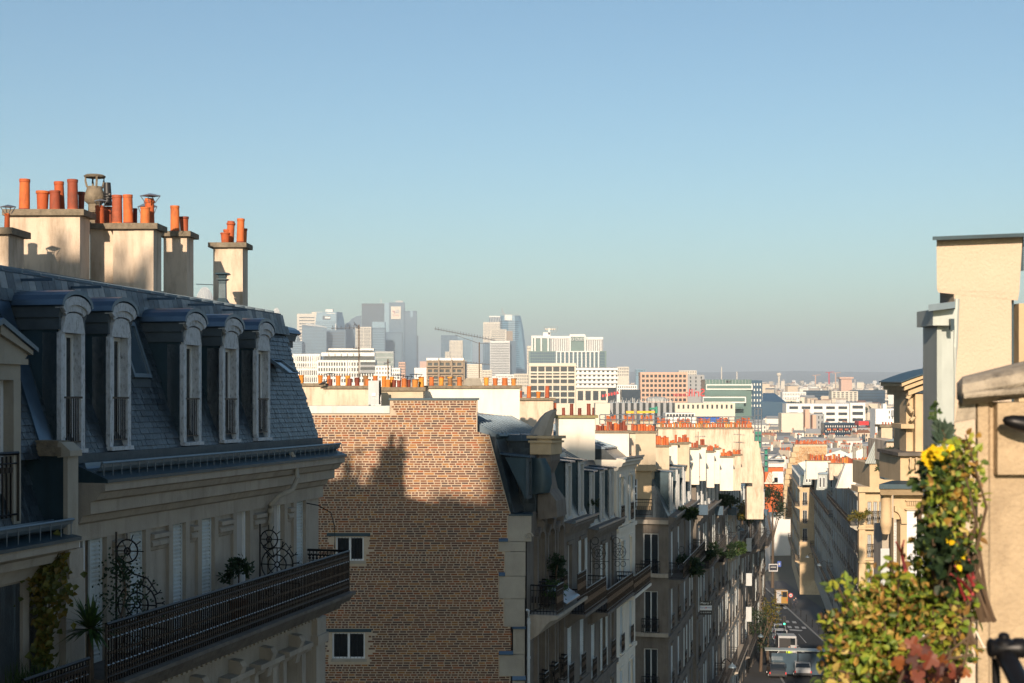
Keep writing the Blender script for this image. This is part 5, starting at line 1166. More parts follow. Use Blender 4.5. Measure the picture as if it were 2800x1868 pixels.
# white gable above the zinc roof, with chimney rows
b = MB(); f8 = frontal(0, 158); pl = [f8.hit(x, y) for x, y in ((2312, 1268), (2372, 1268), (2364, 1335), (2288, 1335))]; b.prism_sh(f8, pl, -.8, 0); part(b, 'party_gable', 'stucco_white', None, label='blank white gable wall shining between the right-hand roofs', cat='wall')
for x0, x1, yt, yb, Y, n, mt, lb in ((2205, 2300, 1261, 1300, 215, 16, 'stucco_white', 'white chimney wall with sixteen small pots on the right row'), (2268, 2330, 1268, 1300, 185, 11, 'stucco', 'cream chimney wall with a dense cluster of pots'), (2310, 2382, 1270, 1300, 159, 14, 'stucco_white', 'chimney wall of bright red pots above the blank white gable')):
    st = stack(None, x0, x1, yt, yb, Y, .6, rp(x0 + 3, x1 - 3, yt - 20, yt - 12, n, 5.2, ('terracotta', 'terracotta', 'terracotta_gold')), mat=mt, name='chimney_stack'); tag(st, lb, 'chimney')
for px, lb in ((2336, 'tall thin flue left of the pair'), (2364, 'slim tan flue of the pair'), (2374, 'slim dark flue beside the tan one')):
    b = MB(); b.tube([W(px, 1262, 165), W(px, 1222, 165)], .2, 8); b.tube([W(px, 1226, 165), W(px, 1220, 165)], .27, 8); part(b, 'flue_pipe', 'terracotta_dark' if 'dark' in lb else 'concrete', None, label=lb + ' on the right-hand roofs', cat='chimney')
# lit zinc dormers at the head of the right row
for i, (x0, x1, y0, y1, Y, lb) in enumerate(((2195, 2222, 1284, 1326, 253, 'sunlit zinc dormer block at the head of the right row'), (2232, 2262, 1292, 1340, 206, 'pair of pale dormers with slanted zinc cheeks'), (2262, 2290, 1294, 1340, 196, 'narrow pale dormer beside the white gable'))):
    t = thing('roof_dormer', W((x0 + x1) / 2, y1, Y), lb, 'dormer')
    b = MB(); b.loft([[W(x0, y1, Y), W(x1, y1, Y), W(x1, y1, Y + 2), W(x0, y1, Y + 2)], [W(x0 + 5, y0 + 5, Y), W(x1, y0 + 5, Y), W(x1, y0 + 5, Y + 2), W(x0 + 5, y0 + 5, Y + 2)]]); part(b, 'cheek', 'zinc_pale', t)
    b = MB(); b.loft([[W(x0 + 2, y0 + 5, Y - .2), W(x1 + 2, y0 + 5, Y - .2), W(x1 + 2, y0 + 5, Y + 2.2), W(x0 + 2, y0 + 5, Y + 2.2)], [W(x0 + 6, y0, Y - .1), W(x1, y0 - 2, Y - .1), W(x1, y0 - 2, Y + 2), W(x0 + 6, y0, Y + 2)]]); part(b, 'zinc_roofing', 'zinc', t)
    for k in range(2): xx = x0 + 8 + k * (x1 - x0 - 10) / 2; pbox(t, 'window', 'paint_white', xx, xx + 6, y0 + 12, y1 - 6, Y - .04, .03); pbox(t, 'pane', 'glass_dark', xx + 1.2, xx + 4.8, y0 + 14, y1 - 8, Y - .06, .03)
# --- tan brick gable in the distance
f9 = frontal(0, 310); out9 = [(2262, 1218), (2174, 1218), (2150, 1290), (2143, 1350), (2143, 1420), (2262, 1420)]
tg = thing('tan_brick_gable', W(2200, 1420, 310), 'sunlit tan brick gable with pale stone edge beyond the right row', 'wall')
b = MB(); b.prism_sh(f9, [f9.hit(*q) for q in out9], -.6, 0); part(b, 'wall_core', 'stucco_tan', tg)
bb = MB()
for r in range(46):
    y = 1221 + r * 4.2; xl = 2176 - max(0, (y - 1218)) * .33 if y < 1290 else 2152 - (y - 1290) * .1
    x = max(2148, xl + 4) + random.uniform(0, 8)
    while x < 2258: w = random.uniform(5, 13); s0, h1 = f9.hit(x, y); s1, h0 = f9.hit(min(2260, x + w), y + 3.3); bb.box(f9, s0, s1, 0, random.uniform(.03, .09), h0, h1); x += w + 1.2
part(bb, 'bricks', 'brick_tan', tg, kind='stuff')
for i in range(9):
    y0 = 1222 + i * 15; xl = 2172 - i * 15 * .33 if i < 5 else 2150 - (i - 5) * 1.5; pbox(tg, 'edge_stone', 'limestone_warm', xl - 3, xl + (8 if i % 2 else 13), y0, y0 + 14, 309.7, 1)
st = stack(None, 2172, 2262, 1216, 1222, 310.5, 1.5, rp(2174, 2260, 1203, 1208, 18, 4.5), mat='stucco', name='chimney_stack'); tag(st, 'row of small red pots along the tan gable top', 'chimney')
# --- orange fronted house at the bend, white building with triangular truss above
oh = thing('orange_house', W(2125, 1400, 335), 'small orange fronted house with a white window at the bend', 'building')
pbox(oh, 'wall', 'paint_orange' if 'paint_orange' in MATS else M('paint_orange', (.55, .12, .035), .8, .1).name, 2092, 2142, 1276, 1400, 335, 9); pbox(oh, 'cornice', 'stucco_white', 2090, 2144, 1268, 1277, 334.4, 9); pbox(oh, 'window', 'paint_white', 2112, 2142, 1290, 1322, 334.7, .3); pbox(oh, 'pane', 'glass_dark', 2117, 2127, 1306, 1320, 334.5, .2); pbox(oh, 'ledge', 'stucco_white', 2090, 2144, 1320, 1323, 334.2, .6)
b = MB()
for i in range(7): b.tube([W(2094 + i * 4, 1320, 334.6), W(2094 + i * 4 + 10, 1292, 334.6)], .1, 4)
part(b, 'lattice', 'stucco_white', oh, kind='stuff')
wt = thing('terrace_building', W(2125, 1270, 345), 'pale roof terrace with an open triangular steel frame', 'building'); pbox(wt, 'wall', 'stucco_white', 2095, 2148, 1248, 1270, 345, 9); pbox(wt, 'glazing', 'glass_blue', 2100, 2145, 1256, 1264, 344.7, .1)
b = MB(); b.tube([W(2104, 1256, 344.2), W(2130, 1240, 344.2), W(2141, 1256, 344.2), W(2104, 1256, 344.2)], .25, 5); part(b, 'steel_frame', 'iron_pale', wt)
# street tree at the bend
def tree(name, label, at, h, crown_c, rad, n, ln, mat, cat='tree', group=None):
    t = thing(name, at, label, cat, group); b = MB(); top = Vector(crown_c); b.tube([at, at.lerp(top, .5) + V(.1, 0, 0), top], h * .025, 7, h * .008)
    for k in range(5): a = k * 1.3; e = top + V(cos(a) * rad[0] * .6, sin(a) * rad[1] * .6, random.uniform(-.2, .4) * rad[2]); b.tube([at.lerp(top, .55), e], h * .01, 5, h * .004)
    part(b, 'trunk', 'bark', t); b = MB(); foliage(b, crown_c, rad, n, ln, ln * .6, shell=.3, lumps=12); part(b, 'crown', mat, t); return t
g0 = W(2112, 1500, 300); g0.z = -drop(300)
tree('street_tree', 'dark leafy street tree at the bend before the orange house', g0, 14, W(2112, 1372, 300), (3.6, 3.6, 5.4), 1600, .5, 'leaf_dark')
# --- ornate corner pavilion (pale stone, arch, shutters)
YR = 34.0
pv = thing('corner_pavilion', W(2480, 1868, YR), 'sunlit stone house with an arch, louvred shutters and dark lead cornice', 'building')
b = MB(); g2 = frontal(0, YR); s0, s1 = g2.hit(2443, 0)[0], g2.hit(2700, 0)[0]; hh = [g2.hit(0, y)[1] for y in (1900, 1352)]
arch = (g2.hit(2444, 0)[0], g2.hit(2462, 0)[0], g2.hit(0, 1900)[1], g2.hit(0, 1420)[1]); win = (g2.hit(2480, 0)[0], g2.hit(2560, 0)[0], g2.hit(0, 1900)[1], g2.hit(0, 1394)[1])
b.wall(g2, s0, s1, hh[0], hh[1], [arch, win], .35); part(b, 'wall', 'limestone_warm', pv)
b = MB(); n = 8; ac = arch[0] + .0; r0 = arch[1] - arch[0]
for k in range(n // 2 + 2):
    t0, t1 = pi / 2 * k / 5, pi / 2 * (k + 1) / 5
    if k < 5: b.prism_sh(g2, [(ac + (r0 + .14) * cos(t0), arch[3] - .1 + .42 * sin(t0)), (ac + (r0 + .14) * cos(t1), arch[3] - .1 + .42 * sin(t1)), (ac + (r0) * cos(t1), arch[3] - .1 + .30 * sin(t1)), (ac + (r0) * cos(t0), arch[3] - .1 + .30 * sin(t0))], 0, .1)
part(b, 'arch_moulding', 'limestone_warm', pv)
shutter(pv, g2, arch[0], arch[1] - .02, arch[2], g2.hit(0, 1432)[1], -.3, 'shutter_paint')
shutter(pv, g2, win[0], g2.hit(2506, 0)[0], win[2], win[3] - .03, -.05, 'paint_white', .09)
casement(pv, g2, g2.hit(2507, 0)[0], win[1], win[2], win[3] - .05, -.25, panes=4, leaves=2, fw=.07)
pbox(pv, 'string_course', 'limestone_warm', 2476, 2560, 1392, 1395, YR - .1, .2)
for i in range(11): pbox(pv, 'frieze_tongue', 'limestone_warm', 2481 + i * 6, 2485 + i * 6, 1372, 1383, YR - .05, .1)
pbox(pv, 'frieze_panel', 'limestone_warm', 2477, 2560, 1368, 1371, YR - .07, .1)
b = MB(); rings = []
for y, r in ((1352, 15.5), (1356, 16), (1358, 14.5), (1418, 14.5), (1420, 16), (1440, 16), (1442, 14.5), (1456, 12), (1462, 10)): rings.append([W(2427, y, YR - .1) + V(r / F * YR * cos(2 * pi * k / 16), r / F * YR * sin(2 * pi * k / 16) + .15, 0) for k in range(16)])
b.loft(rings); part(b, 'corner_turret', 'limestone_warm', pv, smooth=True)
pbox(pv, 'wall_return', 'limestone', 2412, 2445, 1440, 1900, YR + .6, .8)
b = MB(); b.loft([[W(x, y, Y) for x, Y in ((2408, YR - .3), (2700, YR - .45), (2700, YR + 2), (2408, YR + 2))] for y in (1354,)] + [[W(x, y, Y) for x, Y in ((2405, YR - .45), (2700, YR - .6), (2700, YR + 2), (2405, YR + 2))] for y in (1337,)]); part(b, 'cornice', 'limestone_warm', pv)
b = MB(); b.loft([[W(x, 1337, Y) for x, Y in ((2403, YR - .5), (2700, YR - .65), (2700, YR + 2), (2403, YR + 2))], [W(x, y, Y) for x, y, Y in ((2404, 1324, YR - .5), (2700, 1326, YR - .65), (2700, 1326, YR + 2), (2404, 1324, YR + 2))], [W(x, y, Y) for x, y, Y in ((2440, 1314, YR - .2), (2700, 1318, YR - .3), (2700, 1318, YR + 2), (2440, 1314, YR + 2))]]); part(b, 'lead_roofing', 'zinc_dark', pv)
# attic: balustrade, pier, console, curved pediment
pbox(pv, 'attic_wall', 'limestone_warm', 2462, 2700, 1243, 1318, YR + .9, 2); pbox(pv, 'attic_ledge', 'limestone_dark', 2456, 2700, 1238, 1247, YR + .7, 2)
for x in (2490, 2506, 2522):
    b = MB(); c = W(x, 1290, YR + .75); k = YR / F; b.lathe(c, [(4 * k, 0), (4 * k, 3 * k), (2 * k, 6 * k), (4.5 * k, 16 * k), (2 * k, 30 * k), (3.5 * k, 36 * k), (3.5 * k, 40 * k)], 10); part(b, 'baluster', 'limestone_warm', pv, smooth=True)
pbox(pv, 'attic_pier', 'limestone_warm', 2503, 2700, 1078, 1243, YR + 1.2, 2); pbox(pv, 'attic_pilaster', 'limestone_warm', 2478, 2496, 1066, 1240, YR + 1.4, .6); pbox(pv, 'pier_base', 'limestone_warm', 2464, 2500, 1160, 1172, YR + 1.1, .9); pbox(pv, 'pilaster_cap', 'limestone_warm', 2470, 2502, 1056, 1068, YR + 1.1, .9)
b = MB(); b.tube([W(x, y, YR + 1.15) for x, y in ((2490, 1075), (2482, 1090), (2484, 1110), (2494, 1125), (2500, 1140), (2490, 1150))], .055, 8); part(b, 'console_scroll', 'limestone_warm', pv, smooth=True)
pbox(pv, 'niche', 'slate', 2494, 2504, 1070, 1158, YR + 1.6, .2)
b = MB(); n = 8
for d0, d1, ya, yb in ((0, .0, 0, 9), (.12, .1, 9, 20), (.3, .2, 20, 34)):
    for k in range(n):
        t0, t1 = k / n, (k + 1) / n
        f_ = lambda t: 1048 - 40 * math.sin(t * pi / 2)
        x0, x1 = 2466 + d0 * 60 + 160 * t0, 2466 + d0 * 60 + 160 * t1
        b.hexa([W(x, f_(t) + y, YR + .75 + d0) + V(0, q, 0) for x, t in ((x0, t0), (x1, t1)) for q in (0, 2) for y in (yb, ya)])
part(b, 'curved_pediment', 'limestone_warm', pv)
b = MB()
for k in range(n):
    t0, t1 = k / n, (k + 1) / n; b.hexa([W(x, 1047 - 40 * math.sin(t * pi / 2) + y, YR + .68) + V(0, q, 0) for x, t in ((2463 + 163 * t0, t0), (2463 + 163 * t1, t1)) for q in (0, 2.1) for y in (0, -3)])
part(b, 'pediment_flashing', 'zinc_dark', pv)
# slate turret roof and clay flue behind it
b = MB(); c = W(2575, 1040, 40); b.lathe(c, [(1.0, -.6), (.56, .3), (.4, .6), (.2, .95), (.02, 1.5)], 12); part(b, 'slate_turret', 'slate', None, label='dark conical slate turret roof behind the curved pediment', cat='roof')
b = MB(); c = W(2558, 1010, 36); b.lathe(c, [(.075, 0), (.075, .32), (.10, .33), (.10, .36), (.065, .37), (.065, .82), (.10, .83), (.10, .87), (.06, .87)], 12); part(b, 'clay_flue', 'stucco_tan', None, smooth=True, label='slim pale clay flue above the curved pediment', cat='chimney')
# second lit front behind the pavilion, roof garden
sg = thing('garden_house', W(2430, 1500, 46), 'cream house with a roof garden and pale zinc cheek behind the pavilion', 'building')
pbox(sg, 'wall', 'limestone_warm', 2378, 2480, 1268, 1332, 60, 3); pbox(sg, 'cornice', 'limestone_warm', 2346, 2440, 1331, 1346, 99.4, 2); pbox(sg, 'parapet', 'zinc_pale', 2415, 2466, 1282, 1293, 46.6, .6); pbox(sg, 'parapet_wall', 'zinc_pale', 2418, 2464, 1293, 1312, 46.8, .6)
g3 = frontal(0, 100); hl3 = [(g3.hit(x, 0)[0], g3.hit(x + 11, 0)[0], g3.hit(0, y + 62)[1], g3.hit(0, y)[1]) for x in (2372, 2388, 2404) for y in (1372, 1462, 1552, 1642)]
b = MB(); b.wall(g3, g3.hit(2349, 0)[0], g3.hit(2440, 0)[0], g3.hit(0, 1760)[1], g3.hit(0, 1345)[1], hl3, .3); part(b, 'street_wall', 'limestone_warm', sg)
for a_, c_, h0, h1 in hl3:
    cf = casement(sg, g3, a_, c_, h0, h1, -.15, panes=2, mat='paint_grey'); part(rail_mesh([g3(a_ - .1, .3, h0), g3(c_ + .1, .3, h0)], .95), 'guard_rail', 'iron', cf)
pbox(sg, 'pilaster', 'limestone_warm', 2349, 2366, 1346, 1760, 99.6, .4); pbox(sg, 'string_course', 'limestone_warm', 2347, 2440, 1442, 1448, 99.5, .4); pbox(sg, 'string_course', 'limestone_warm', 2347, 2440, 1534, 1540, 99.5, .4)
b = MB(); b.loft([[W(2366, 1268, 60), W(2410, 1268, 60), W(2410, 1268, 66), W(2366, 1268, 66)], [W(2394, 1208, 60), W(2416, 1208, 60), W(2416, 1208, 66), W(2394, 1208, 66)]]); part(b, 'zinc_slope', 'zinc_pale', sg)
for i in range(5): b = MB(); b.tube([W(2368 + i * 6, 1268, 59.9), W(2394 + i * 4, 1208, 59.9)], .05, 5); part(b, 'seam', 'zinc_pale', sg)
b = MB(); b.loft([[W(2410, 1270, 60.4), W(2436, 1270, 60.4), W(2436, 1270, 66), W(2410, 1270, 66)], [W(2418, 1205, 60.4), W(2440, 1212, 60.4), W(2440, 1212, 66), W(2418, 1205, 66)]]); part(b, 'slate_slope', 'slate', sg)
pbox(sg, 'gable', 'stucco', 2424, 2470, 1206, 1262, 58, 3); b = MB(); b.loft([[W(2420, 1207, 57.8), W(2474, 1207, 57.8), W(2474, 1207, 61), W(2420, 1207, 61)], [W(2446, 1198, 57.8), W(2448, 1198, 57.8), W(2448, 1198, 61), W(2446, 1198, 61)]]); part(b, 'gable_roof', 'zinc', sg)
shrub('roof_garden_bush', 'bright green bush in the roof garden behind the pavilion', W(2440, 1248, 47.5), (.45, .5, .36), 700, .11, .06, 'leaf_green'); shrub('roof_garden_bush', 'straggling green plant trailing at the roof garden edge', W(2412, 1280, 47), (.28, .4, .16), 220, .1, .05, 'leaf_green')
shrub('balcony_bush', 'pale sunlit bush on a balcony of the right row', W(2350, 1408, 98), (.75, .6, .6), 420, .2, .11, 'leaf_yellow')
ch = stack(None, 2410, 2440, 1168, 1230, 66, .7, [(2414, 1154, 4), (2422, 1154, 4), (2430, 1155, 4), (2438, 1154, 4)], mat='stucco_tan', name='chimney_stack'); tag(ch, 'tan chimney with four red pots beside the slate hip', 'chimney')
b = MB(); b.loft([[W(2432, 1205, 66), W(2500, 1205, 66), W(2500, 1205, 74), W(2432, 1205, 74)], [W(2440, 1160, 67), W(2500, 1160, 67), W(2500, 1160, 72), W(2440, 1160, 72)], [W(2472, 1140, 68), W(2500, 1140, 68), W(2500, 1140, 70), W(2472, 1140, 70)]]); part(b, 'slate_hip', 'slate', None, label='grey slate hip roof with zinc crown left of the stone console', cat='roof')
# neighbour balconies between the pavilion and the plants
b = MB(); b.hexa([W(x, y, Y) for x in (2408, 2432) for Y in (30, 30.6) for y in (1640, 1500)]); part(b, 'draped_cover', 'paint_grey', None, label='pale grey cloth cover hung over a balcony rail below the turret', cat='cover')
# ================================================================ near chimney on the right
YN = 9.0
nc = thing('rendered_chimney', W(2680, 1300, YN), 'broad pale roughcast chimney with zinc lid at the right edge', 'chimney')
pbox(nc, 'shaft', 'stucco_pink', 2609, 2766, 792, 1400, YN, .3); pbox(nc, 'lower_shaft', 'stucco_pink', 2612, 2766, 1400, 6000, YN + .005, .28)
b = MB(); b.loft([[W(2566, 800, YN - .002), W(2783, 822, YN - .002), W(2783, 822, YN + .6), W(2566, 800, YN + .6)], [W(2562, 790, YN - .006), W(2787, 800, YN - .006), W(2787, 800, YN + .62), W(2562, 790, YN + .62)], [W(2561, 655, YN - .006), W(2796, 646, YN - .006), W(2796, 646, YN + .62), W(2561, 655, YN + .62)]]); part(b, 'chimney_head', 'stucco_pink', nc)
b = MB(); b.hexa([W(x, y + (11 if x < 2600 else 0), Y) for x in (2550, 2830) for Y in (YN - .1, YN + .7) for y in (646, 636)]); part(b, 'zinc_lid', 'zinc_dark', nc)
pbox(nc, 'rear_wall', 'limestone_warm', 2786, 2900, 830, 1250, YN + .25, .5); pbox(nc, 'drip_strip', 'zinc_dark', 2764, 2772, 815, 1130, YN + .06, .3); pbox(nc, 'lid_bracket', 'zinc_dark', 2788, 2800, 640, 740, YN + .05, .1)
b = MB(); b.tube([W(2617, 817, YN - .05), W(2612, 950, YN - .05), W(2605, 1085, YN - .05)], .017, 8); b.tube([W(2605, 1085, YN - .05), W(2600, 1300, YN - .05)], .014, 8); part(b, 'conduit', 'zinc_pale', nc, smooth=True)
zf = thing('zinc_flue', W(2585, 1300, 8.85), 'zinc clad square flue with an overhanging lid left of the roughcast chimney', 'chimney')
pbox(zf, 'shaft', 'zinc_pale', 2566, 2607, 888, 1400, 8.85, .3); pbox(zf, 'shaft_seam', 'zinc_pale', 2562, 2575, 890, 1400, 8.82, .3); pbox(zf, 'head', 'zinc_pale', 2551, 2612, 846, 890, 8.75, .35)
b = MB(); b.hexa([W(x, y - (x - 2540) * .12, Y) for x in (2539, 2612) for Y in (8.65, 9.2) for y in (851, 833)]); part(b, 'lid', 'zinc', zf)
b = MB(); b.hexa([W(x, y, 8.73) + V(0, q, 0) for x in (2597, 2607) for q in (-.02, .02) for y in (903, 872)]); part(b, 'vent_flap', 'zinc_dark', zf)
# near stone pier with moulded coping
YP = 5.2
np_ = thing('stone_pier', W(2740, 9000, YP), 'close weathered stone pier with rounded coping filling the right edge', 'pier')
M('pier_stone', (.40, .31, .205), .92, .16, 9, .5, 60, stain=(.2, .15, .1), sscale=(9, 9, 4), samt=.5, sth=.52)
M('coping_stone', (.36, .315, .25), .9, .25, 12, .6, 50, stain=(.10, .085, .065), sscale=(14, 14, 9), samt=.75, sth=.48)
b = MB(); b.loft([[W(2667, y, YP), W(2674, y, YP - .03), W(2702, y, YP - .03), W(2708, y, YP - .012), W(2960, y, YP - .012), W(2960, y, YP + .4), W(2667, y, YP + .4)] for y in (9000, 1100)]); part(b, 'shaft', 'pier_stone', np_)
b = MB(); b.wbox(1.0, 1.6, 4.35, 5.0, -16, -1.18); part(b, 'planter_wall', 'pier_stone', np_)
b = MB(); b.wbox(.97, 1.6, 4.3, 5.02, -1.18, -1.13); part(b, 'planter_rim', 'coping_stone', np_)
b = MB()
def cop(x, y, d): return W(x, y, YP + d)
prof = [(-.05, 1108, 1085), (-.11, 1092, 1062), (-.13, 1075, 1040), (-.11, 1052, 1012), (-.05, 1040, 992), (.35, 1030, 980), (.35, 1108, 1085)]
b.loft([[cop(x, yl + (yr - yl) * (x - 2630) / 200, d) for d, yl, yr in prof] for x in (2632, 2960)])
b.loft([[cop(2632, yl, d) for d, yl, yr in prof], [cop(2616, 1070 + (yl - 1070) * .55, d * .7 + .03) for d, yl, yr in prof]]); part(b, 'coping', 'coping_stone', np_, smooth=True)
b = MB(); b.tube([cop(2634, 1083, -.13), cop(2700, 1076, -.14), cop(2960, 1058, -.14)], .012, 8); part(b, 'coping_bead', 'coping_stone', np_, smooth=True)
b = MB(); b.loft([[cop(2622, 1090, -.03), cop(2668, 1085, -.03), cop(2668, 1085, .3), cop(2622, 1090, .3)], [cop(2612, 1150, -.03), cop(2668, 1140, -.03), cop(2668, 1140, .3), cop(2612, 1150, .3)], [cop(2606, 1158, -.04), cop(2668, 1146, -.04), cop(2668, 1146, .3), cop(2606, 1158, .3)]]); part(b, 'corbel', 'coping_stone', np_)
pbox(np_, 'block', 'pier_stone', 2728, 2960, 1100, 1298, YP - .06, .1)
b = MB(); rings = [[W(x, 1150 + (x - 2745) * .18, YP - .16) + V(0, r * cos(2 * pi * k / 10), r * sin(2 * pi * k / 10)) for k in range(10)] for x, r in ((2742, .004), (2748, .016), (2770, .026), (2800, .032), (2830, .03))]; b.loft(rings); part(b, 'iron_finial', 'iron', np_, smooth=True)
b = MB(); b.tube([W(2666, 1722, YP - .034), W(2690, 1770, YP - .036), W(2712, 1772, YP - .036)], .0035, 5); part(b, 'joint', 'stucco_white', np_)
hr = thing('iron_handrail', W(2760, 1900, 3.6), 'dark iron tube rail with a collared end at the bottom right corner', 'rail')
YH = 3.6
b = MB(); k = YH / F
b.tube([W(2748, 1790, YH), W(2770, 1830, YH - .05), W(2830, 1950, YH - .2)], 27 * k, 14); part(b, 'tube', 'iron', hr, smooth=True)
b = MB(); rings = [[W(2748 + dx, 1772, YH) + V(0, r * k * cos(2 * pi * j / 14), r * k * sin(2 * pi * j / 14)) for j in range(14)] for dx, r in ((-46, 10), (-44, 24), (-38, 28), (-30, 24), (-20, 22), (20, 24), (30, 28), (50, 28), (60, 22), (62, 4))]; b.loft(rings); part(b, 'collar', 'iron', hr, smooth=True)
b = MB(); b.lathe(W(2745, 1760, YH), [(30 * k, 0), (26 * k, 10 * k), (15 * k, 16 * k), (15 * k, 24 * k), (8 * k, 30 * k), (.001, 31 * k)], 12); part(b, 'finial', 'iron', hr, smooth=True)
b = MB(); b.tube([W(2722, 1800, YH + .05), W(2760, 2900, YH + .05)], 12 * k, 8); part(b, 'post', 'iron', hr, smooth=True)
# ================================================================ the street: vehicles, people, furniture
random.seed(44)
def ground(px, Y): return V((px - 1400) / F * Y, Y, -drop(Y) + .03)
M('van_yellow', (.27, .145, .015), .45, .12, 2); M('van_white', (.32, .33, .35), .4, .08, 2); M('tyre', (.015, .015, .016), .8); M('steel_rim', (.35, .36, .38), .35, metal=.8); M('car_dark', (.03, .035, .045), .25, .1, 2, spec=.7); M('lamp_red', (.5, .02, .02), .4); M('hivis', (.48, .72, .03), .7, .1, 3, emit=0)  # van paints darkened to stand in for street shade
M('signal_green', (.05, .9, .45), .5, emit=2.5); M('cloth_dark', (.03, .035, .05), .9); M('skin', (.45, .28, .2), .6); M('hair', (.03, .022, .018), .7); M('sign_white', (.4, .41, .43), .5)
HEAD = math.atan(.12)
def vehicle(name, label, at, ang, L, w, h, body, cat, kind='van', group=None):
    t = thing(name, at, label, cat, group); f = Fr(at, ang, .095); 
    def prof(pr, d0, d1, inset=0): 
        b = MB(); n_ = len(pr); r0 = [f(s, d0, z) for s, z in pr]; r1 = [f(s, d1, z) for s, z in pr]
        m0 = [f(s, d0 + (.06 if z < h * .6 else .16), z) for s, z in pr]; b.loft([[f(s, d0 + (.02 if z < h * .55 else inset), z) for s, z in pr], [f(s, d1 - (.02 if z < h * .55 else inset), z) for s, z in pr]]); return b
    if kind == 'van': pr = [(0, .35), (0, h * .93), (.08, h), (L * .70, h), (L * .80, h * .93), (L * .90, h * .55), (L, h * .48), (L, .35)]
    else: pr = [(0, .3), (0, h * .58), (.18, h * .66), (L * .14, h * .96), (L * .24, h), (L * .52, h), (L * .70, h * .64), (L * .97, h * .52), (L, h * .42), (L, .3)]
    part(prof(pr, -w / 2, w / 2, .04 if kind == 'van' else .16), 'body', body, t)
    wm = MB(); 
    for s in (L * .2, L * .8):
        for d in (-w / 2 + .02, w / 2 - .2):
            c = f(s, d, .32); b = MB(); ax = f.n; rg = []
            for k2, r in ((0, .30), (.02, .32), (.16, .32), (.18, .30)): rg.append([c + ax * k2 + f.a * (r * cos(2 * pi * j / 14)) + V(0, 0, r * sin(2 * pi * j / 14)) for j in range(14)])
            b.loft(rg); wh = part(b, 'wheel', 'tyre', t)
            b = MB(); b.loft([[c + ax * q + f.a * (.19 * cos(2 * pi * j / 10)) + V(0, 0, .19 * sin(2 * pi * j / 10)) for j in range(10)] for q in (-.01, .19)]); part(b, 'rim', 'steel_rim', wh)
    b = MB(); z0, z1 = (h * .58, h * .9) if kind == 'van' else (h * .66, h * .93)
    if kind == 'van':
        for d0, d1 in ((-w * .42, -w * .04), (w * .04, w * .42)): b = MB(); b.box(f, -.012, .0, d0, d1, z0, z1); part(b, 'rear_window', 'glass_dark', t)
        b = MB(); b.box(f, L * .66, L * .78, w / 2 - .05, w / 2 + .004, h * .56, h * .86); part(b, 'door_window', 'glass_dark', t)
        b = MB(); b.loft([[f(L * .812, d, h * .9) for d in (-w * .44, w * .44)] + [f(L * .905, d, h * .57) for d in (w * .44, -w * .44)], [f(L * .822, d, h * .9) for d in (-w * .44, w * .44)] + [f(L * .915, d, h * .57) for d in (w * .44, -w * .44)]]); part(b, 'windscreen', 'glass_dark', t)
    else:
        b = MB(); b.loft([[f(.17, d, h * .68) for d in (-w * .4, w * .4)] + [f(L * .137, d, h * .93) for d in (w * .36, -w * .36)], [f(.15, d, h * .69) for d in (-w * .4, w * .4)] + [f(L * .12, d, h * .94) for d in (w * .36, -w * .36)]]); part(b, 'rear_window', 'glass_dark', t)
        for d in (-w / 2 + .0, w / 2 - .03): b = MB(); b.prism_sh(f, [(L * .16, h * .67), (L * .25, h * .93), (L * .50, h * .93), (L * .63, h * .67)], d, d + .03); part(b, 'side_window', 'glass_dark', t)
        b = MB(); b.loft([[f(L * .55, d, h * .95) for d in (-w * .36, w * .36)] + [f(L * .69, d, h * .67) for d in (w * .42, -w * .42)], [f(L * .56, d, h * .97) for d in (-w * .36, w * .36)] + [f(L * .70, d, h * .69) for d in (w * .42, -w * .42)]]); part(b, 'windscreen', 'glass_dark', t)
    for d in (-w * .46, w * .40): b = MB(); b.box(f, -.02, .0, d, d + .12, h * .34, h * .48); part(b, 'tail_light', 'lamp_red', t)
    b = MB(); b.box(f, -.07, .02, -w * .48, w * .48, .32, .52); part(b, 'bumper', 'plastic_black', t)
    return t, f
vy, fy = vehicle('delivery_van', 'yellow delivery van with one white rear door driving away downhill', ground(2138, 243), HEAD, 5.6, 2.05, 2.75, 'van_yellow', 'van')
b = MB(); b.box(fy, -.03, -.012, -.92, -.12, .55, 2.55); part(b, 'rear_door', 'van_white', vy, label='white left rear door')
b = MB(); b.box(fy, -.02, .02, -1.02, 1.02, 2.62, 2.72); part(b, 'roof_edge', 'van_white', vy)
vw, fw_ = vehicle('delivery_van', 'white delivery van with open rear doors in front of the bus shelter', ground(2153, 158), HEAD, 5.4, 2.05, 2.35, 'van_white', 'van')
b = MB(); b.box(fw_, -.03, -.014, -.9, .35, .5, 2.1); part(b, 'cargo_opening', 'plastic_black', vw)
b = MB(); b.box(fw_, -.75, -.03, .93, .98, .5, 2.1); part(b, 'open_door', 'van_white', vw)
for i, (px, Y, bd, lb, k, h) in enumerate(((2143, 168, 'van_white', 'pale parked car just ahead of the open white van', 'car', 1.5), (2136, 176, 'van_white', 'second pale parked car along the left kerb', 'car', 1.5), (2133, 184, 'van_white', 'white parked car below the traffic light', 'car', 1.55), (2124, 193, 'car_dark', 'dark parked car furthest along the left kerb', 'car', 1.5),
     (2118, 204, 'car_dark', 'dark hatchback parked beyond the crossing', 'car', 1.5), (2152, 140.5, 'van_white', 'white estate car beside the bus shelter', 'car', 1.55), (2196, 138, 'van_white', 'white car behind the bus shelter glass', 'car', 1.5), (2127, 137, 'car_dark', 'dark car at the bottom edge under the left houses', 'car', 1.5))):
    vehicle('parked_car', lb, ground(px, Y), HEAD, 4.1, 1.75, h, bd, cat='car', kind='car', group='cars parked along the left kerb')
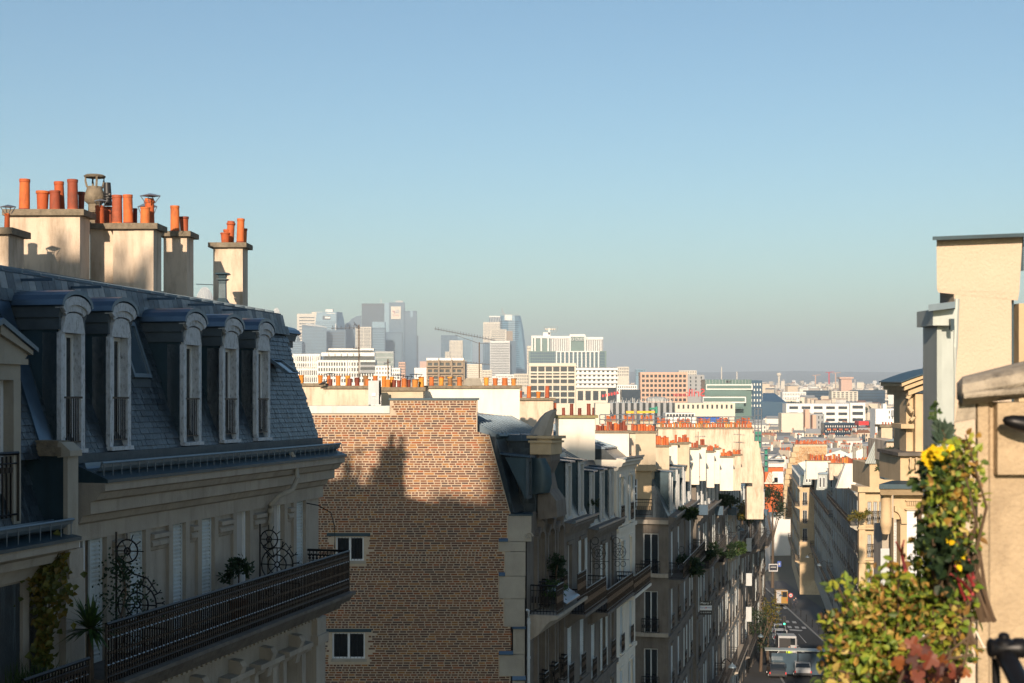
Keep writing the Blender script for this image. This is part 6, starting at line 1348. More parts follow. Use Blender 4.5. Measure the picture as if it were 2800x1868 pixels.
# people
def person(label, at, h, top, face=0, legs='cloth_dark'):
    t = thing('person', at, label, 'person')
    me = bpy.data.meshes.new('body'); J = {'pel': (0, 0, .53, .085), 'ch': (0, .01, .72, .10), 'nk': (0, 0, .845, .04), 'hd': (0, -.01, .90, .058), 'hd2': (0, -.012, .955, .052), 'hl': (-.06, 0, .49, .065), 'kl': (-.065, -.03, .27, .045), 'al': (-.065, 0, .05, .03), 'tl': (-.065, -.08, .02, .025),
         'hr': (.06, 0, .49, .065), 'kr': (.065, -.01, .27, .045), 'ar': (.065, .03, .05, .03), 'tr': (.065, -.05, .02, .025), 'sl': (-.12, 0, .80, .048), 'el': (-.16, .01, .64, .034), 'wl': (-.15, -.05, .50, .025), 'sr': (.12, 0, .80, .048), 'er': (.16, .01, .64, .034), 'wr': (.15, -.06, .50, .025)}
    ks = list(J); E = [('pel', 'ch'), ('ch', 'nk'), ('nk', 'hd'), ('hd', 'hd2'), ('pel', 'hl'), ('hl', 'kl'), ('kl', 'al'), ('al', 'tl'), ('pel', 'hr'), ('hr', 'kr'), ('kr', 'ar'), ('ar', 'tr'), ('ch', 'sl'), ('sl', 'el'), ('el', 'wl'), ('ch', 'sr'), ('sr', 'er'), ('er', 'wr')]
    me.from_pydata([V(*J[k][:3]) * h for k in ks], [(ks.index(a), ks.index(c)) for a, c in E], [])
    o = bpy.data.objects.new('body', me); link(o, t, at); o.rotation_euler = (0, 0, face)
    m = o.modifiers.new('skin', 'SKIN'); o.modifiers.new('sub', 'SUBSURF').levels = 1
    for v, k in zip(me.skin_vertices[0].data, ks): v.radius = (J[k][3] * h, J[k][3] * h * .8); v.use_root = (k == 'pel')
    dg = bpy.context.evaluated_depsgraph_get(); m2 = bpy.data.meshes.new_from_object(o.evaluated_get(dg)); o.modifiers.clear(); o.data = m2; m2.materials.clear()
    for k in (legs, top, 'skin', 'hair'): m2.materials.append(MATS[k])
    for p in m2.polygons:
        z = p.center.z / h; p.material_index = 0 if z < .52 else (1 if z < .835 and not (z < .54 and abs(p.center.x) > .13 * h) else (3 if z > .945 or (z > .9 and p.center.y > 0) else 2))
    return t
person('person in a bright yellow high visibility vest behind the open van', ground(2158, 153), 1.78, 'hivis')
for px, Y, lb, f in ((2171, 236, 'person in dark clothes walking on the right pavement near the yellow van', .3), (2176, 240, 'second person in dark clothes walking ahead on the right pavement', .2)): person(lb, ground(px, Y), 1.75, 'cloth_dark', f)
# bus shelter
bt = ground(2180, 140); g = lambda x, y, Y: W(x, y, Y)
sh = thing('bus_shelter', bt, 'glass bus shelter with a long curved roof beside the parked cars', 'shelter')
fS = Fr(V(bt.x, bt.y, bt.z), HEAD, .095); fS.a, fS.n = fS.n.copy(), fS.a.copy() * 1
b = MB(); n = 10
for k in range(n):
    d0, d1 = -1.3 + 2.6 * k / n, -1.3 + 2.6 * (k + 1) / n; z = lambda d: 2.55 + .12 * (1 - (d / 1.3) ** 2)
    b.hexa([fS(s, d, z(d) + q) for s in (-3.2, 4.2) for d in (d0, d1) for q in (0, .06)])
part(b, 'roof', 'zinc_pale', sh)
for s in (-2.6, 0, 2.6): b = MB(); b.tube([fS(s, -.8, 0), fS(s, -.8, 2.55)], .05, 8); part(b, 'post', 'iron', sh)
for s in (-2.55, .05): b = MB(); b.box(fS, s, s + 2.5, -.82, -.79, .25, 2.3); part(b, 'glass_panel', 'glass_blue', sh)
b = MB(); b.box(fS, -1.8, 1.8, -.75, -.35, .42, .48); part(b, 'bench', 'iron', sh)
# lamps on brackets, lamp posts
def bracket_lamp(label, root, tip, r=.28):
    t = thing('bracket_lamp', root, label, 'lamp', 'street lamps'); b = MB(); m = (root + tip) / 2 + V(0, 0, .35); b.tube([root, root.lerp(m, .6) + V(0, 0, .1), m, tip + V(0, 0, .12)], .035, 6); b.tube([root - V(0, 0, .4), root + V(0, 0, .35)], .04, 6); part(b, 'bracket', 'iron', t)
    b = MB(); b.lathe(tip - V(0, 0, .12), [(r, 0), (r * .95, .06), (r * .55, .16), (r * .2, .24), (.03, .3)], 14); part(b, 'lamp_shade', 'zinc', t); return t
for xa, ya, xb, yb, Y, lb in ((1973, 1815, 2002, 1820, 88, 'bracket lamp on the lower front of the corner house'), (2070, 1743, 2080, 1738, 140, 'bracket lamp low on the left houses above the dark tree'), (2108, 1668, 2128, 1672, 205, 'bracket lamp hanging over the left kerb'), (2108, 1625, 2135, 1628, 215, 'bracket lamp in front of the yellow van'),
      (2222, 1518, 2208, 1522, 200, 'bracket lamp on the right row below the balconies'), (2262, 1540, 2240, 1544, 170, 'second bracket lamp on the right row'), (2013, 1448, 2026, 1447, 128, 'pale round wall lamp on the left row terrace')): bracket_lamp(lb, W(xa, ya, Y), W(xb, yb, Y), .3 if Y > 90 else .26)
# traffic light
tl_ = ground(2144, 165); t = thing('traffic_light', tl_, 'traffic light showing green above the white parked cars', 'traffic light')
b = MB(); b.tube([tl_, tl_ + V(0, 0, 3.9)], .06, 8); part(b, 'post', 'iron', t); b = MB(); b.wbox(tl_.x - .2, tl_.x + .2, tl_.y - .12, tl_.y + .14, tl_.z + 3.0, tl_.z + 4.1); part(b, 'housing', 'plastic_black', t)
for k, m in enumerate(('signal_green', 'tyre', 'tyre')):
    b = MB(); c = V(tl_.x, tl_.y - .13, tl_.z + 3.18 + k * .34); b.loft([[c + V(.1 * cos(2 * pi * j / 12), q, .1 * sin(2 * pi * j / 12)) for j in range(12)] for q in (0, -.04)]); part(b, 'lens', m, t)
# round signs, house signs
def round_sign(label, at, r, hgt, red=True):
    t = thing('road_sign', at, label, 'sign'); b = MB(); b.tube([at, at + V(0, 0, hgt)], .035, 6); part(b, 'post', 'iron', t); c = at + V(0, -.05, hgt - r)
    for q, m, o in ((1, 'paint_red', 0), (.74, 'sign_white', -.012), (.3, 'tyre', -.02)):
        b = MB()
        if q == .3: b.hexa([c + V(x * r * .42, o + e, z * r * .12) for x in (-1, 1) for e in (0, .006) for z in (-1, 1)])
        else: b.loft([[c + V(r * q * cos(2 * pi * j / 20), o + e, r * q * sin(2 * pi * j / 20)) for j in range(20)] for e in (0, .01)])
        part(b, 'disc' if q > .5 else 'bar', m, t)
at = ground(2293, 118); at.z = W(2293, 1815, 118).z - 2.3; round_sign('round red and white road sign beside the autumn shrub', at, .24, 2.54)
round_sign('small round red sign on the pavement beside the yellow van', V(*(ground(2162, 232))), .36, 2.9)
b = MB(); b.hexa([W(x, y, 172) + V(0, q, 0) for x in (2103, 2126) for q in (0, .1) for y in (1562, 1544)]); sg_ = part(b, 'shop_sign', 'cloth_dark', None, label='dark shop sign in a white frame projecting at the end of the left row', cat='sign')
for x0, x1, y0, y1 in ((2102, 2127, 1542, 1545), (2102, 2127, 1560, 1563), (2102, 2104, 1545, 1560), (2125, 2127, 1545, 1560), (2107, 2122, 1550, 1552)): pbox(sg_, 'frame_bar', 'sign_white', x0, x1, y0, y1, 171.9, .06)
b = MB(); b.hexa([W(x, y, 176) + V(0, q, 0) for x in (2126, 2136) for q in (0, .1) for y in (1550, 1535)]); sg_ = part(b, 'parking_sign', 'paint_blue', None, label='small blue and white square sign past the shop sign', cat='sign'); pbox(sg_, 'white_mark', 'sign_white', 2129, 2133, 1539, 1546, 175.9, .06)
# bollards on the right pavement
for i in range(9):
    Y = 150 + i * 9.5; at = V(axis(Y) + 4.2, Y, -drop(Y) + .15); b = MB(); b.lathe(at, [(.06, 0), (.05, .1), (.045, .95), (.065, .98), (.065, 1.06), (.02, 1.12)], 8); part(b, 'bollard', 'iron', None, label=('first', 'second', 'third', 'fourth', 'fifth', 'sixth', 'seventh', 'eighth', 'ninth')[i] + ' thin dark bollard from the bottom along the right pavement', cat='bollard', group='bollards along the right pavement')
# trees and scooters by the left kerb
q = ground(2098, 150); tree('street_tree', 'autumn street tree growing beside the left kerb', q, 7, q + V(0, 0, 5.5), (1.6, 1.6, 1.9), 800, .22, 'leaf_yellow')
q = ground(2080, 143); tree('street_tree', 'dark bushy tree in front of the left houses near the shelter', q, 7, q + V(0, 0, 4.6), (1.9, 1.9, 2.4), 800, .25, 'leaf_dark')
q = ground(2262, 146); tree('street_tree', 'thin young tree on the right pavement', q, 6, q + V(0, 0, 5.2), (1.0, 1.0, 1.4), 240, .2, 'leaf_dark')
def scooter(label, at):
    t = thing('motor_scooter', at, label, 'scooter', 'scooters parked along the left kerb'); f = Fr(at, HEAD, .09)
    for s in (0, 1.25):
        b = MB(); c = f(s, 0, .25); b.loft([[c + f.n * q + f.a * (.25 * cos(2 * pi * j / 12)) + V(0, 0, .25 * sin(2 * pi * j / 12)) for j in range(12)] for q in (-.05, .05)]); part(b, 'wheel', 'tyre', t)
    b = MB(); b.prism_sh(f, [(-.25, .5), (-.15, .8), (.55, .72), (.62, .35), (1.0, .32), (1.05, .9), (1.15, .95), (1.2, .5), (1.1, .25), (.1, .25)], -.16, .16); part(b, 'body', 'car_dark', t)
    b = MB(); b.tube([f(1.08, -.32, 1.02), f(1.05, 0, 1.0), f(1.08, .32, 1.02)], .02, 5); part(b, 'handlebar', 'iron', t)
    b = MB(); b.prism_sh(f, [(-.15, .8), (.5, .73), (.5, .8), (-.1, .88)], -.14, .14); part(b, 'saddle', 'plastic_black', t)
for i in range(4): Y = 208 + i * 7; scooter(('nearest', 'second', 'third', 'furthest')[i] + ' scooter in the line parked by the left kerb', V(axis(Y) - 3.9, Y, -drop(Y) + .03))
# white enamel panels between the balconies of the left row
for i, (x0, x1, y0, y1, Y) in enumerate(((2041, 2055, 1472, 1508, 126), (2040, 2056, 1568, 1602, 126), (2040, 2055, 1660, 1700, 126))): pbox(None, 'balcony_screen', 'paint_grey', x0, x1, y0, y1, Y, .1, label='pale privacy screen on the ' + ('upper', 'middle', 'lower')[i] + ' balcony of the left row', cat='screen')
# ================================================================ the far city
random.seed(55)
M('far_cream', (.60, .55, .46), .85, .06, .05); M('far_white', (.72, .71, .68), .85, .05, .05); M('far_grey', (.30, .31, .32), .8, .08, .05); M('far_pink', (.55, .36, .27), .85, .05, .05); M('far_brown', (.30, .23, .16), .85, .08, .05)
M('far_glass', (.03, .078, .135), .25, .15, .02, spec=.6); M('far_glass_light', (.12, .23, .31), .3, .12, .02, spec=.6); M('far_glass_dark', (.014, .03, .052), .25, .2, .02, spec=.5); M('far_green', (.09, .16, .15), .3, .15, .05, spec=.6); M('far_pane', (.03, .038, .048), .2, .3, .2, spec=.6); M('far_steel', (.34, .36, .36), .5, .1, .1)
M('city_wall', (.5, .45, .37), .9, .06, .05, rnd=[(.62, .56, .46), (.66, .63, .57), (.50, .43, .33), (.58, .50, .40), (.68, .66, .62), (.42, .37, .30), (.55, .46, .36), (.34, .31, .28)])
M('city_roof', (.2, .2, .2), .7, .1, .05, rnd=[(.20, .22, .24), (.27, .28, .29), (.14, .155, .17), (.32, .30, .27), (.10, .11, .125), (.24, .12, .07), (.36, .35, .33)])
M('city_tree', (.035, .05, .022), .9, .4, .08)
GZ = lambda Y: -drop(Y)
def face_holes(b, fr, s0, s1, h0, h1, cols, rows, fx, fy, mx, mt, mb, depth):
    hs = []
    w = (s1 - s0) * (1 - 2 * mx) / max(1, cols); hh = (h1 - h0) * (1 - mt - mb) / max(1, rows)
    for i in range(cols):
        for j in range(rows):
            c = s0 + (s1 - s0) * mx + w * (i + .5); m = h0 + (h1 - h0) * mb + hh * (j + .5); hs.append((c - w * fx / 2, c + w * fx / 2, m - hh * fy / 2, m + hh * fy / 2))
    b.wall(fr, s0, s1, h0, h1, hs, depth); return hs
def blk(name, label, x0, x1, yt, Y, dep, wall, cols=0, rows=0, win='far_pane', yv=None, fx=.6, fy=.55, each=False, cat='building', depth=.5, mx=.02, mt=.05, mb=.02, group=None, ang=0, parent=None, roofmat=None, wname='window'):
    """far building: opened front wall, panes behind it, body; yv = lowest pixel row in view (windows stop there)"""
    X0, X1 = (x0 - 1400) / F * Y, (x1 - 1400) / F * Y; fr = frontal(X0, Y, ang); w = X1 - X0
    zt = (HY - yt) / F * Y; zv = (HY - yv) / F * Y if yv else GZ(Y); zg = min(GZ(Y), zv)
    root = thing(name, V((X0 + X1) / 2, Y + dep / 2, zg), label, cat, group) if parent is None else parent
    b = MB(); hs = face_holes(b, fr, 0, w, zv, zt, cols, rows, fx, fy, mx, mt, mb, depth) if cols else (b.wall(fr, 0, w, zv, zt, (), 0) or [])
    if zg < zv - .1: b.face([fr(0, 0, zg), fr(w, 0, zg), fr(w, 0, zv), fr(0, 0, zv)])
    for s in (0, w): b.face([fr(s, 0, zg), fr(s, -dep, zg), fr(s, -dep, zt), fr(s, 0, zt)])
    b.face([fr(0, 0, zt), fr(w, 0, zt), fr(w, -dep, zt), fr(0, -dep, zt)])
    part(b, 'wall', wall, root)
    if hs:
        if each:
            for a, c, h0, h1 in hs: b = MB(); b.box(fr, a - .05, c + .05, -depth - .15, -depth - .002, h0 - .05, h1 + .05); part(b, wname, win, root)
        else:
            b = MB(); b.box(fr, .3, w - .3, -depth - .3, -depth - .01, zv + .2, zt - .2); part(b, 'glazing', win, root)
    return root, fr, w, zt, zv
def slabs(root, fr, w, ys, Y, mat, th=.8, out=1.2, name='floor_slab'):
    for y in ys: h = (HY - y) / F * Y; b = MB(); b.box(fr, -.5, w + .5, -.2, out, h - th / 2, h + th / 2); part(b, name, mat, root)
def fins(root, fr, w, n, h0, h1, mat, fw=.5, out=.8, s0=0, name='fin'):
    for i in range(n): s = s0 + w * (i + .5) / n; b = MB(); b.box(fr, s - fw / 2, s + fw / 2, -.1, out, h0, h1); part(b, name, mat, root)
TW = 'towers of the far business district'
YD = 7000
def dtower(label, x0, x1, yt, mat, cols=0, rows=0, Y=YD, dep=40, win='far_pane', fx=.9, fy=.5, yv=985, **k): return blk('office_tower', label, x0, x1, yt, Y, dep, mat, cols, rows, win, yv, fx, fy, group=TW, cat='tower', depth=1.0, **k)
# --- business district
dtower('cream office tower with horizontal window lines at the left of the district', 812, 866, 858, 'far_cream', 1, 14, fy=.3, fx=.8); b = MB(); f_ = frontal(0, YD); fbox(b, 852, 882, 853, 862, YD + 6, 20); part(b, 'penthouse', 'far_cream', bpy.data.objects['office_tower'])
# flared glass tower: lit left and shaded right side put into the glass colours
t = thing('office_tower', W(903, 1060, YD - 200), 'flared pale blue glass tower with a square opening near its top', 'tower', TW); Y2 = YD - 200
b = MB(); b.loft([[W(884, 1060, Y2), W(918, 1060, Y2), W(918, 1060, Y2 + 60), W(884, 1060, Y2 + 60)], [W(860, 905, Y2), W(920, 905, Y2), W(920, 905, Y2 + 60), W(860, 905, Y2 + 60)], [W(866, 854, Y2), W(920, 853, Y2), W(920, 853, Y2 + 60), W(866, 854, Y2 + 60)]]); part(b, 'lit_face', 'far_glass_light', t)
b = MB(); b.loft([[W(920, 1060, Y2 - 5), W(938, 1060, Y2 + 20), W(938, 1060, Y2 + 60), W(920, 1060, Y2 + 60)], [W(920, 890, Y2 - 5), W(943, 890, Y2 + 20), W(943, 890, Y2 + 60), W(920, 890, Y2 + 60)], [W(920, 853, Y2 - 5), W(936, 854, Y2 + 20), W(936, 854, Y2 + 60), W(920, 853, Y2 + 60)]]); part(b, 'shaded_face', 'far_glass', t)
pbox(t, 'opening', 'far_glass_dark', 882, 903, 864, 874, Y2 - 3, 2); pbox(t, 'opening_sill', 'far_white', 888, 903, 866, 871, Y2 - 5, 2); pbox(t, 'roof_plant', 'far_white', 890, 910, 846, 853, Y2 + 10, 30); pbox(t, 'roof_lettering', 'far_white', 893, 916, 856, 858, Y2 - 3, 2); pbox(t, 'edge_mast', 'far_white', 917, 919, 885, 960, Y2 - 8, 3)
for i in range(16): pbox(t, 'floor_line', 'far_glass', 864, 919, 880 + i * 5, 881 + i * 5, Y2 - 2, 1)
t = thing('office_tower', W(860, 1060, YD - 600), 'dark blue ribbed glass tower with a sloping roofline', 'tower', TW); Y2 = YD - 600
b = MB(); b.loft([[W(826, 1060, Y2), W(893, 1060, Y2), W(893, 1060, Y2 + 50), W(826, 1060, Y2 + 50)], [W(826, 888, Y2), W(893, 896, Y2), W(893, 896, Y2 + 50), W(826, 888, Y2 + 50)]]); part(b, 'body', 'far_glass', t)
for i in range(18): pbox(t, 'floor_line', 'far_glass_light', 828, 891, 897 + i * 4, 898 + i * 4, Y2 - 1.5, 1)
b = MB(); b.hexa([W(x, (882 if x < 860 else 894) + y, Y2) + V(0, q, 0) for x in (835, 893) for q in (10, 12) for y in (4, 0)]); part(b, 'crown_screen', 'far_steel', t)
t = thing('office_tower', W(966, 1060, YD), 'dark glass tower with a rounded shoulder', 'tower', TW)
b = MB(); b.loft([[W(x, y, YD) for x, y in ((944, 1060), (944, 886), (955, 880), (962, 872), (975, 865), (988, 863), (990, 1060))], [W(x, y, YD + 50) for x, y in ((944, 1060), (944, 886), (955, 880), (962, 872), (975, 865), (988, 863), (990, 1060))]]); part(b, 'body', 'far_glass', t)
r_, f_, w_, zt, zv = dtower('tall dark slab tower, the broadest of the skyline', 989, 1052, 830, 'far_glass_dark', 30, 46, win='far_glass', fx=.75, fy=.6); pbox(r_, 'roof_mast', 'far_steel', 1041, 1043, 816, 830, YD + 10, 3)
t, f_, w_, zt, zv = dtower('tall blue tower carrying a white billboard with a curved red and blue emblem', 1064, 1106, 827, 'far_glass', 16, 44, win='far_glass_light', fx=.5, fy=.5)
pbox(t, 'side_strip', 'far_glass_light', 1051, 1064, 828, 1060, YD - 2, 20); bd = pbox(t, 'billboard', 'far_cream', 1069, 1096, 838, 873, YD - 4, 3); pbox(t, 'roof_plant', 'far_steel', 1082, 1102, 822, 828, YD + 8, 12)
b = MB(); b.tube([W(x, y, YD - 5) for x, y in ((1073, 851), (1078, 852), (1084, 854), (1089, 854), (1092, 851.5), (1090, 849), (1086, 848.5), (1083, 850))], .9, 5); part(b, 'emblem_blue', 'paint_blue', bd); b = MB(); b.tube([W(x, y, YD - 6) for x, y in ((1073, 851), (1077.5, 852), (1079, 858))], 1.2, 5); part(b, 'emblem_red', 'paint_red', bd)
text('TotalEnergies', bd, W(1082.5, 862, YD - 5), 5.6, 'paint_red', ext=.3)
t, f_, w_, zt, zv = dtower('blue tower with a notched pale crown at the right end of the district', 1105, 1139, 850, 'far_glass', 14, 44, win='far_glass_light', fx=.4, fy=.4); pbox(t, 'notch', 'far_glass_light', 1122, 1129, 850, 867, YD - 2, 3); pbox(t, 'side_stair', 'far_glass_dark', 1139, 1143, 918, 1060, YD + 5, 20)
dtower('cream slab with dark floor lines in front of the dark tower', 972, 1015, 894, 'far_cream', 2, 14, Y=YD - 900, fy=.42, fx=.92, yv=952)
dtower('blue glass block beside the cream slab', 1015, 1053, 896, 'far_glass', 1, 18, Y=YD - 880, win='far_glass_light', fy=.35); dtower('small blue tower behind the cream slab', 1018, 1052, 880, 'far_glass_light', Y=YD - 300)
dtower('slate blue ribbed tower below the billboard', 1055, 1100, 908, 'far_glass', 1, 22, Y=YD - 700, win='far_glass_light', fy=.3); dtower('low blue block at the foot of the flared tower', 893, 945, 903, 'far_glass', 1, 10, Y=YD - 500, win='far_glass_dark', fy=.5); dtower('small dark block left of the cream tower', 799, 826, 933, 'far_glass', 1, 8, Y=YD - 650, win='far_glass_light', fy=.3)
def egg(label, px, y0, y1, rx, Y):
    t = thing('domed_tower', W(px, y1, Y), label, 'tower', TW); k = Y / F; h = (y1 - y0) * k; b = MB(); pr = [(rx * k * cos(a * pi / 2 / 9) , h * sin(a * pi / 2 / 9)) for a in range(10)]; pr[-1] = (.05, h); b.lathe(W(px, y1, Y), pr, 16); part(b, 'shell', 'far_steel', t, smooth=True)
    b = MB(); c = W(px, y1, Y)
    for j in range(16):
        b.tube([c + V(r * 1.01 * cos(2 * pi * (j / 16 + q * .02)), r * 1.01 * sin(2 * pi * (j / 16 + q * .02)), z) for q, (r, z) in enumerate(pr)], .5, 4); b.tube([c + V(r * 1.01 * cos(2 * pi * (j / 16 - q * .02)), r * 1.01 * sin(2 * pi * (j / 16 - q * .02)), z) for q, (r, z) in enumerate(pr)], .5, 4)
    part(b, 'lattice', 'far_white', t, kind='stuff')
egg('egg shaped lattice tower peeping out beside the slate roof', 756, 842, 1000, 24, YD - 300); egg('low lattice dome seen between the chimney stacks', 560, 785, 900, 34, YD - 300)
# --- second cluster
r_, f_, w_, zt, zv = dtower('pale tower with an open frame crown beside the sail shaped tower', 1321, 1369, 881, 'far_cream', 12, 24, Y=6600, fy=.5, fx=.45)
pbox(r_, 'crown', 'far_glass', 1338, 1375, 868, 881, 6610, 20); pbox(r_, 'crown_rim', 'far_white', 1337, 1372, 864, 867, 6605, 20)
for i in range(7): b = MB(); b.tube([W(1342 + i * 4.4, 881, 6604), W(1340 + i * 4.4, 867, 6604)], 1.2, 4); part(b, 'crown_strut', 'far_white', r_)
t = thing('office_tower', W(1412, 1050, 6500), 'rounded sail shaped glass tower with a jagged metal crest', 'tower', TW)
b = MB(); rings = []
for y, xr_ in ((1060, 1442), (990, 1440), (940, 1436), (900, 1431), (875, 1426), (863, 1423)):
    rings.append([W(x, y, 6500 + d) for x, d in ((1368, 30), (1374, 8), (1390, -4), (1408, -6), (xr_ - 6, 12), (xr_, 40), (1368, 60))])
b.loft(rings); part(b, 'body', 'far_glass_light', t)
for i in range(30): y = 878 + i * 5.5; xr_ = 1426 + (y - 875) * .085; b = MB(); b.loft([[W(x, yy, 6500 + d - 1.2) for x, d in ((1367, 30), (1373, 8), (1390, -4), (1408, -6), (xr_ - 6, 11.5), (xr_, 38))] for yy in (y, y + 2)], close=False); part(b, 'floor_line', 'far_glass', t)
b = MB()
for i in range(8): b.tube([W(1373 + i * 2.4, 862, 6500), W(1372 + i * .6, 862 - (24 - i * 3), 6500)], .8, 4)
for i in range(9): b.tube([W(1390 + i * 3.6, 864, 6500), W(1392 + i * 3.2, 858 - (i % 3) * 2, 6500)], .8, 4)
part(b, 'crest', 'far_steel', t, kind='stuff'); pbox(t, 'drum', 'far_white', 1380, 1400, 861, 876, 6493, 20)
dtower('beige tower with dark slots in front of the sail shaped tower', 1340, 1385, 901, 'far_cream', 1, 6, Y=6000, fy=.35, fx=.85, yv=935); dtower('tan tower side shaft beside the beige slots', 1385, 1402, 905, 'far_brown', 0, 0, Y=6010)
dtower('grey tower with scattered reflections in front of the sail shaped tower', 1340, 1394, 932, 'far_white', 18, 20, Y=5600, fx=.85, fy=.6, win='far_pane', yv=1030); dtower('deep blue slab behind the grey tower', 1393, 1411, 932, 'far_glass', Y=5650); dtower('blue slab left of the grey tower', 1321, 1341, 937, 'far_glass', 3, 20, Y=6100, win='far_glass_light', fx=.3)
dtower('blue glass tower behind the stepped cream tower', 1206, 1250, 917, 'far_glass', 12, 24, Y=6300, win='far_glass_light', fx=.4, fy=.3); dtower('pale blue tower right of the stepped cream tower', 1248, 1292, 922, 'far_glass_light', 1, 18, Y=6400, win='far_glass', fy=.4)
r_, f_, w_, zt, zv = dtower('stepped cream residential tower with grid windows', 1229, 1265, 931, 'far_cream', 9, 14, Y=5200, fx=.5, fy=.45, yv=985); blk('x', '', 1217, 1230, 962, 5190, 20, 'far_cream', 3, 6, yv=985, fx=.5, parent=r_)
# --- white balcony blocks behind the chimney wall
r_, f_, w_, zt, zv = blk('apartment_block', 'white modern block with tall vertical fins behind the orange pots', 780, 876, 968, 1900, 18, 'far_white', 16, 4, yv=1050, fx=.55, fy=.7, depth=1.2)
fins(r_, f_, w_, 15, (HY - 1004) / F * 1900, zt - 1, 'far_white', .9, 1.2); slabs(r_, f_, w_, (1004, 1028), 1900, 'far_white', 1.2, 1.3)
rb, f_, w_, zt, zv = blk('apartment_block', 'white curved block with wavy balconies and a terraced crown', 866, 1026, 985, 1850, 24, 'far_white', 22, 4, yv=1050, fx=.6, fy=.62, depth=1.2)
fins(rb, f_, w_ * .55, 10, (HY - 1020) / F * 1850, zt, 'far_white', 1.0, 1.5, s0=w_ * .38)
for k, (x0, x1, y0, y1, d, m) in enumerate(((884, 1022, 972, 986, 3, 'far_pane'), (878, 1024, 964, 974, 1.5, 'far_white'), (892, 1018, 958, 966, 5, 'far_pane'), (898, 1022, 953, 959, 7, 'far_white'), (985, 1026, 990, 998, -2, 'far_pane'), (985, 1026, 1004, 1012, -2, 'far_pane'), (985, 1026, 998, 1004, -3, 'far_grey'), (985, 1026, 1012, 1020, -3, 'far_grey'))): pbox(rb, 'crown_tier' if k < 4 else 'balcony_band', m, x0, x1, y0, y1, 1850 + d, 12)
for i in range(6): pbox(rb, 'balcony_scallop', 'far_white', 884 + i * 17, 898 + i * 17, 966, 974, 1847.5, 3)
blk('office_block', 'pale green glass block with vertical lines behind the short mast', 1026, 1076, 961, 2300, 20, 'far_steel', 16, 5, 'far_green', 1030, .6, .8); blk('apartment_house', 'white stepped house below the billboard tower', 1026, 1068, 1000, 1700, 15, 'far_white', 5, 4, yv=1050, fx=.4, fy=.5); blk('apartment_block', 'white low block beside the stepped house', 1068, 1094, 1006, 1800, 15, 'far_white', 5, 4, yv=1050, fx=.4)
t, f_, w_, zt, zv = blk('apartment_block', 'pink stepped terraces block far behind the mast', 1090, 1108, 990, 3000, 15, 'far_pink', 3, 5, yv=1030)
blk('apartment_block', 'plain white block behind the comb aerial mast', 1133, 1168, 1006, 2600, 20, 'far_white', 0, 0); blk('apartment_block', 'dusky far block left of the brown balconies', 1148, 1170, 988, 5200, 30, 'far_pink')
# brown balcony block
r_, f_, w_, zt, zv = blk('apartment_block', 'brown apartment block with deep balconies under a white parapet', 1166, 1266, 984, 1500, 16, 'far_brown', 6, 4, yv=1065, fx=.72, fy=.7, depth=1.5, mt=.06, each=True)
for i, x in enumerate((1166, 1201, 1235)): pbox(r_, 'parapet', 'far_white', x, x + 33, 979, 986, 1498, 16); pbox(r_, 'party_fin', 'far_brown', x + 32, x + 36, 984, 1065, 1496, 5)
for j in range(4):
    for i, x in enumerate((1167, 1202, 1236)): pbox(r_, 'balcony', 'far_brown', x, x + 30, 1000 + j * 18, 1004 + j * 18, 1496.5, 4)
pbox(r_, 'side_wall', 'far_grey', 1266, 1276, 986, 1065, 1505, 15)
blk('apartment_block', 'pale pink gridded block right of the comb aerial mast', 1276, 1318, 996, 2400, 18, 'far_cream', 14, 8, yv=1040, fx=.4, fy=.4); blk('apartment_block', 'cream stepped houses below the sail shaped tower', 1316, 1345, 1012, 2800, 18, 'far_cream', 7, 5, yv=1050, fx=.4)
blk('apartment_block', 'white far block under the grey tower', 1355, 1405, 1024, 3300, 18, 'far_white', 12, 4, yv=1060, fx=.4); blk('apartment_block', 'pinkish far block beside the framed building', 1405, 1446, 1022, 3400, 18, 'far_cream', 8, 4, yv=1060, fx=.4)
# --- office building with vertical fins and roof sign
YS = 3300
r_, f_, w_, zt, zv = blk('fin_office_building', 'grey and white office building with vertical fins and roof lettering', 1446, 1658, 960, YS, 60, 'far_green', 40, 6, 'far_glass', 1010, .8, .8, depth=1.0)
for x0, x1, y0, y1, nm in ((1453, 1504, 921, 960, 'left_wing'), (1504, 1558, 922, 960, 'centre_left'), (1558, 1600, 917, 960, 'centre'), (1600, 1649, 925, 960, 'right_wing')):
    pbox(r_, 'upper_storeys', 'far_green' if nm in ('left_wing', 'centre') else 'far_grey', x0, x1, y0, y1, YS + 8, 40); pbox(r_, 'parapet', 'far_white', x0, x1, y0 - 3, y0 + 4, YS + 5, 44)
for x in (1453, 1461, 1478, 1497, 1557, 1598): pbox(r_, 'pier', 'far_white', x, x + 4, 918, 1010 if x < 1500 else 965, YS + 2, 8)
for i in range(8): pbox(r_, 'fin', 'far_white', 1510 + i * 6, 1512.6 + i * 6, 927, 960, YS + 4, 6)
for i in range(7): pbox(r_, 'fin', 'far_white', 1606 + i * 6, 1608.6 + i * 6, 930, 960, YS + 4, 6)
for i in range(11): pbox(r_, 'fin', 'far_white', 1520 + i * 11.5, 1523.5 + i * 11.5, 963, 1010, YS - 3, 5)
pbox(r_, 'belt', 'far_white', 1520, 1640, 960, 963, YS - 3, 6); pbox(r_, 'plant_room', 'far_white', 1485, 1505, 909, 919, YS + 12, 25); pbox(r_, 'stair_shaft', 'far_white', 1499, 1504, 898, 915, YS + 12, 6)
text('SO OUEST', r_, W(1581, 928, YS + 2), 9.2, 'far_white', ext=.6)
b = MB()
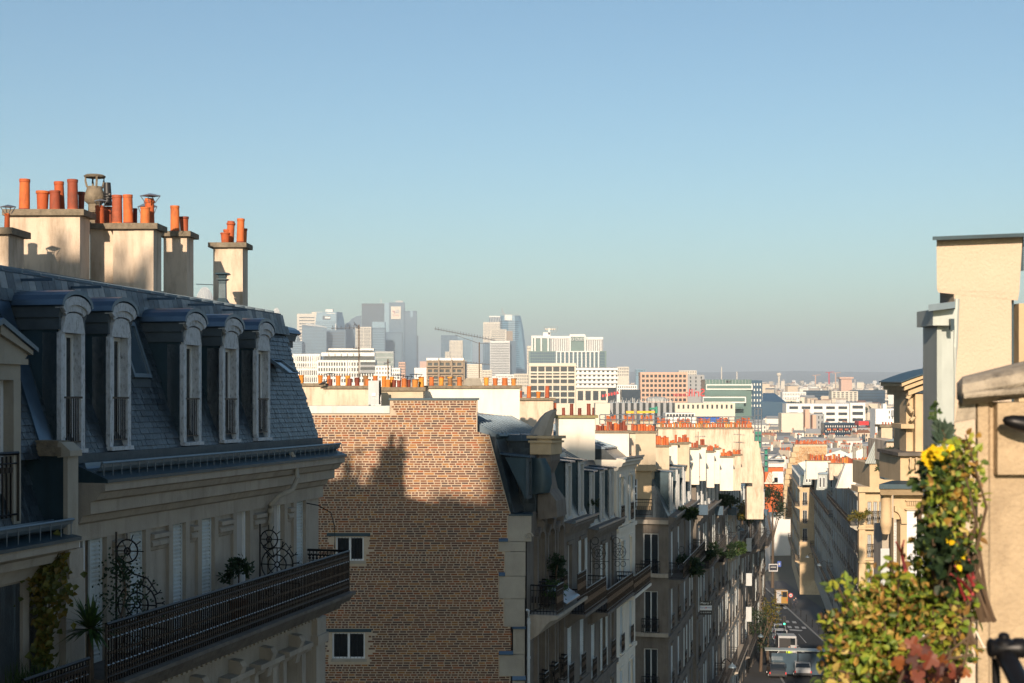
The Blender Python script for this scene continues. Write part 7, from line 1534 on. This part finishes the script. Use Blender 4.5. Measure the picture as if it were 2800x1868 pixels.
for p, q in (((1487, 894), (1527, 894)), ((1487, 894), (1494, 909)), ((1527, 894), (1520, 909)), ((1494, 909), (1520, 909)), ((1500, 894), (1502, 909)), ((1513, 894), (1513, 909))): b.tube([W(*p, YS + 16), W(*q, YS + 16)], .45, 4)
part(b, 'sign_frame', 'far_steel', r_)
for i in range(5): b = MB(); c = W(1493 + i * 6, 900.5, YS + 14); b.lathe(c, [(2.2, -1.8), (2.6, 0), (2.2, 1.8)], 10); part(b, 'sign_letter', 'far_cream', r_)
blk('apartment_block', 'cream tower block left of the finned offices', 1441, 1456, 946, 3900, 30, 'far_cream', 8, 6, yv=1000, fx=.3)
# --- cream framed building with big panes
r_, f_, w_, zt, zv = blk('framed_building', 'cream concrete building with a grid of large dark panes', 1447, 1575, 993, 1450, 25, 'far_cream', 6, 6, yv=1105, fx=.84, fy=.76, each=True, mt=.07, mb=.0, depth=1.2)
slabs(r_, f_, w_, (1000, 1026, 1050), 1450, 'far_cream', 1.3, .9)
blk('framed_building', 'low cream wing with tall panes joined to the framed building', 1575, 1662, 1063, 1440, 20, 'far_cream', 4, 1, yv=1100, fx=.7, fy=.75, each=True, depth=1.0)
r_, f_, w_, zt, zv = blk('balcony_block', 'white block ringed with continuous wavy balconies', 1575, 1688, 1005, 1600, 25, 'far_pane', yv=1066)
for j in range(5): y = 1006 + j * 12; pbox(r_, 'balcony_band', 'far_white', 1573, 1690 - (j % 2) * 2, y, y + 6.5, 1597, 5)
for j in range(4):
    for i in range(9): pbox(r_, 'pier', 'far_white', 1578 + i * 12.5, 1584 + i * 12.5, 1012 + j * 12, 1018 + j * 12, 1599, 3)
# --- right part of the middle distance
r_, f_, w_, zt, zv = blk('apartment_block', 'salmon pink block with square windows', 1751, 1880, 1018, 1300, 18, 'far_pink', 11, 6, yv=1100, fx=.68, fy=.6, each=True, mt=.05, mb=.0, depth=1.0)
blk('apartment_block', 'grey windowed annex behind the red lettering', 1880, 1926, 1025, 1400, 18, 'far_grey', 3, 5, yv=1080, fx=.25); blk('apartment_block', 'white terraced flats before the dark hall', 1687, 1742, 1053, 1500, 15, 'far_white', 9, 3, yv=1080, fx=.5); blk('market_hall', 'low dark blue hall roof beside the pink block', 1700, 1752, 1066, 1250, 20, 'far_glass_dark')
rg, f_, w_, zt, zv = blk('glass_office', 'green glass office with set back planted terraces', 1928, 2055, 1038, 1200, 25, 'far_green', 1, 1, yv=1050, fx=.1)
for j, (x0, x1, y0, y1) in enumerate(((1931, 2058, 1051, 1066), (1927, 2042, 1067, 1084), (1922, 2040, 1085, 1102), (1930, 2034, 1103, 1118))): pbox(rg, 'terrace_floor', 'far_white' if j % 2 == 0 else 'far_green', x0, x1, y0, y1, 1198 - j * 3, 14); pbox(rg, 'glazing_band', 'far_green', x0 + 2, x1 - 3, y0 + 3, y1 - 4, 1197.4 - j * 3, 1)
for i in range(14): pbox(rg, 'roof_rail', 'far_steel', 1930 + i * 9, 1931 + i * 9, 1038, 1050, 1197, 1)
blk('glass_office', 'blue grey office side with white square windows', 2042, 2084, 1040, 1210, 25, 'far_glass', 5, 5, 'far_white', 1118, .4, .45)
# ribbed flats with masts
r_, f_, w_, zt, zv = blk('ribbed_block', 'grey block with vertical ribs and a forest of rooftop masts', 1667, 1843, 1102, 720, 16, 'far_pane', yv=1150)
for i in range(11): pbox(r_, 'rib', 'far_grey', 1668 + i * 16.2, 1676 + i * 16.2, 1102, 1160, 718.8, 2)
for i in range(46): x = 1668 + i * 3.8 + random.uniform(-1, 1); y = random.uniform(1086, 1098); b = MB(); b.tube([W(x, 1104, 722), W(x, y, 722)], .12, 4); part(b, 'mast', 'far_white' if i % 3 else 'far_steel', r_)
b = MB(); b.lathe(W(1795, 1098, 728), [(5.5, 0), (5.5, 1.2), (4.2, 2.2), (.1, 2.6)], 12); part(b, 'roof_drum', 'far_steel', r_)
blk('plain_block', 'blank tan block left of the ribbed flats', 1628, 1668, 1103, 700, 12, 'far_cream'); blk('long_block', 'long tan block with square openings below the glass office', 1846, 2010, 1102, 760, 14, 'far_cream', 12, 1, yv=1122, fx=.4, fy=.6); blk('long_block', 'white glazed pavilion under the long tan block', 1820, 1900, 1130, 640, 12, 'far_white', 9, 1, yv=1142, fx=.8, fy=.65)
rs = thing('roof_sign', W(1905, 1084, 1100), 'red rooftop letters seen from behind on a steel frame', 'sign'); text('Srill', rs, W(1905, 1075, 1100), 8.5, 'paint_red', ext=.3, mirror=True); text('Center', rs, W(1862, 1079, 1100), 4.6, 'paint_red', ext=.2, mirror=True)
for x in (1850, 1880, 1910, 1920): b = MB(); b.tube([W(x, 1092, 1101), W(x, 1070, 1101)], .2, 4); part(b, 'frame_post', 'far_steel', rs)
rs = thing('roof_sign', W(1665, 1088, 1000), 'dull red angled roof letters left of the ribbed flats', 'sign')
for i in range(6): b = MB(); b.hexa([W(1646 + i * 8 + dx, y, 1000) + V(0, q, 0) for dx in (0, 5) for q in (0, .3) for y in (1086 - i * 1.5, 1079 - i * 1.8)]); part(b, 'letter', 'paint_red', rs)
# yellow crane jib, concrete mast, blue tarpaulin, scaffolds
M('crane_yellow', (.75, .38, .02), .5, .1, .5); M('tarp_blue', (.02, .10, .42), .6, .15, .4); M('net_green', (.04, .22, .16), .8, .2, .3)
cr = thing('tower_crane', W(1737, 1200, 330), 'yellow crane jib on a concrete mast above the dark pots', 'crane'); b = MB(); b.tube([W(1737, 1220, 330), W(1737, 1120, 330)], .42, 10); part(b, 'mast', 'concrete', cr)
for x0, x1 in ((1712, 1733), (1742, 1790)):
    b = MB(); b.hexa([W(x, y, 330) + V(0, q, 0) for x in (x0, x1) for q in (-.3, .3) for y in (1130.5 if x < 1785 else 1129, 1124)]); part(b, 'jib', 'crane_yellow', cr)
b = MB(); b.tube([W(1776, 1118, 330), W(1795, 1117, 330)], .25, 6); b.tube([W(1795, 1130, 330), W(1795, 1112, 330)], .3, 6); part(b, 'winch', 'net_green', cr); b = MB(); b.tube([W(1650, 1142, 330), W(1740, 1125, 330)], .05, 4); part(b, 'cable', 'iron_pale', cr)
pbox(None, 'tarpaulin', 'tarp_blue', 1914, 1974, 1143, 1154, 260, 5, label='bright blue tarpaulin stretched over a roof under repair', cat='tarpaulin')
def scaffold(label, x0, x1, y0, y1, Y, nx, ny, net=None):
    t = thing('scaffolding', W((x0 + x1) / 2, y1, Y), label, 'scaffold')
    for i in range(nx + 1): x = x0 + (x1 - x0) * i / nx; b = MB(); b.tube([W(x, y1, Y), W(x, y0, Y)], .045 * Y / 130, 4); part(b, 'standard', 'iron_pale', t)
    for j in range(ny + 1): y = y0 + (y1 - y0) * j / ny; b = MB(); b.tube([W(x0, y, Y), W(x1, y, Y)], .04 * Y / 130, 4); part(b, 'ledger', 'iron_pale', t)
    if net: b = MB(); b.hexa([W(x, y, Y + .4) + V(0, q, 0) for x in (x0, x1) for q in (0, .05) for y in (y1, net)]); part(b, 'safety_net', 'net_green', t)
    return t
scaffold('scaffold with green netting at the right end of the long party wall', 2064, 2082, 1118, 1225, 150, 2, 6, 1180); scaffold('lower green netted scaffold strip beside the stepped end wall', 2090, 2100, 1228, 1290, 170, 1, 4, 1228); scaffold('scaffold platform above the small pots', 1790, 2060, 1140, 1158, 140, 16, 2); scaffold('scaffold poles behind the dark pots', 1640, 1790, 1134, 1160, 150, 10, 2)
for i in range(5):
    x0 = 1795 + i * 54; st = stack(None, x0, x0 + 40, 1160 - i % 2 * 4, 1178, 190 + i * 8, 1, rp(x0 + 2, x0 + 38, 1142, 1148, 9, 5), mat='stucco', name='chimney_stack', capmat='capstone'); tag(st, ('first', 'second', 'third', 'fourth', 'fifth')[i] + ' far chimney wall from the left behind the long party wall', 'chimney')
for i in range(3):
    x0 = 1655 + i * 48; st = stack(None, x0, x0 + 34, 1152, 1178, 180 + i * 10, 1, rp(x0 + 2, x0 + 32, 1134, 1140, 7, 5), mat='stucco_tan', name='chimney_stack'); tag(st, ('left', 'middle', 'right')[i] + ' small chimney wall of the three behind the dark pots', 'chimney')
# right middle distance
rw, f_, w_, zt, zv = blk('school_building', 'long white modern building with ribbon windows', 2150, 2325, 1104, 1400, 20, 'far_white', 5, 3, yv=1158, fx=.72, fy=.45, each=True, depth=.8); blk('school_building', 'white end wing with stacked ribbon windows', 2325, 2366, 1102, 1395, 20, 'far_white', 1, 3, yv=1158, fx=.75, fy=.5, each=True, depth=.8)
blk('plain_block', 'blank beige gable block before the white building', 2137, 2196, 1130, 1150, 14, 'far_cream'); blk('stepped_block', 'grey brick stepped block beside the beige gable', 2196, 2254, 1132, 1155, 14, 'far_grey', 6, 4, yv=1190, fx=.3); pbox(None, 'roof_stack', 'far_pink', 2202, 2214, 1120, 1172, 1148, 8, label='tall pink brick stack on the grey stepped block', cat='chimney'); pbox(None, 'roof_stack', 'far_pink', 2222, 2232, 1135, 1175, 1146, 8, label='shorter pink brick stack right of the tall one', cat='chimney')
rr_, f_, w_, zt, zv = blk('row_block', 'dark roofed row with pale windows and flower boxes', 2254, 2346, 1157, 1050, 12, 'far_glass_dark', 14, 3, 'far_white', 1200, .4, .4)
for i in range(5): pbox(rr_, 'flower_box', 'terracotta', 2262 + i * 16, 2272 + i * 16, 1172, 1177, 1048, 1.5)
blk('brick_block', 'narrow grey block with a dark red roof box', 2346, 2378, 1170, 1020, 12, 'far_grey', 3, 3, yv=1200, fx=.35); pbox(None, 'rooftop_box', 'lamp_red', 2348, 2376, 1152, 1163, 1016, 12, label='dark red flat roof box above the narrow grey block', cat='roof'); blk('brick_block', 'dark maroon side wall right of the red roof box', 2378, 2388, 1154, 1022, 12, 'far_glass_dark')
r_, f_, w_, zt, zv = blk('plain_block', 'tall white stepped block left of the stone console', 2394, 2478, 1118, 900, 14, 'far_white', 2, 2, yv=1150, fx=.3, mx=.4); pbox(r_, 'roof_stack', 'far_white', 2415, 2424, 1104, 1130, 903, 5); pbox(r_, 'shutter_grid', 'far_grey', 2438, 2458, 1122, 1138, 898.5, 1)
t = thing('dark_roof_hall', W(2115, 1150, 1700), 'large shaded blue hall with a sloping roof right of the glass office', 'building'); b = MB(); b.loft([[W(2084, 1160, 1700), W(2150, 1160, 1700), W(2150, 1160, 1760), W(2084, 1160, 1760)], [W(2084, 1098, 1700), W(2150, 1100, 1700), W(2150, 1100, 1760), W(2084, 1098, 1760)], [W(2086, 1075, 1730), W(2118, 1075, 1730), W(2140, 1094, 1760), W(2086, 1075, 1760)]]); part(b, 'body', 'far_glass', t)
blk('long_block', 'long white block with many narrow windows above the shaded hall', 2140, 2204, 1072, 2300, 20, 'far_white', 14, 2, yv=1095, fx=.35); blk('long_block', 'dark glass hall in the far middle', 2204, 2280, 1068, 2500, 25, 'far_glass_dark', 20, 3, 'far_glass', 1092, .6); blk('apartment_block', 'beige block with stacked balconies in the far middle', 2274, 2346, 1070, 2400, 22, 'far_cream', 6, 5, yv=1100, fx=.6); blk('long_block', 'dark glass range at far right', 2333, 2420, 1067, 2550, 25, 'far_glass_dark', 24, 3, 'far_glass', 1092, .6)
t = thing('water_tower', W(2130, 1040, 5200), 'pale mushroom water tower on the horizon', 'tower'); k = 5200 / F; b = MB(); b.lathe(W(2130, 1040, 5200), [(3 * k, -30), (3 * k, 0), (3 * k, 10 * k), (6 * k, 14 * k), (6 * k, 20 * k), (.1, 21 * k)], 12); part(b, 'bowl', 'far_cream', t)
for i, (x, y, lb) in enumerate(((1973, 1003, 'left thin chimney on the horizon'), (2015, 1016, 'right thin chimney on the horizon'))): b = MB(); b.tube([W(x, 1045, 6000), W(x, y, 6000)], 3, 8, 2.2); part(b, 'horizon_chimney', 'far_cream', None, label=lb, cat='chimney')
for i, (x, y) in enumerate(((2267, 1018), (2230, 1026), (2285, 1020))):
    t = thing('tower_crane', W(x, 1050, 5000), ('tall red crane', 'small pink crane left of the red one', 'small crane right of the red one')[i] + ' on the far horizon', 'crane'); b = MB(); b.tube([W(x, 1050, 5000), W(x, y, 5000)], 2.2, 4); part(b, 'mast', 'paint_red' if i == 0 else 'far_pink', t); b = MB(); b.tube([W(x - 9, y + 1, 5000), W(x + 14, y - 1, 5000)], 1.0, 4); part(b, 'jib', 'paint_red' if i == 0 else 'far_pink', t)
blk('apartment_block', 'pink tower block with a cantilevered top on the horizon', 2300, 2330, 1033, 4200, 30, 'far_pink'); pbox(None, 'rooftop_slab', 'far_pink', 2296, 2334, 1031, 1036, 4195, 40, label='overhanging flat top of the pink horizon block', cat='roof'); blk('apartment_block', 'white tower block at the right of the horizon', 2437, 2475, 1037, 3800, 30, 'far_white', 8, 6, yv=1055, fx=.4)
blk('apartment_block', 'cream ziggurat flats right of the wavy balcony block', 1688, 1720, 1003, 4200, 30, 'far_cream', 6, 3, yv=1030, fx=.4); blk('apartment_block', 'pale blue far offices behind the pink block', 1738, 1765, 1010, 4600, 30, 'far_glass_light', 6, 3, yv=1030, fx=.4); blk('apartment_block', 'hazy stepped block between pink block and horizon chimneys', 1856, 1905, 1013, 4300, 30, 'far_cream', 10, 3, yv=1035, fx=.4)
# --- carpet of roofs
def house_mesh(b, c, w, d, h, rh, kind, wn=0, ang=0.):
    ca, sa = cos(ang), sin(ang); P_ = lambda x, y, z: c + V(x * ca - y * sa, x * sa + y * ca, z)
    def bx_(x0, x1, y0, y1, z0, z1): b.hexa([P_(x, y, z) for x in (x0, x1) for y in (y0, y1) for z in (z0, z1)])
    b.cur = 0; bx_(-w / 2, w / 2, -d / 2, d / 2, -12, h)
    b.cur = 1
    if kind == 0: b.loft([[P_(x, y, h) for x, y in ((-w / 2 - .2, -d / 2 - .2), (w / 2 + .2, -d / 2 - .2), (w / 2 + .2, d / 2 + .2), (-w / 2 - .2, d / 2 + .2))], [P_(x, y, h + rh * .8) for x, y in ((-w / 2 + .2, -d / 2 + 1.2), (w / 2 - .2, -d / 2 + 1.2), (w / 2 - .2, d / 2 - 1.2), (-w / 2 + .2, d / 2 - 1.2))], [P_(x, y, h + rh) for x, y in ((-w / 2 + .2, -.2), (w / 2 - .2, -.2), (w / 2 - .2, .2), (-w / 2 + .2, .2))]])
    elif kind == 1: b.loft([[P_(x, y, h) for y, x in ((-d / 2 - .3, -w / 2), (-d / 2 - .3, w / 2), (d / 2 + .3, w / 2), (d / 2 + .3, -w / 2))], [P_(x, y, h + rh) for y, x in ((-.1, -w / 2), (-.1, w / 2), (.1, w / 2), (.1, -w / 2))]])
    else: bx_(-w / 2 - .2, w / 2 + .2, -d / 2 - .2, d / 2 + .2, h, h + .5)
    if wn:
        b.cur = 2
        for r in range(3):
            for i in range(wn): x = -w / 2 + w * (i + .5) / wn; bx_(x - .5, x + .5, -d / 2 - .06, -d / 2 + .2, h - 2.6 - r * 3.1, h - .9 - r * 3.1)
        b.cur = 0
        for sx in (-1, 1):
            if random.random() < .8: bx_(sx * w / 2 - .4 * sx - .4, sx * w / 2 - .4 * sx + .4, -d * .3, d * .3, h, h + rh + 1.3)
        b.cur = 3
        for sx in (-1, 1):
            for k in range(4): y = -d * .25 + k * d * .16; bx_(sx * w / 2 - .4 * sx - .16, sx * w / 2 - .4 * sx + .16, y, y + .32, h + rh + 1.3, h + rh + 2.1)
CM = ['city_wall', 'city_roof', 'far_pane', 'terracotta']
VAR = []
for i in range(14):
    b = MB(); w = random.uniform(10, 22); house_mesh(b, V(0, 0, 0), w, random.uniform(9, 13), random.uniform(15, 22), random.uniform(2, 4), (0, 0, 1, 2, 0)[i % 5], max(3, int(w / 2.6))); VAR.append(mesh_of(b, 'distant_house', CM))
ind = 0; far = MB(); trees = MB(); Y = 360.0
while Y < 9000:
    st = max(16, Y * .04); wpx = 17 / Y * F; px = 1600 if Y < 900 else (1100 if Y < 1500 else 0); px += random.uniform(0, wpx)
    while px < 3300:
        yy = Y + random.uniform(-.35, .35) * st; c = V((px - 1400) / F * yy, yy, -drop(yy) + random.uniform(-4, 2) + (8 * sin(px * .01 + yy * .002) if yy > 1500 else 0))
        skip = 2060 < px < 2330 and yy < 400
        if not skip:
            if yy > 500 and random.random() < .05:
                for _ in range(4):
                    q = c + V(random.uniform(-10, 10), random.uniform(-5, 5), random.uniform(12, 17)); r = random.uniform(4, 7)
                    for __ in range(26): e = rdir() * r; leaf(trees, q + V(e.x, e.y, e.z * .7), rdir(), rdir(), 3.5, 3)
            elif ind < 300 and yy < 1500 and px < 2500:
                o = inst(random.choice(VAR), 'distant_house', None, c, rotz=random.uniform(-.5, .5), scale=(1, 1, random.uniform(.85, 1.12))); ind += 1
                tag(o, 'pale apartment house in the crowded carpet of city roofs', 'house', 'city roofs beyond the street')
            else:
                hh = random.choice((9, 12, 15, 17, 18, 20, 22)) + (random.choice((0,) * 9 + (12, 20)) if yy > 2500 else 0); w = random.uniform(8, 24)
                house_mesh(far, c, w, random.uniform(10, 14), hh, random.uniform(1.5, 3.5), random.choice((0, 1, 2, 2)), 0, random.uniform(-.6, .6))
        px += wpx * (random.uniform(.8, 1.6) if yy < 1800 else random.uniform(.9, 2.2))
    Y += st
part(far, 'far_suburbs', CM[:2], None, label='pale far suburbs fading into haze along the horizon', cat='suburbs', kind='stuff')
part(trees, 'far_trees', 'city_tree', None, label='scattered dark trees among the distant roofs', cat='trees', kind='stuff')
# ================================================================ plants on the near balcony
random.seed(66)
def leaf6(b, p, d, up, ln, wd, fold=.18, curl=.15):
    d = d.normalized(); s = d.cross(up)
    if s.length < 1e-3: s = V(1, 0, 0)
    s.normalize(); u = s.cross(d); i = len(b.v)
    q = [p, p + d * ln * .35 + s * wd * .5 + u * wd * fold, p + d * ln * .72 + s * wd * .38 + u * (wd * fold - ln * curl * .5), p + d * ln - u * ln * curl, p + d * ln * .72 - s * wd * .38 + u * (wd * fold - ln * curl * .5), p + d * ln * .35 - s * wd * .5 + u * wd * fold, p + d * ln * .5 - u * ln * curl * .2]
    b.v += [tuple(x) for x in q]
    for f in ((0, 1, 2, 6), (6, 2, 3), (0, 6, 4, 5), (6, 3, 4)): b.f.append([i + k for k in f]); b.mi.append(b.cur)
def bush(name, label, ells, Y, n, ln, wd, mat, base, cat='shrub', stems=26, stemmat='stem_brown', dY=.32, twigs=()):
    root = thing(name, W(*base, Y), label, cat); sb = MB(); lb = MB(); A_ = [e[2] * e[3] for e in ells]; tot = sum(A_)
    bp = W(*base, Y)
    def sample():
        r = random.random() * tot
        for e, a in zip(ells, A_):
            r -= a
            if r <= 0: break
        while True:
            x, y = random.uniform(-1, 1), random.uniform(-1, 1)
            if x * x + y * y < 1: break
        return W(e[0] + x * e[2], e[1] + y * e[3], Y + random.uniform(-dY, dY) * sqrt(max(.05, 1 - x * x - y * y)))
    tips = [sample() for _ in range(stems)] + [W(x, y, Y + random.uniform(-.3, .1)) for x, y in twigs]
    for t in tips:
        m = bp.lerp(t, .55) + V(random.uniform(-.06, .06), random.uniform(-.06, .06), .05); sb.tube([bp + V(random.uniform(-.1, .1), 0, 0), m, t], .0075, 5, .003)
        for k in range(int(n * .35 / len(tips))):                    # leaves whorled along the twig ends
            q = m.lerp(t, random.uniform(.25, 1.03)); dr = (t - m).normalized() * .6 + rdir(); leaf6(lb, q + rdir() * .03, dr, rdir() + V(0, -.5, .6), ln * random.uniform(.6, 1.15), wd * random.uniform(.7, 1.15))
    k = 0
    while k < n * .65:
        c = sample()
        for _ in range(random.randint(4, 9)): leaf6(lb, c + rdir() * .045, rdir() + V(-.15, -.2, .25), rdir() + V(0, -.5, .6), ln * random.uniform(.55, 1.15), wd * random.uniform(.65, 1.15)); k += 1
    part(sb, 'stems', stemmat, root); part(lb, 'leaves', mat, root); return root
bush('autumn_shrub', 'large sunlit shrub with green, golden and rusty leaves below the stone pier', [(2490, 1735, 150, 140), (2400, 1800, 135, 90), (2345, 1730, 70, 85), (2560, 1610, 95, 80), (2460, 1625, 90, 60), (2320, 1845, 70, 45), (2390, 1660, 60, 55), (2615, 1660, 42, 70), (2600, 1760, 50, 50)], 4.85, 4700, .037, .021, 'leaf_autumn', (2520, 1960), stems=40,
     twigs=((2252, 1702), (2268, 1690), (2312, 1592), (2290, 1600), (2378, 1565), (2262, 1768), (2280, 1750), (2256, 1852), (2275, 1830), (2440, 1560), (2330, 1640)))
bush('climbing_shrub', 'tall mixed leafed climber rising beside the zinc flue', [(2615, 1310, 46, 95), (2600, 1420, 60, 90), (2628, 1225, 26, 36), (2575, 1330, 36, 55), (2560, 1500, 40, 50)], 4.8, 1350, .036, .023, 'leaf_autumn', (2640, 1700), stems=22, twigs=((2640, 1190), (2610, 1205), (2655, 1205), (2540, 1400)))
bush('dark_evergreen', 'dark green rounded leaf shrub in the middle of the planting', [(2570, 1480, 34, 42), (2600, 1540, 30, 40)], 4.7, 240, .046, .032, 'leaf_dark', (2600, 1760), stems=12)
bush('yellow_flowers', 'yellow flowering plant on top of the climber by the flue', [(2570, 1290, 36, 30), (2555, 1310, 24, 26)], 4.8, 240, .04, .026, 'leaf_green', (2590, 1420), stems=8, cat='flower')
r_ = bpy.data.objects['yellow_flowers']; b = MB()
for k in range(34):
    c = W(random.gauss(2563, 16), random.gauss(1238, 9), 4.7 + random.uniform(-.1, .1)) if k < 26 else W(random.uniform(2525, 2545), random.uniform(1240, 1280), 4.7)
    for j in range(6): a = j * pi / 3 + random.random(); leaf6(b, c, V(cos(a), -.35, sin(a)), V(0, -1, .2), .015, .012)
part(b, 'blossoms', 'petal', r_)
b = MB()
for k in range(8):
    c = W(random.uniform(2590, 2650), random.uniform(1470, 1560), 4.5)
    leaf6(b, c, rdir(), V(0, -1, .3), .028, .018)
part(b, 'yellow_leaves', 'petal', r_)
t = thing('blue_succulent', W(2580, 1225, 5.2), 'blue green spiky succulent above the yellow flowers', 'plant'); b = MB()
for k in range(60):
    c = W(2580 + random.uniform(-9, 9), 1222 - random.uniform(0, 48), 5.2); a = random.uniform(0, 2 * pi); leaf6(b, c, V(cos(a), sin(a) * .6, .9), V(0, -1, 0), .055, .014)
part(b, 'leaves', 'leaf_blue', t); b = MB(); b.tube([W(2580, 1230, 5.2), W(2580, 1175, 5.2)], .008, 5); part(b, 'stem', 'stem_brown', t)
t = thing('seedling', W(2562, 1200, 5.3), 'thin pale green seedling stem against the zinc flue', 'plant'); b = MB(); b.tube([W(2566, 1215, 5.3), W(2562, 1160, 5.3), W(2556, 1112, 5.3)], .004, 5); part(b, 'stem', 'leaf_green', t); b = MB()
for x, y in ((2552, 1114), (2560, 1108), (2548, 1138), (2564, 1128), (2558, 1150)):
    for _ in range(4): leaf6(b, W(x, y, 5.3), rdir(), V(0, -1, .2), .02, .014)
part(b, 'leaves', 'leaf_green', t)
def redstems(label, pts, mat='stem_red'):
    t = thing('dogwood', W(*pts[0][0], 4.6), label, 'plant')
    for p in pts: b = MB(); b.tube([W(x, y, 4.6 + random.uniform(-.15, .15)) for x, y in p], .006, 5, .003); part(b, 'stem', mat, t)
redstems('bare forked red twig in front of the shaded arch', [[(2476, 1560), (2464, 1510), (2450, 1482)], [(2466, 1520), (2468, 1492), (2472, 1478)]])
redstems('tangle of crimson dogwood stems beside the pier', [[(2660, 1625), (2630, 1590), (2600, 1570)], [(2662, 1600), (2640, 1560), (2618, 1535)], [(2655, 1640), (2600, 1610), (2560, 1590)], [(2662, 1580), (2655, 1550), (2650, 1530)], [(2640, 1640), (2620, 1590), (2612, 1548)]])
def vleaf(b, p, d, up, r):
    """five-lobed vine leaf"""
    d = d.normalized(); s = d.cross(up).normalized(); u = s.cross(d); i = len(b.v); n = 30; b.v.append(tuple(p + d * r * .4))
    for k in range(n):
        a = -pi + 2 * pi * k / n; rr = r * (.50 + .50 * abs(cos(2.5 * a)) ** .7) * (.72 + .28 * cos(a)) * (.94 + .06 * (k % 2)); b.v.append(tuple(p + d * (r * .4 + rr * cos(a)) + s * rr * sin(a) + u * (.22 * rr * abs(sin(a)) - .12 * rr * abs(cos(a)))))
    for k in range(n): b.f.append([i, i + 1 + k, i + 1 + (k + 1) % n]); b.mi.append(b.cur)
t = thing('red_vine', W(2560, 1930, 4.3), 'crimson vine with big lobed leaves at the bottom beside the pier', 'vine')
for k in range(30):
    x, y = random.uniform(2450, 2650), random.uniform(1755, 1880); y = max(y, 1735 + abs(x - 2530) * .3); b = MB(); vleaf(b, W(x, y, 4.3 + random.uniform(-.25, .25)), V(random.uniform(-.6, .6), random.uniform(-.6, .1), random.uniform(-1, .5)), V(random.uniform(-.4, .4), -1, .4), random.uniform(.024, .046)); part(b, 'leaf', 'leaf_red', t)
for p in ([(2480, 1900), (2530, 1830), (2600, 1800), (2660, 1790)], [(2560, 1920), (2600, 1780), (2650, 1740)], [(2610, 1900), (2640, 1800), (2655, 1700)], [(2450, 1890), (2500, 1760), (2540, 1735)]): b = MB(); b.tube([W(x, y, 4.35) for x, y in p], .004, 5); part(b, 'tendril', 'stem_brown', t)
# ================================================================ haze
hm = bpy.data.materials.new('haze'); hm.use_nodes = True; nt = hm.node_tree
nt.nodes.remove(nt.nodes['Principled BSDF']); pv_ = nt.nodes.new('ShaderNodeVolumePrincipled'); pv_.inputs['Color'].default_value = (.74, .86, 1.0, 1); pv_.inputs['Density'].default_value = 9.5e-5; pv_.inputs['Anisotropy'].default_value = 0.0
nt.links.new(pv_.outputs[0], nt.nodes['Material Output'].inputs['Volume']); MATS['haze'] = hm
b = MB(); b.wbox(-16500, 16500, -200, 26500, -80, 420); part(b, 'haze', 'haze', None, label='thin morning haze over the whole city', cat='haze', kind='stuff')
